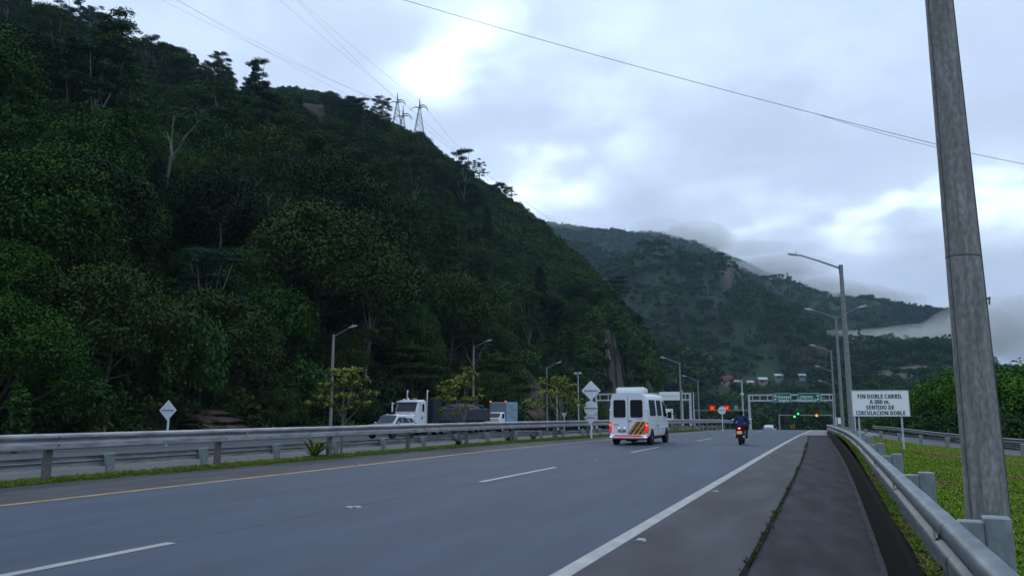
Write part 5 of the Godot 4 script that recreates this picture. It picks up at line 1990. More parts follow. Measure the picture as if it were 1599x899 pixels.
func suv(label: String, at: Vector3, turn: float) -> Node3D:   # front towards -z
	var t := thing("car", label, "car", at, turn)
	var pts := [[0.0, 0.30], [0.76, 0.30], [0.87, 0.40], [0.90, 0.62], [0.885, 0.90], [0.86, 1.02], [0.78, 1.28], [0.68, 1.56], [0.55, 1.66], [0.0, 1.70]]
	var b := MB.new()
	var rings := []
	for q in [[2.15, 0.86, 0.80, 0.62], [2.05, 0.95, 0.92, 0.70], [1.75, 1.0, 1.0, 0.96], [1.45, 1.0, 1.0, 1.0], [0.1, 1.0, 1.0, 1.02], [-0.35, 1.0, 1.0, 0.99], [-1.05, 1.0, 1.0, 0.10], [-1.75, 0.96, 0.97, 0.02], [-2.05, 0.88, 0.90, -0.02], [-2.15, 0.76, 0.75, -0.02]]:
		var kb: float = q[2]
		var kt: float = q[3]
		rings.append(section(pts, q[0], q[1], func(y: float) -> float: return 0.30 + (y - 0.30) * kb if y < 1.03 else 0.30 + 0.72 * kb + (y - 1.02) * kt))
	b.loft(rings, true, true, 0.75)
	part(t, "body", b.mesh(), M.car_silver)
	for s in [-1.0, 1.0]:
		part(t, "front_window", side_panel(s, Vector2(0.86, 1.02), Vector2(0.68, 1.56), flip(PackedVector2Array([Vector2(0.05, 0.06), Vector2(-0.88, 0.06), Vector2(-0.35, 0.48), Vector2(0.05, 0.52)]), s), 0.014), M.glass_dark)
		part(t, "rear_window", side_panel(s, Vector2(0.86, 1.02), Vector2(0.68, 1.56), flip(PackedVector2Array([Vector2(1.05, 0.06), Vector2(0.12, 0.06), Vector2(0.12, 0.52), Vector2(0.85, 0.46)]), s), 0.014), M.glass_dark)
		part(t, "quarter_window", side_panel(s, Vector2(0.86, 1.02), Vector2(0.68, 1.56), flip(PackedVector2Array([Vector2(1.75, 0.10), Vector2(1.15, 0.06), Vector2(0.98, 0.44), Vector2(1.55, 0.42)]), s), 0.014), M.glass_dark)
		part(t, "mirror", box_mesh(Vector3(s * 0.98, 1.08, -0.72), Vector3(0.22, 0.15, 0.12), 0.04), M.car_silver)
		part(t, "roof_rail", tube_mesh([Vector3(s * 0.6, 1.70, -0.2), Vector3(s * 0.6, 1.74, 0.2), Vector3(s * 0.6, 1.73, 1.4)], [0.02], 6), M.trim_black)
		part(t, "headlight", box_mesh(Vector3(s * 0.62, 0.82, -2.03), Vector3(0.34, 0.16, 0.2), 0.05), M.lamp_glass)
		part(t, "tail_light", box_mesh(Vector3(s * 0.72, 0.95, 2.06), Vector3(0.22, 0.3, 0.1), 0.04), M.red_trim)
		for wz in [1.32, -1.32]:
			var arch := MB.new()
			arch.prism(disc(0.41, 22), 0.012, Transform3D(Basis(Vector3.UP, s * PI / 2), Vector3(s * 0.885, 0.40, wz)))
			part(t, "wheel_arch", arch.mesh(), M.trim_black)
			wheel(t, Vector3(s * 0.80, 0.35, wz), 0.35, 0.22, s)
	b = MB.new()
	b.quad(Vector3(-0.70, 1.06, -1.0), Vector3(0.70, 1.06, -1.0), Vector3(0.57, 1.62, -0.42), Vector3(-0.57, 1.62, -0.42), Vector3(0, 1, -1))
	for k in 2:
		b.quad(Vector3(-0.70, 1.06, -1.0), Vector3(0.70, 1.06, -1.0), Vector3(0.70, 1.03, -0.98), Vector3(-0.70, 1.03, -0.98), Vector3(0, -1, 0))
	var glass := box_mesh(Vector3(0, 1.36, -0.765), Vector3(1.30, 0.80, 0.03), 0.012, Basis(Vector3.RIGHT, 0.86))
	part(t, "windscreen", glass, M.glass_tint)
	part(t, "rear_screen", box_mesh(Vector3(0, 1.34, 1.93), Vector3(1.15, 0.42, 0.03), 0.012, Basis(Vector3.RIGHT, -0.72)), M.glass_dark)
	part(t, "grille", box_mesh(Vector3(0, 0.72, -2.12), Vector3(0.7, 0.16, 0.06), 0.02), M.trim_black)
	part(t, "dashboard_paper", box_mesh(Vector3(0.42, 1.155, -1.0), Vector3(0.24, 0.02, 0.12), 0.004, Basis(Vector3.RIGHT, 0.6)), M.plate_white)
	return t


func dump_truck() -> void:
	# front towards +z in the world, so built with its front towards -z and turned
	var t := thing("cargo_truck", "white long-nosed truck with a tarpaulin-covered black load", "truck", P(-34.5, 57.2, left_h(60.0)), PI)
	var b := MB.new()
	# hood
	var rings := []
	for q in [[-0.1, 0.62, 0.75, 1.62], [0.25, 0.82, 0.7, 1.74], [1.55, 0.95, 0.7, 1.95]]:
		var w: float = q[1]
		var ring := []
		for p in [[-w, q[2]], [-w, q[3] - 0.22], [-w + 0.16, q[3] - 0.05], [-w * 0.4, q[3]], [w * 0.4, q[3]], [w - 0.16, q[3] - 0.05], [w, q[3] - 0.22], [w, q[2]]]:
			ring.append(Vector3(p[0], p[1], q[0]))
		rings.append(ring)
	b.loft(rings, true, true, 0.75)
	part(t, "hood", b.mesh(), M.truck_white)
	part(t, "grille", box_mesh(Vector3(0, 1.15, -0.13), Vector3(1.05, 0.8, 0.08), 0.03), M.chrome)
	part(t, "bumper", box_mesh(Vector3(0, 0.62, -0.12), Vector3(2.3, 0.34, 0.26), 0.06), M.chrome)
	# cab
	b = MB.new()
	rings = []
	for q in [[1.50, 1.10, 2.02], [1.62, 1.12, 2.4], [1.90, 1.12, 2.98], [2.05, 1.12, 3.06], [3.05, 1.12, 3.10], [3.20, 1.10, 3.04]]:
		var w: float = q[1]
		var ring := []
		for p in [[-w, 0.75], [-w, 1.9], [-w * 0.95, q[2] - 0.12], [-w * 0.82, q[2]], [w * 0.82, q[2]], [w * 0.95, q[2] - 0.12], [w, 1.9], [w, 0.75]]:
			ring.append(Vector3(p[0], minf(p[1], q[2]), q[0]))
		rings.append(ring)
	b.loft(rings, true, true, 0.8)
	part(t, "cab", b.mesh(), M.truck_white)
	part(t, "windscreen", box_mesh(Vector3(0, 2.46, 1.615), Vector3(1.90, 0.78, 0.05), 0.02, Basis(Vector3.RIGHT, 0.44)), M.glass_tint)
	part(t, "sun_visor", box_mesh(Vector3(0, 2.93, 1.74), Vector3(2.1, 0.08, 0.26), 0.03, Basis(Vector3.RIGHT, -0.2)), M.truck_white)
	for s in [-1.0, 1.0]:
		var dw := MB.new()
		dw.prism(round_rect(0.68, 0.66, 0.06), 0.02, Transform3D(Basis(Vector3.UP, s * PI / 2), Vector3(s * 1.105, 2.40, 2.42)), 0.005)
		part(t, "door_window", dw.mesh(), M.glass_dark)
		part(t, "door_seam", box_mesh(Vector3(s * 1.122, 1.7, 2.86), Vector3(0.01, 1.8, 0.02), 0.003), M.sign_bar)
		part(t, "door_emblem", box_mesh(Vector3(s * 1.125, 1.55, 2.4), Vector3(0.012, 0.22, 0.3), 0.004), M.sign_bar)
		part(t, "mirror", box_mesh(Vector3(s * 1.45, 2.45, 1.65), Vector3(0.16, 0.85, 0.1), 0.03), M.truck_white)
		part(t, "mirror_arm", tube_mesh([Vector3(s * 1.1, 2.8, 1.75), Vector3(s * 1.45, 2.75, 1.65)], [0.02], 6), M.chrome)
		part(t, "exhaust_stack", tube_mesh([Vector3(s * 1.02, 0.9, 3.42), Vector3(s * 1.02, 3.75, 3.42), Vector3(s * 1.02, 3.95, 3.52)], [0.085, 0.085, 0.07], 10), M.chrome)
		part(t, "fender", box_mesh(Vector3(s * 0.98, 1.08, 0.75), Vector3(0.42, 0.28, 1.3), 0.1), M.truck_white)
		part(t, "headlight", tube_mesh([Vector3(s * 0.92, 1.05, 0.02), Vector3(s * 0.92, 1.05, -0.12)], [0.14], 12), M.lamp_glass)
		part(t, "fuel_tank", tube_mesh([Vector3(s * 0.95, 0.72, 2.2), Vector3(s * 0.95, 0.72, 3.2)], [0.3], 14), M.chrome)
		wheel(t, Vector3(s * 0.98, 0.5, 0.75), 0.5, 0.3, s)
		for wz in [5.2, 6.5, 12.6, 13.9, 15.2]:
			wheel(t, Vector3(s * 0.95, 0.5, wz), 0.5, 0.5, s)
		for k in 5:
			part(t, "side_marker", box_mesh(Vector3(s * 1.26, 1.14, 5.0 + 2.6 * k), Vector3(0.05, 0.09, 0.14), 0.015), M.paint_yellow)
	part(t, "fender_mirror", tube_mesh([Vector3(1.05, 1.75, 0.2), Vector3(1.06, 1.86, 0.2)], [0.12], 10), M.truck_white)
	part(t, "roof_beacon", tube_mesh([Vector3(0.3, 3.08, 2.4), Vector3(0.3, 3.26, 2.4)], [0.13, 0.08], 10), M.lamp_glass)
	part(t, "air_horn", tube_mesh([Vector3(-0.35, 3.16, 2.1), Vector3(-0.35, 3.16, 2.8)], [0.09, 0.05], 8), M.box_orange)
	part(t, "air_horn", tube_mesh([Vector3(0.75, 3.14, 2.2), Vector3(0.75, 3.14, 2.7)], [0.06, 0.04], 8), M.chrome)
	part(t, "chassis_beam", box_mesh(Vector3(0, 0.95, 9.0), Vector3(1.0, 0.35, 13.6), 0.04), M.chassis)
	part(t, "trailer_bed", box_mesh(Vector3(0, 1.22, 10.3), Vector3(2.5, 0.22, 12.6), 0.03), M.chassis)
	part(t, "headboard", box_mesh(Vector3(0, 2.2, 4.2), Vector3(2.5, 2.0, 0.16), 0.04), M.headboard)
	for s in [-1.0, 1.0]:
		part(t, "headboard_side", box_mesh(Vector3(s * 1.22, 2.15, 5.0), Vector3(0.08, 1.85, 1.5), 0.03), M.headboard)
	# tarpaulin with sagging folds
	var f := FastNoiseLite.new()
	f.seed = 9
	f.frequency = 0.5
	rings = []
	for i in 49:
		var z := 5.7 + 10.8 * i / 48.0
		var ring := []
		var top := 2.36 + 0.03 * sin(z * 1.9) + 0.05 * f.get_noise_1d(z * 3.0)
		for k in 9:
			var v := k / 8.0
			ring.append(Vector3(-1.27 - 0.10 * f.get_noise_2d(z * 4.0 + v * 5.0, v * 3.0) * (1.0 - v * 0.4), 1.26 + v * (top - 1.26), z))
		for k in 6:
			var u := (k + 1) / 6.0
			ring.append(Vector3(lerpf(-1.2, 0.0, u), top + 0.10 * sin(u * PI * 0.5) + 0.04 * f.get_noise_2d(z * 3.0, u * 6.0), z))
		var left := ring.duplicate()
		left.reverse()
		for p in left.slice(1):
			ring.append(Vector3(-p.x, p.y + 0.03 * f.get_noise_2d(p.z * 5.0, p.x * 3.0), p.z))
		rings.append(ring)
	b = MB.new()
	b.loft(rings, true, true, 0.1)
	part(t, "tarpaulin", b.mesh(), M.tarp)
	rings = []
	for i in 13:
		var u := i / 12.0
		var hgt := 0.62 * pow(sin(PI * clampf(u * 0.94 + 0.03, 0, 1)), 0.35)
		var ring := []
		for k in 13:
			var a := PI * k / 12.0
			ring.append(Vector3(cos(a) * 1.08, 2.28 + sin(a) * hgt + 0.05 * f.get_noise_2d(u * 30.0, a * 6.0), 9.6 + 5.2 * u))
		rings.append(ring)
	b = MB.new()
	b.loft(rings, true, true, -0.2)
	part(t, "load", b.mesh(), M.cargo_black)
	for q in [[15.6, 2.5], [6.2, 2.4]]:
		part(t, "load_end", tube_mesh([Vector3(-0.9, q[1], q[0]), Vector3(0.9, q[1] + 0.05, q[0])], [0.26, 0.3], 12), M.cargo_black)


func box_truck() -> void:
	var t := thing("box_truck", "small truck with a light blue box body and white cab", "truck", P(-34.6, 77.2, left_h(79.0)), PI)
	var b := MB.new()
	var rings := []
	for q in [[0.0, 0.86, 1.5], [0.15, 0.92, 1.62], [0.75, 0.93, 2.12], [1.5, 0.93, 2.16]]:
		var w: float = q[1]
		var ring := []
		for p in [[-w, 0.5], [-w, 1.35], [-w * 0.94, q[2] - 0.1], [-w * 0.8, q[2]], [w * 0.8, q[2]], [w * 0.94, q[2] - 0.1], [w, 1.35], [w, 0.5]]:
			ring.append(Vector3(p[0], p[1], q[0]))
		rings.append(ring)
	b.loft(rings, true, true, 0.8)
	part(t, "cab", b.mesh(), M.truck_white)
	part(t, "windscreen", box_mesh(Vector3(0, 1.82, 0.33), Vector3(1.6, 0.66, 0.05), 0.02, Basis(Vector3.RIGHT, 0.86)), M.glass_tint)
	for s in [-1.0, 1.0]:
		var dw := MB.new()
		dw.prism(round_rect(0.6, 0.5, 0.05), 0.02, Transform3D(Basis(Vector3.UP, s * PI / 2), Vector3(s * 0.90, 1.72, 1.0)), 0.005)
		part(t, "door_window", dw.mesh(), M.glass_dark)
		part(t, "mirror", box_mesh(Vector3(s * 1.14, 1.65, 0.35), Vector3(0.16, 0.3, 0.08), 0.03), M.trim_black)
		part(t, "headlight", box_mesh(Vector3(s * 0.68, 0.85, -0.0), Vector3(0.26, 0.16, 0.06), 0.02), M.lamp_glass)
		wheel(t, Vector3(s * 0.82, 0.4, 0.75), 0.4, 0.24, s)
		wheel(t, Vector3(s * 0.80, 0.4, 3.6), 0.4, 0.4, s)
		part(t, "marker_lamp", box_mesh(Vector3(s * 0.92, 3.33, 1.62), Vector3(0.2, 0.11, 0.1), 0.03), M.tail_amber)
	part(t, "bumper", box_mesh(Vector3(0, 0.52, 0.0), Vector3(1.8, 0.26, 0.2), 0.05), M.truck_white)
	var body := part(t, "box_body", box_mesh(Vector3(0, 2.0, 3.25), Vector3(2.1, 2.5, 3.2), 0.05), M.box_blue)
	part(body, "front_panel", box_mesh(Vector3(0, 2.0, 1.64), Vector3(1.96, 2.36, 0.02), 0.006), M.box_grey)
	for q in [[2.45, 0.22, 0.1], [2.0, 0.16, -0.5], [1.62, 0.2, 0.3], [2.75, 0.12, -0.6]]:
		for s in [-1.0, 1.0]:
			part(body, "faded_print", box_mesh(Vector3(s * 1.053, q[0], 3.3 + q[2]), Vector3(0.008, q[1], 1.5), 0.002, Basis(Vector3.RIGHT, 0.12)), M.box_orange)
	part(t, "chassis_beam", box_mesh(Vector3(0, 0.6, 2.8), Vector3(0.9, 0.2, 4.0), 0.03), M.chassis)


# ---------------------------------------------------------------- the motorcyclist
# joins tapered capsules [a, b, ra, rb] with a smooth minimum and meshes the field as surface nets
func skin(bones: Array, cell: float, blend: float, colour: Callable, into: MB) -> void:
	var lo := Vector3.INF
	var hi := -Vector3.INF
	for q in bones:
		var r: float = maxf(q[2], q[3]) + blend * 0.5 + cell * 2.0
		lo = lo.min(q[0] - Vector3.ONE * r).min(q[1] - Vector3.ONE * r)
		hi = hi.max(q[0] + Vector3.ONE * r).max(q[1] + Vector3.ONE * r)
	var n := Vector3i(((hi - lo) / cell).ceil()) + Vector3i.ONE
	var field := PackedFloat32Array()
	field.resize(n.x * n.y * n.z)
	field.fill(1.0)
	var touched := PackedByteArray()
	touched.resize(field.size())
	for q in bones:
		var r: float = maxf(q[2], q[3]) + blend + cell * 2.0
		var a := Vector3i(((q[0].min(q[1]) - Vector3.ONE * r - lo) / cell).floor()).clamp(Vector3i.ZERO, n - Vector3i.ONE)
		var e := Vector3i(((q[0].max(q[1]) + Vector3.ONE * r - lo) / cell).ceil()).clamp(Vector3i.ZERO, n - Vector3i.ONE)
		var ab: Vector3 = q[1] - q[0]
		var l2 := maxf(ab.length_squared(), 1e-9)
		for z in range(a.z, e.z + 1):
			for y in range(a.y, e.y + 1):
				for x in range(a.x, e.x + 1):
					var p := lo + Vector3(x, y, z) * cell
					var t := clampf((p - q[0]).dot(ab) / l2, 0.0, 1.0)
					var d := p.distance_to(q[0] + ab * t) - lerpf(q[2], q[3], t)
					var i := (z * n.y + y) * n.x + x
					if touched[i] == 0:
						field[i] = d
						touched[i] = 1
					else:
						var h := maxf(blend - absf(field[i] - d), 0.0) / blend
						field[i] = minf(field[i], d) - h * h * blend * 0.25
	var vid := {}
	var verts := PackedVector3Array()
	var at := func(x: int, y: int, z: int) -> float: return field[(z * n.y + y) * n.x + x]
	for z in n.z - 1:
		for y in n.y - 1:
			for x in n.x - 1:
				var i := (z * n.y + y) * n.x + x
				var v := [field[i], field[i + 1], field[i + n.x], field[i + n.x + 1], field[i + n.x * n.y], field[i + n.x * n.y + 1], field[i + n.x * n.y + n.x], field[i + n.x * n.y + n.x + 1]]
				var neg := 0
				for k in 8:
					if v[k] < 0.0:
						neg += 1
				if neg == 0 or neg == 8:
					continue
				var s := Vector3.ZERO
				var c := 0
				for ed in [[0, 1], [2, 3], [4, 5], [6, 7], [0, 2], [1, 3], [4, 6], [5, 7], [0, 4], [1, 5], [2, 6], [3, 7]]:
					var va: float = v[ed[0]]
					var vb: float = v[ed[1]]
					if (va < 0.0) != (vb < 0.0):
						var t := va / (va - vb)
						var pa := Vector3(ed[0] & 1, (ed[0] >> 1) & 1, ed[0] >> 2)
						var pb := Vector3(ed[1] & 1, (ed[1] >> 1) & 1, ed[1] >> 2)
						s += pa.lerp(pb, t)
						c += 1
				vid[i] = verts.size()
				verts.append(lo + (Vector3(x, y, z) + s / c) * cell)
	var grad := func(p: Vector3) -> Vector3:
		var g := ((p - lo) / cell)
		var b := Vector3i(g.round()).clamp(Vector3i.ONE, n - Vector3i(2, 2, 2))
		return Vector3(at.call(b.x + 1, b.y, b.z) - at.call(b.x - 1, b.y, b.z), at.call(b.x, b.y + 1, b.z) - at.call(b.x, b.y - 1, b.z), at.call(b.x, b.y, b.z + 1) - at.call(b.x, b.y, b.z - 1)).normalized()
	var norms := PackedVector3Array()
	var cols := PackedColorArray()
	for p in verts:
		norms.append(grad.call(p))
		cols.append(colour.call(p))
	var step := [1, n.x, n.x * n.y]
	for z in range(1, n.z - 1):
		for y in range(1, n.y - 1):
			for x in range(1, n.x - 1):
				var i := (z * n.y + y) * n.x + x
				for ax in 3:
					if (field[i] < 0.0) == (field[i + step[ax]] < 0.0):
						continue
					var u: int = step[(ax + 1) % 3]
					var w: int = step[(ax + 2) % 3]
					var q := [i, i - u, i - u - w, i - w]
					if not (vid.has(q[0]) and vid.has(q[1]) and vid.has(q[2]) and vid.has(q[3])):
						continue
					var m := [vid[q[0]], vid[q[1]], vid[q[2]], vid[q[3]]]
					for tr in [[0, 1, 2], [0, 2, 3]]:
						into.col = cols[m[tr[0]]]
						into.tri(verts[m[tr[0]]], verts[m[tr[1]]], verts[m[tr[2]]], norms[m[tr[0]]], norms[m[tr[1]]], norms[m[tr[2]]])


func motorcycle() -> void:
	var at := P(-4.5, 40.9, road_h(40.9))
	var t := thing("motorcycle", "dark motorcycle with its red tail light lit, ahead in the right lane", "motorcycle", at)
	var mk := func(z: float, r: float, w: float) -> void:
		var x := Transform3D(Basis(Vector3.FORWARD, PI / 2), Vector3(0, r, z))
		var b := MB.new()
		b.lathe([Vector2(r * 0.72, w * 0.5), Vector2(r * 0.9, w * 0.48), Vector2(r * 0.98, w * 0.25), Vector2(r, 0.0), Vector2(r * 0.98, -w * 0.25), Vector2(r * 0.9, -w * 0.48), Vector2(r * 0.72, -w * 0.5), Vector2(r * 0.70, 0), Vector2(r * 0.72, w * 0.5)], 28, x)
		var ty := part(t, "tyre", b.mesh(), M.rubber)
		b = MB.new()
		b.lathe([Vector2(0.05, 0.06), Vector2(0.06, 0.0), Vector2(0.05, -0.06)], 12, x)
		for k in 7:
			var a := TAU * k / 7.0
			b.tube([Vector3(0, r, z), Vector3(0, r + cos(a) * r * 0.72, z + sin(a) * r * 0.72)], [0.016], 5, false)
		part(ty, "rim", b.mesh(), M.rim_metal)
	mk.call(0.66, 0.31, 0.15)
	mk.call(-0.70, 0.30, 0.11)
	part(t, "swing_arm", box_mesh(Vector3(0.10, 0.33, 0.36), Vector3(0.04, 0.07, 0.66), 0.012), M.bike_dark)
	part(t, "swing_arm", box_mesh(Vector3(-0.10, 0.33, 0.36), Vector3(0.04, 0.07, 0.66), 0.012), M.bike_dark)
	part(t, "engine", box_mesh(Vector3(0, 0.42, -0.12), Vector3(0.30, 0.34, 0.42), 0.06), M.bike_dark)
	var b := MB.new()
	skin([[Vector3(0, 0.76, -0.36), Vector3(0, 0.80, 0.0), 0.16, 0.13], [Vector3(0, 0.70, -0.1), Vector3(0, 0.66, 0.2), 0.13, 0.12]], 0.025, 0.08, func(_p): return Color.WHITE, b)
	part(t, "fuel_tank", b.mesh(), M.bike_red)
	b = MB.new()
	var rings := []
	for q in [[0.0, 0.12, 0.72, 0.80], [0.25, 0.15, 0.72, 0.80], [0.55, 0.13, 0.78, 0.86], [0.80, 0.09, 0.84, 0.90]]:
		var ring := []
		for k in 12:
			var a := TAU * k / 12.0
			ring.append(Vector3(cos(a) * q[1], (q[2] + q[3]) * 0.5 + sin(a) * (q[3] - q[2]) * 0.6, q[0]))
		rings.append(ring)
	b.loft(rings, true, true, 0.2)
	part(t, "saddle", b.mesh(), M.bike_dark)
	for s in [-1.0, 1.0]:
		b = MB.new()
		b.prism(PackedVector2Array([Vector2(0.1, 0.60), Vector2(0.84, 0.80), Vector2(0.84, 0.88), Vector2(0.2, 0.78)]), 0.035, Transform3D(Basis(Vector3.UP, -PI / 2), Vector3(s * 0.13 + 0.0175, 0, 0)), 0.008)
		part(t, "side_cover", b.mesh(), M.bike_red)
		part(t, "shock_absorber", tube_mesh([Vector3(s * 0.13, 0.36, 0.58), Vector3(s * 0.13, 0.70, 0.42)], [0.03], 8), M.bike_dark)
		part(t, "fork", tube_mesh([Vector3(s * 0.10, 0.30, -0.70), Vector3(s * 0.10, 0.92, -0.44)], [0.028], 8), M.rim_metal)
		part(t, "handlebar", tube_mesh([Vector3(s * 0.05, 0.98, -0.42), Vector3(s * 0.22, 1.04, -0.40), Vector3(s * 0.40, 1.02, -0.30)], [0.014], 6), M.bike_dark)
		part(t, "mirror_stem", tube_mesh([Vector3(s * 0.28, 1.04, -0.38), Vector3(s * 0.40, 1.20, -0.40)], [0.008], 5), M.bike_dark)
		part(t, "mirror", box_mesh(Vector3(s * 0.44, 1.22, -0.40), Vector3(0.13, 0.075, 0.03), 0.014), M.chrome)
		part(t, "turn_signal", box_mesh(Vector3(s * 0.20, 0.80, 0.84), Vector3(0.09, 0.05, 0.06), 0.015), M.trim_black)
		part(t, "footrest", tube_mesh([Vector3(s * 0.10, 0.34, 0.05), Vector3(s * 0.30, 0.33, 0.05)], [0.015], 6), M.bike_dark)
	part(t, "mudguard", box_mesh(Vector3(0, 0.60, 0.88), Vector3(0.17, 0.36, 0.03), 0.012, Basis(Vector3.RIGHT, -0.35)), M.bike_dark)
	part(t, "number_plate", box_mesh(Vector3(0.0, 0.61, 0.935), Vector3(0.26, 0.15, 0.012), 0.004, Basis(Vector3.RIGHT, -0.25)), M.plate_yellow)
	var tl := part(t, "tail_light", box_mesh(Vector3(0, 0.82, 0.88), Vector3(0.16, 0.08, 0.08), 0.02), M.brake_red)
	part(tl, "bulb", box_mesh(Vector3(0, 0.82, 0.915), Vector3(0.10, 0.05, 0.03), 0.012), M.brake_core)
	lamp_light(t, Vector3(0, 0.82, 1.02), Color(1, 0.12, 0.1), 0.02)
	part(t, "exhaust", tube_mesh([Vector3(0.16, 0.30, -0.1), Vector3(0.18, 0.30, 0.4), Vector3(0.19, 0.42, 0.82)], [0.025, 0.045, 0.05], 10), M.rim_metal)
	part(t, "headlight", tube_mesh([Vector3(0, 0.92, -0.50), Vector3(0, 0.92, -0.62)], [0.09, 0.1], 12), M.lamp_glass)
	# the rider
	var r := thing("person", "motorcyclist in a dark blue jacket and dark helmet, seen from behind", "person", at)
	b = MB.new()
	var bones := [
		[Vector3(-0.06, 0.92, 0.16), Vector3(0.06, 0.92, 0.16), 0.15, 0.15],
		[Vector3(0, 0.95, 0.14), Vector3(0, 1.16, 0.05), 0.145, 0.155],
		[Vector3(-0.09, 1.28, -0.02), Vector3(0.09, 1.28, -0.02), 0.13, 0.13],
		[Vector3(0, 1.16, 0.05), Vector3(0, 1.34, -0.03), 0.15, 0.11],
		[Vector3(-0.14, 1.36, -0.04), Vector3(0.14, 1.36, -0.04), 0.078, 0.078],
		[Vector3(0, 1.38, -0.04), Vector3(0, 1.49, -0.07), 0.06, 0.055]]
	for s in [-1.0, 1.0]:
		bones.append_array([
			[Vector3(s * 0.19, 1.35, -0.04), Vector3(s * 0.335, 1.14, -0.08), 0.068, 0.052],
			[Vector3(s * 0.335, 1.14, -0.08), Vector3(s * 0.36, 1.05, -0.27), 0.05, 0.036],
			[Vector3(s * 0.09, 0.90, 0.12), Vector3(s * 0.24, 0.80, -0.27), 0.095, 0.068],
			[Vector3(s * 0.24, 0.80, -0.27), Vector3(s * 0.245, 0.40, 0.0), 0.064, 0.042],
			[Vector3(s * 0.245, 0.385, 0.03), Vector3(s * 0.255, 0.36, -0.15), 0.046, 0.036]])
	skin(bones, 0.02, 0.05, func(p: Vector3) -> Color:
		if p.y < 0.44:
			return Color(0.012, 0.011, 0.011)
		return Color(0.012, 0.013, 0.02) if p.y < 0.93 or (absf(p.x) > 0.13 and p.y < 0.95) else Color(0.016, 0.034, 0.10), b)
	# hands: palm, four fingers curled over the grip and a thumb beneath it
	for s in [-1.0, 1.0]:
		var palm := Vector3(s * 0.375, 1.045, -0.295)
		var hand := [[palm + Vector3(-0.028, 0.006, 0.02), palm + Vector3(0.028, 0.006, 0.02), 0.019, 0.018], [palm + Vector3(0, 0.0, 0.035), palm + Vector3(0, 0.008, 0.0), 0.024, 0.024]]
		for k in 4:
			var x := -0.031 + 0.0205 * k
			var ln: float = [0.92, 1.05, 1.0, 0.8][k]
			var q0 := palm + Vector3(x, 0.008, 0.004)
			var q1 := q0 + Vector3(0, 0.006, -0.034 * ln)
			var q2 := q1 + Vector3(0, -0.026 * ln, -0.010)
			var q3 := q2 + Vector3(0, -0.012, 0.018 * ln)
			hand.append_array([[q0, q1, 0.0095, 0.009], [q1, q2, 0.009, 0.0085], [q2, q3, 0.0085, 0.0075]])
		var th := palm + Vector3(-s * 0.032, -0.004, 0.026)
		hand.append_array([[th, th + Vector3(-s * 0.016, -0.018, -0.014), 0.0115, 0.0105], [th + Vector3(-s * 0.016, -0.018, -0.014), th + Vector3(-s * 0.008, -0.028, -0.036), 0.0105, 0.009]])
		skin(hand, 0.004, 0.008, func(_p): return Color(0.02, 0.02, 0.022), b)
	part(r, "body", b.mesh(), M.blade)
	# helmet with visor and a strip of face
	b = MB.new()
	skin([[Vector3(0, 1.585, -0.06), Vector3(0, 1.605, -0.09), 0.128, 0.122], [Vector3(0, 1.52, -0.10), Vector3(0, 1.50, -0.16), 0.095, 0.075]], 0.012, 0.05, func(_p): return Color.WHITE, b)
	part(r, "helmet", b.mesh(), M.bike_dark)
	b = MB.new()
	skin([[Vector3(-0.06, 1.585, -0.165), Vector3(0.06, 1.585, -0.165), 0.048, 0.048]], 0.012, 0.02, func(_p): return Color.WHITE, b)
	part(r, "visor", b.mesh(), M.glass_dark)


# ---------------------------------------------------------------- pylons and wires
func pylon(label: String, at: Vector3, tall: float, turn: float) -> void:
	var t := thing("pylon", label, "pylon", at, turn)
	var half := tall * 0.13
	var b := MB.new()
	var legs := MB.new()
	var lev := [0.0, 0.18, 0.34, 0.48, 0.60, 0.70, 0.80]
	var w := func(v: float) -> float: return half * (1.0 - v / 0.80) + tall * 0.014 * v / 0.8
	var cs := [Vector2(1, 1), Vector2(-1, 1), Vector2(-1, -1), Vector2(1, -1)]
	for k in 4:
		var c: Vector2 = cs[k]
		var pts := []
		for v in lev:
			pts.append(Vector3(c.x * w.call(v), v * tall - 1.0, c.y * w.call(v)))
		part(t, "leg", tube_mesh(pts, [0.11], 5), M.pylon_steel)
		var c2: Vector2 = cs[(k + 1) % 4]
		for i in lev.size() - 1:
			var a: float = w.call(lev[i])
			var e: float = w.call(lev[i + 1])
			var y0: float = lev[i] * tall - 1.0
			var y1: float = lev[i + 1] * tall - 1.0
			b.tube([Vector3(c.x * a, y0, c.y * a), Vector3(c2.x * e, y1, c2.y * e)], [0.06], 4, false)
			b.tube([Vector3(c2.x * a, y0, c2.y * a), Vector3(c.x * e, y1, c.y * e)], [0.06], 4, false)
			b.tube([Vector3(c.x * e, y1, c.y * e), Vector3(c2.x * e, y1, c2.y * e)], [0.05], 4, false)
	part(t, "bracing", b.mesh(), M.pylon_steel)
	part(t, "mast_head", tube_mesh([Vector3(0, tall * 0.79 - 1.0, 0), Vector3(0, tall - 1.0, 0)], [tall * 0.02, 0.12], 6), M.pylon_steel)
	for q in [[0.80, -1.0, 0.16], [0.84, 1.0, 0.14], [0.80, 1.0, 0.15]]:
		part(t, "cross_arm", tube_mesh([Vector3(0, tall * q[0] - 1.0, 0), Vector3(q[1] * tall * q[2] * 0.5, tall * (q[0] + 0.02) - 1.0, 0), Vector3(q[1] * tall * q[2], tall * (q[0] - 0.015) - 1.0, 0)], [0.34, 0.22, 0.1], 6), M.pylon_steel)
		part(t, "insulator", tube_mesh([Vector3(q[1] * tall * q[2], tall * (q[0] - 0.015) - 1.0, 0), Vector3(q[1] * tall * q[2], tall * (q[0] - 0.065) - 1.0, 0)], [0.14], 6), M.pylon_steel)


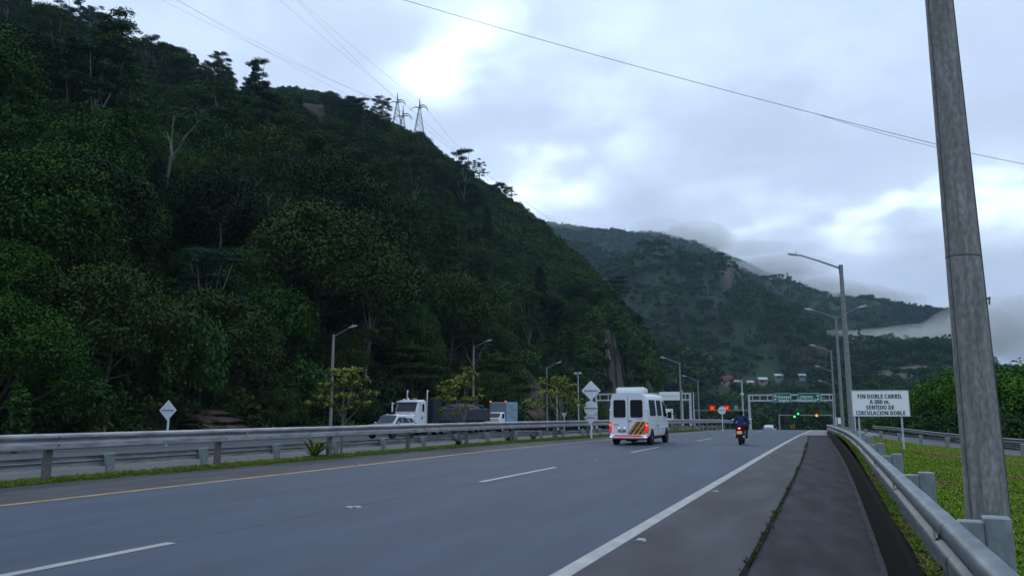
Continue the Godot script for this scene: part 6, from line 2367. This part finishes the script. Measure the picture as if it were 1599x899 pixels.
func wire(label: String, a: Vector3, b: Vector3, sag: float, r: float, group := "") -> void:
	var pts := []
	for k in 41:
		var u := k / 40.0
		pts.append(a.lerp(b, u) - Vector3(0, sag * 4.0 * u * (1.0 - u), 0))
	single("power_line", tube_mesh(pts, [r], 5), M.wire, label, "wire", group)


func toward(az: float, rise: float, r: float) -> Vector3:
	var q := on_bearing(az, r)
	return P(q.x, q.y, 1.6 + rise * r)


func wires() -> void:
	var q := on_bearing(31.6, 345.0)
	var a := P(q.x, q.y, hill_h(q.x, q.y))
	pylon("left of the near pair of lattice pylons on the hill crest", a, 24.0, 0.4)
	q = on_bearing(31.15, 352.0)
	var a2 := P(q.x, q.y, hill_h(q.x, q.y) + 0.5)
	pylon("taller lattice pylon standing close behind another on the hill crest", a2, 26.5, 0.4)
	q = on_bearing(29.88, 330.0)
	var c := P(q.x, q.y, hill_h(q.x, q.y))
	pylon("lone right-hand lattice pylon lower down the hill crest", c, 23.5, 0.4)
	var tops := [a + Vector3(-3.6, 17.4, 0), a2 + Vector3(3.4, 20.4, 0), a2 + Vector3(-3.8, 19.4, 0), c + Vector3(-3.5, 17.0, 0), c + Vector3(3.2, 17.6, 0), a2 + Vector3(0, 25.4, 0)]
	var k := 0
	for w in [[51.4, .53], [50.4, .54], [49.6, .545]]:
		wire("power line crossing the upper left sky to the hilltop pylons", tops[k], toward(w[0] + 6.0, w[1] + 0.03, 330.0), 3.0, 0.035, "power lines to the hilltop pylons")
		k += 1
	for w in [[44.6, .56], [42.9, .565], [41.8, .57]]:
		wire("power line crossing the upper left sky to the hilltop pylons", tops[k], toward(w[0] + 5.0, w[1] + 0.10, 300.0), 2.0, 0.035, "power lines to the hilltop pylons")
		k += 1
	for w in [[20.5, .275, 3], [21.3, .262, 4], [19.6, .27, 1]]:
		wire("power line falling from the pylons down the valley side", tops[w[2]], toward(w[0], w[1], 620.0), 6.0, 0.045, "power lines down the valley")
	# timber H frame
	q = on_bearing(22.9, 276.0)
	var t := thing("pole_frame", "two-legged timber pole frame on the right shoulder of the hill", "utility pole", P(q.x, q.y, hill_h(q.x, q.y) - 0.5), 0.35)
	for s in [-1.0, 1.0]:
		part(t, "leg", tube_mesh([Vector3(s * 0.95, -1.0, 0), Vector3(s * 0.95, 7.6, 0)], [0.17, 0.13], 8), M.pylon_steel)
	for y in [7.4, 6.4]:
		part(t, "cross_arm", box_mesh(Vector3(0.1, y, 0.16), Vector3(3.2, 0.2, 0.16), 0.02), M.pylon_steel)
	for x in [-1.3, 0.0, 1.4]:
		part(t, "insulator", tube_mesh([Vector3(x, 7.5, 0.16), Vector3(x, 7.9, 0.16)], [0.07], 6), M.pylon_steel)
	var h := P(q.x, q.y, hill_h(q.x, q.y) + 7.2)
	for w in [[18.0, .245], [17.6, .240]]:
		wire("thin line running right from the timber pole frame", h, toward(w[0], w[1], 520.0), 4.0, 0.035, "lines from the timber pole frame")
	# the service wire across the sky
	wire("single dark wire sloping across the sky to the concrete pole", toward(38.78, 0.591, 34.0), toward(-7.34, 0.311, 33.0), 0.22, 0.011)
	wire("short wire running right from the concrete pole", toward(-7.34, 0.310, 33.05), toward(-14.0, 0.258, 36.0), 0.05, 0.010)
	wire("second strand twisted beside the sky wire near the concrete pole", (toward(38.78, 0.591, 34.0)).lerp(toward(-7.34, 0.311, 33.0), 0.84) - Vector3(0, 0.13, 0), toward(-7.34, 0.307, 33.1), 0.05, 0.008)


# ---------------------------------------------------------------- plants by the road, houses, rocks, cloud
func roadside() -> void:
	rng.seed = 31
	# young trees with pale drooping leaves in the median
	var sap := [plant("layer", 3.7, 1.35, 34, 34, 0.11, 401, 0.05), plant("airy", 4.0, 1.4, 34, 34, 0.11, 402, 0.05), plant("layer", 3.4, 1.5, 34, 34, 0.11, 403, 0.05)]
	for q in [[0, -17.9, 25.6, 0.92, "pale yellow-green sapling in the median in front of the tall left lamp"], [1, -17.0, 33.8, 1.0, "yellow-green sapling in the median in front of the dark truck load"], [2, -16.3, 46.0, 1.15, "yellow-green sapling in the median left of the stacked sign backs"]]:
		tree("median_sapling", q[4], sap[q[0]], "leaf_lime", "bark_pale", P(q[1], q[2], left_h(q[2]) + 0.2), rng.randf() * TAU, q[3], "", "sapling")
	# low plants in the median
	var fern := fern_mesh()
	for q in [[-16.9, 22.6, 1.7, "small fan-leaved plant on the median grass below the rail"], [-16.5, 33.0, 0.9, "low leafy plant between the median posts below the sapling"], [-16.3, 38.5, 0.9, "dark low plant between the far median posts"], [-16.0, 41.5, 0.9, "low plant in the median left of the sign post"]]:
		var t := thing("median_plant", q[3], "plant", P(q[0], q[1], median_h(q[1]) - 0.02), rng.randf() * TAU)
		t.scale = Vector3.ONE * q[2]
		part(t, "leaves", fern, M.leaf_lime if q[2] > 1.5 else M.leaf_olive)
	for q in [[3.75, 27.0, 0.55, "small weedy plant on the verge between the sign and the pole"], [4.6, 19.0, 0.5, "dry tufted plant on the verge right of the concrete pole"]]:
		var t := thing("verge_plant", q[3], "plant", P(q[0], q[1], verge_h(q[0], q[1])), rng.randf() * TAU)
		t.scale = Vector3.ONE * q[2]
		part(t, "leaves", fern, M.leaf_olive)
	# bushes along the foot of the wood
	var bush := [plant("shrub", 3.6, 2.6, 40, 70, 0.16, 411, 0.0), plant("dome", 4.6, 2.6, 46, 70, 0.16, 412, 0.0), plant("shrub", 2.6, 2.9, 40, 70, 0.15, 413, 0.0)]
	var d := 22.0
	var protos := {}
	while d < 122.0:
		var k := rng.randi_range(0, 2)
		var tint: int = [0, 1, 4, 3, 1, 0][rng.randi_range(0, 5)]
		var x := -41.8 - rng.randf() * 2.6
		var y := left_h(d) - 0.2
		var key := "%d_%d" % [k, tint]
		var size := rng.randf_range(0.7, 1.25)
		if absf(d - 42.5) < 3.2 or absf(d - 105.0) < 3.0:
			size = 0.35
		if protos.has(key):
			copy(protos[key], P(x, d, y), rng.randf() * TAU, "", size)
		else:
			var t := thing("roadside_bush", "%s %s bush along the foot of the wood beside the left carriageway" % [TINTS[tint][1], ["spreading", "rounded", "low sprawling"][k]], "bush", P(x, d, y), 0.0, "%s %s bushes at the foot of the wood" % [TINTS[tint][1], ["spreading", "rounded", "low sprawling"][k]])
			t.scale = Vector3.ONE * size
			part(t, "crown", bush[k].leaf, M[TINTS[tint][0]])
			protos[key] = t
		d += rng.randf_range(1.7, 3.2)
	# vine-covered stump
	tree("vine_stump", "bright creeper-covered stump at the left edge behind the rail", plant("column", 3.3, 1.0, 34, 46, 0.15, 421, 0.12), "leaf_bright", "bark", P(-36.2, 25.3, left_h(25.0)), 0.0, 1.0, "", "stump")
	# yellow blossom bushes
	var fl := MB.new()
	for i in 34:
		var o := Vector3(rng.randfn(), rng.randfn() * 0.7, rng.randfn()) * 1.1
		fl.col = Color(0.36, 0.27, 0.03) * rng.randf_range(0.7, 1.1)
		fl.lathe([Vector2(0.0, 0.04), Vector2(0.075, 0.05), Vector2(0.05, -0.03), Vector2(0.0, -0.05)], 6, Transform3D(Basis(Vector3.RIGHT, rng.randf()), o))
	var flm := fl.mesh()
	for q in [[-40.6, 31.5, 3.4, "bush with yellow blossom behind the left rail, nearest the stump"], [-40.4, 40.2, 7.6, "high shrub with a few yellow blossoms above the lone diamond sign"], [-40.3, 52.0, 5.4, "yellow-flowered bush beside the tall left lamp"], [-39.8, 84.5, 4.1, "yellow-flowered bush beside the slim lamp behind the truck"]]:
		var t := thing("flowering_bush", q[3], "bush", P(q[0], q[1], left_h(q[1])), rng.randf() * TAU)
		var cr := part(t, "crown", bush[1].leaf, M.leaf_mid)
		cr.scale = Vector3(0.9, q[2] / 4.2, 0.9)
		var bl := part(t, "blossom", flm, M.blade)
		bl.position = Vector3(0.9, q[2] * 0.72, 0.6)
	# bare pale tree on the slope
	var q := on_bearing(47.9, 90.0)
	bare_tree("leafless pale forked tree standing out of the wood on the left", P(q.x, q.y, hill_h(q.x, q.y) - 0.5), 14.0, 61)
	q = on_bearing(41.2, 84.0)
	bare_tree("thin bare tree trunk leaning in the dark middle of the wood", P(q.x, q.y, hill_h(q.x, q.y) - 0.5), 12.0, 62)
	q = on_bearing(26.0, 98.0)
	bare_tree("slender bare branches above the truck load", P(q.x, q.y, hill_h(q.x, q.y) - 0.5), 9.0, 63)
	n_bare()
	# trees that stand out
	var big := plant("dome", 15.0, 8.0, 150, 120, 0.26, 431, 0.34)
	for w in [[34.4, 118.0, 0.72, "leaf_bright", "largest round bright-crowned tree in the middle of the hillside"], [34.6, 84.0, 0.85, "leaf_olive", "huge spreading dark tree below the round bright-crowned one"], [40.3, 71.0, 0.5, "leaf_bright", "fresh green round tree low on the slope left of the tall lamp"], [25.5, 160.0, 0.5, "leaf_olive", "dark spreading tree high on the right shoulder of the wood"], [29.2, 165.0, 0.5, "leaf_mid", "green dome tree just below the scrubby crest"]]:
		q = on_bearing(w[0], w[1])
		tree("spreading_tree", w[4], big, w[3], "bark", P(q.x, q.y, hill_h(q.x, q.y) - 1.0), w[0], w[2])
	# skyline trees
	var sky_trees := [plant("airy", 15.0, 5.0, 34, 70, 0.30, 441, 0.22), plant("layer", 14.0, 5.5, 34, 70, 0.30, 442, 0.25), plant("column", 12.0, 3.0, 50, 60, 0.32, 443, 0.2), plant("dome", 7.0, 3.6, 40, 60, 0.30, 444, 0.2)]
	var n := 0
	for w in [[54.4, 388, 1.5, 0, "open lacy tree on the skyline, first from the left"], [52.6, 388, 1.4, 0, "open lacy tree on the skyline beside the umbrella tree"], [51.2, 384, 1.55, 1, "umbrella-shaped layered tree highest on the left skyline"], [49.6, 384, 1.15, 1, "low layered tree on the skyline right of the umbrella tree"], [48.3, 382, 1.3, 3, "small round tree on the skyline before the twin clumps"], [47.2, 380, 1.35, 2, "slim twin of two upright trees on the left skyline"], [46.4, 380, 1.55, 2, "thicker twin of two upright trees on the left skyline"], [44.2, 376, 1.2, 3, "flat dark tree on the skyline left of the pointed clump"], [42.2, 373, 1.4, 2, "pointed dark clump where the skyline turns to scrub"], [41.6, 373, 0.8, 3, "round dark tree beside the pointed clump on the skyline"], [26.3, 296, 0.6, 3, "dark tree on the skyline right of the pylons"], [25.2, 288, 0.7, 0, "lacy small tree on the skyline half way down to the pole frame"], [23.6, 280, 0.85, 3, "dark windswept tree beside the timber pole frame"], [22.9, 270, 0.55, 1, "small open tree under the timber pole frame"], [14.6, 208, 0.8, 1, "layered tree leaning out over the rocky nose of the hill"], [13.6, 204, 0.75, 3, "round dark tree above the pale cliff"], [12.8, 198, 0.7, 3, "last round tree at the tip of the hill's nose"]]:
		q = on_bearing(w[0], w[1])
		tree("skyline_tree", w[4], sky_trees[w[3]], "leaf_dark" if n % 2 == 0 else "leaf_blue", "bark", P(q.x, q.y, hill_h(q.x, q.y) - 0.6), w[0] * 3.0, w[2])
		n += 1
	# hedge trees on the right
	var hedge := [plant("dome", 6.4, 3.6, 96, 120, 0.15, 451, 0.2), plant("dome", 5.6, 3.9, 96, 120, 0.15, 452, 0.2), plant("shrub", 4.4, 3.2, 70, 110, 0.14, 453, 0.0)]
	n = 0
	for w in [[24.5, 36, 1.0], [21.0, 39, 1.05], [19.5, 45, 1.15], [16.5, 48, 1.0], [16.0, 54, 1.2], [13.5, 58, 1.12], [12.8, 65, 1.2], [11.0, 71, 1.1], [9.4, 77, 1.05], [8.6, 85, 1.0], [7.6, 94, 0.95], [6.6, 104, 0.95], [30, 40, 1.1], [5.2, 116, 0.9], [24, 52, 1.3], [28, 60, 1.3], [20, 66, 1.3], [16, 80, 1.2]]:
		var names_at := ["by the right edge of the view", "right of the concrete pole", "behind the concrete pole", "left of the concrete pole"]
		var kk := n % 2
		tree("hedge_tree", "leafy bright green tree in the dense row beyond the slip road", hedge[kk], "leaf_hedge", "bark", P(w[0], w[1], road_h(w[1]) - 0.5), n * 2.1, (0.056 * Vector2(w[0], w[1]).length() * smooth(140.0, 60.0, w[1] * 1.15) + 2.1) / 6.4 * (0.94 + 0.12 * fmod(n * 0.37, 1.0)), "row of bright green trees beyond the slip road")
		n += 1
	for w in [[19.5, 36], [17.4, 41], [15.0, 46], [13.2, 51], [11.4, 57], [10.2, 63], [9.0, 69], [7.8, 76], [6.8, 84], [5.8, 93], [5.0, 104], [23.0, 31], [4.0, 118], [3.0, 132]]:
		var t := thing("hedge_shrub", "dense dark shrub under the bright green trees beyond the slip road", "shrub", P(w[0] + 1.3, w[1], road_h(w[1]) - 0.6), w[1] * 1.7, "shrubs beyond the slip road")
		t.scale = Vector3(1.0, 0.8, 1.0)
		part(t, "crown", hedge[2].leaf, M.leaf_mid)
	# woods across the valley floor ahead
	var mid_trees := [plant("dome", 8.0, 4.0, 50, 60, 0.34, 461, 0.2), plant("column", 9.0, 2.6, 46, 60, 0.34, 462, 0.2)]
	n = 0
	for i in 58:
		var az := lerpf(11.6, -1.2, (i + rng.randf_range(-0.4, 0.4)) / 58.0)
		var r := rng.randf_range(222.0, 300.0)
		q = on_bearing(az, r)
		var k := 0 if rng.randf() < 0.7 else 1
		tree("valley_tree", ["round dark green tree in the belt beyond the crest of the road", "upright dark green tree in the belt beyond the crest of the road"][k], mid_trees[k], ["leaf_mid", "leaf_dark", "leaf_olive"][i % 3], "bark", P(q.x, q.y, maxf(road_h(q.y), -6.2) - 0.8 - 1.5), rng.randf() * TAU, rng.randf_range(0.75, 1.35), ["round trees beyond the crest", "upright trees beyond the crest"][k])


func n_bare() -> void:
	for w in [[44.2, 78, 8.5, "bare thin tree on the dark slope above the lone diamond sign"], [42.8, 86, 9.5, "pale leaning stem among dark crowns left of the tall left lamp"], [39.2, 82, 8.0, "forked bare tree in the darkest hollow of the wood"], [37.4, 90, 9.0, "bare slim tree right of the dark hollow"], [30.6, 96, 8.5, "pale bare stems above the white truck cab"], [28.3, 104, 9.0, "bare tree between the truck and the slim lamp"], [52.5, 110, 11.0, "pale dead tree high in the fresh green wood at the far left"], [45.6, 150, 11.0, "slim dead tree in the upper wood below the twin skyline trees"]]:
		var q := on_bearing(w[0], w[1])
		bare_tree(w[3], P(q.x, q.y, hill_h(q.x, q.y) + 2.5), w[2], int(w[1]))


func bare_tree(label: String, at: Vector3, tall: float, sd: int) -> void:
	var t := thing("bare_tree", label, "tree", at)
	var r := RandomNumberGenerator.new()
	r.seed = sd
	var k := tall / 20.0
	part(t, "trunk", tube_mesh([Vector3(0, -1, 0), Vector3(0.5, tall * 0.25, 0), Vector3(0.9, tall * 0.45, 0.3), Vector3(2.2 * k, tall * 0.62, 0.5)], [0.34 * k, 0.30 * k, 0.26 * k, 0.2 * k], 8), M.bark_pale)
	for q in [[0.62, 4.5, 0.74, 1.0], [0.60, -0.8, 0.86, 0.8], [0.62, 2.6, 0.95, 0.7], [0.45, -2.2, 0.62, 0.5], [0.3, -2.4, 0.42, 0.4], [0.7, 6.2, 0.90, 0.5], [0.55, 4.0, 0.58, 0.45]]:
		var a := Vector3(2.2 * k * minf(q[0] / 0.62, 1.0), tall * q[0], 0.4)
		if q[0] < 0.6:
			a = Vector3(0.7, tall * q[0], 0.2)
		if q[0] > 0.65:
			a = Vector3(4.3 * k, tall * 0.73, 0.6)
		var e := Vector3(q[1] * k, tall * q[2], r.randf_range(-1.5, 1.5) * k)
		var m := a.lerp(e, 0.5) + Vector3(r.randf_range(-0.4, 0.4), r.randf_range(-0.5, 0.3), 0) * k
		var limb := part(t, "branch", tube_mesh([a, m, e], [0.15 * k * (0.5 + q[3] * 0.5), 0.11 * k * q[3], 0.04 * k], 6), M.bark_pale)
		var tw := MB.new()
		for i in 5:
			var s := a.lerp(e, r.randf_range(0.5, 1.0))
			tw.tube([s, s + Vector3(r.randf_range(-1, 1), r.randf_range(0.3, 1.6), r.randf_range(-1, 1)) * 1.2 * k], [0.035 * k, 0.015 * k], 4, false)
		part(limb, "twig", tw.mesh(), M.bark_pale)


func fern_mesh() -> ArrayMesh:
	var b := MB.new()
	var r := RandomNumberGenerator.new()
	r.seed = 12
	for i in 26:
		var a := TAU * i / 26.0 * 2.3
		var o := Vector3(cos(a), 0, sin(a))
		var s := Vector3(-o.z, 0, o.x)
		var ln := r.randf_range(0.32, 0.5)
		var lift := r.randf_range(0.15, 0.5)
		var k := r.randf_range(0.6, 1.2)
		b.col = Color(k, k, k)
		var p0 := Vector3.ZERO
		for j in 4:
			var u := (j + 1) / 4.0
			var p1 := o * ln * u + Vector3(0, lift * sin(u * 2.2) * 0.8, 0)
			var w := 0.035 * sin(PI * clampf(u * 0.85 + 0.1, 0, 1))
			b.quad(p0 - s * w, p0 + s * w, p1 + s * w, p1 - s * w, Vector3.UP)
			p0 = p1
	return b.mesh()


const HOUSES := [[7.25, .031, 7.0, 3.2, "pink house with a red roof at the foot of the mountain", "box_orange", "roof_red"], [6.55, .031, 5.0, 2.4, "low reddish house right of the pink one across the valley", "box_orange", "box_orange"], [5.55, .031, 4.0, 2.0, "small pale house across the valley, middle of the group", "sign_back", "grey_steel"], [4.7, .031, 5.5, 2.6, "brownish house with a pale roof across the valley", "box_orange", "sign_back"], [3.6, .033, 5.0, 1.8, "long pale roof among the trees across the valley", "box_grey", "sign_back"], [2.1, .036, 4.0, 1.2, "white shed roof below the red earth cut", "box_grey", "grey_steel"], [12.0, .029, 5.0, 2.0, "pale roof low behind the minibus across the valley", "sign_white", "sign_back"]]


func rise_at(az: float, rise: float) -> float:   # how far along that bearing the mountain's foot reaches that rise
	var r := 300.0
	while r < 1200.0:
		var q := on_bearing(az, r)
		if (far_h(q.x, q.y) - 1.6) / r > rise:
			return r
		r += 6.0
	return r


func rocks_and_houses() -> void:
	var q := on_bearing(14.9, 152.0)
	var t := single("cliff", drape(14.7, 159.5, 170.5, 3.1, 5, 1.7, Color(0.80, 0.72, 0.65)), M.rock, "pale grey cliff face on the nose of the near hill", "cliff")
	t = single("cliff", drape(12.75, 169.5, 182.0, 3.2, 6, 1.4, Color(0.8, 0.66, 0.56)), M.rock, "small brownish cliff at the tip of the near hill, right of the pale one", "cliff")
	t = single("earth_bank", cliff(Vector2(-38.9, 39.8), 0.75, 6.0, 2.7, 7, Color(0.72, 0.55, 0.42)), M.rock, "bare brown earth bank right of the lone diamond sign", "earth bank")
	t.position.y = left_h(42.0) - 0.6
	t = single("earth_bank", cliff(Vector2(-41.2, 103.0), 0.5, 6.0, 5.5, 8, Color(0.60, 0.40, 0.32)), M.rock, "bare brown earth slide behind the give-way sign", "earth bank")
	t.position.y = left_h(103.0) - 0.6
	t = single("earth_slide", drape(21.4, 113.0, 139.0, 2.3, 9, 0.35, Color(0.40, 0.27, 0.20)), M.rock, "long brown earth slide scarring the slope above the middle sapling", "earth bank")
	t = single("earth_scar", drape(38.6, 277.0, 304.0, 8.5, 12, 0.4, Color(0.36, 0.20, 0.17)), M.rock, "bare reddish earth scar just below the crest, left of the pylons", "earth bank")
	# houses at the foot of the mountain
	var n := 0
	for w in HOUSES:
		q = on_bearing(w[0], rise_at(w[0], w[1]))
		var y := far_h(q.x, q.y)
		var hs := thing("house", w[4], "house", P(q.x, q.y, y + 0.6), 0.3)
		part(hs, "wall", box_mesh(Vector3(0, w[3] * 0.5 - 1.5, 0), Vector3(w[2], w[3] + 3.0, 5.0), 0.05), M[w[5]])
		var b := MB.new()
		b.prism(PackedVector2Array([Vector2(-3.0, 0), Vector2(3.0, 0), Vector2(0, 1.5)]), w[2] + 0.8, Transform3D(Basis(Vector3.UP, PI / 2), Vector3(-w[2] * 0.5 - 0.4, w[3], 0)))
		part(hs, "roof", b.mesh(), M[w[6]])
		for x in [-0.28, 0.05, 0.3]:
			part(hs, "window", box_mesh(Vector3(w[2] * x, w[3] * 0.55, 2.51), Vector3(0.9, 1.0, 0.06), 0.01), M.glass_dark)
		part(hs, "door", box_mesh(Vector3(-w[2] * 0.1, 0.9, 2.51), Vector3(0.9, 1.9, 0.07), 0.01), M.trim_black)
		n += 1
	# bare red cut
	q = on_bearing(1.75, rise_at(1.75, 0.045))
	t = single("earth_cut", cliff(q, -0.05, 34.0, 24.0, 11), M.earth, "bare reddish earth cut on the lower mountain above the overhead signs", "earth bank")
	t.position.y = far_h(q.x, q.y) - 4.0


func mist() -> void:
	var n := 0
	# [bearing, metres, rise of its middle, half sizes across / up / deep, density]
	var r := RandomNumberGenerator.new()
	r.seed = 23
	# bearing, metres, rise of its middle, half sizes across / up / deep, density
	var banks := [
		[20.4, 1390, .243, 90, 13, 80, .0010],
		[1.5, 1140, .143, 44, 15, 50, .0030], [0.6, 1120, .133, 40, 13, 48, .0034], [-0.6, 1100, .122, 36, 11, 45, .003], [3.1, 1190, .160, 38, 11, 45, .0026],
		[-5.6, 700, .082, 26, 8, 60, .0016], [-6.8, 700, .085, 30, 13, 60, .0024], [-8.4, 700, .088, 36, 21, 60, .0042], [-10.2, 710, .088, 44, 27, 60, .0035], [-13.2, 720, .088, 60, 31, 60, .003], [-17.5, 740, .084, 78, 33, 60, .003],
		[0.4, 640, .086, 34, 7, 36, .0034], [-1.4, 640, .085, 38, 7, 36, .0038], [-3.4, 640, .085, 36, 8, 36, .004], [-5.0, 650, .086, 32, 9, 40, .004]]
	# cloud spilling over the crest: unequal puffs, thickest in the middle
	for i in 17:
		var az := lerpf(11.2, -4.0, i / 16.0) + r.randf_range(-0.5, 0.5)
		var k := sin(PI * clampf((12.0 - az) / 16.5, 0.0, 1.0))
		banks.append([az, r.randf_range(1370.0, 1440.0), table(FAR_RISE, az) + r.randf_range(-0.013, 0.010) * k, r.randf_range(60, 120) * (0.5 + 0.5 * k), r.randf_range(9, 34) * (0.35 + 0.65 * k), r.randf_range(60, 100), r.randf_range(0.0007, 0.0021)])
	var m := {}
	for w in banks:
		var f := FogVolume.new()
		f.name = numbered("mist_cloud", taken)
		f.shape = RenderingServer.FOG_VOLUME_SHAPE_ELLIPSOID
		f.size = Vector3(w[3], w[4], w[5]) * 2.0
		var fm := FogMaterial.new()
		fm.resource_name = "mist"
		fm.albedo = Color(1.0, 1.0, 1.0)
		fm.density = w[6] * (2.6 if w[1] > 1300 else 1.7)
		f.material = fm
		add_child(f)
		f.position = toward(w[0], w[2], w[1])
		f.rotation.y = deg_to_rad(w[0])
		tag(f, "bank of pale mist lying on the far mountain", "mist", "banks of mist on the mountain", "stuff")


func objects() -> void:
	big_pole()
	lamps()
	notice_board()
	sign_backs()
	gantries()
	minibus()
	motorcycle()
	suv("pale silver-blue car in front of the white truck", P(-29.9, 49.0, left_h(49.0) + 0.12), PI)
	suv("pale car roof just showing beyond the crest of the road", P(-10.3, 134.0, road_h(134.0)), 0.0)
	dump_truck()
	box_truck()
	wires()
	roadside()
	rocks_and_houses()
	mist()
func _ready() -> void:
	camera_sky_light()
	materials()
	land()
	road()
	woods()
	guard_rails()
	grass()
	objects()
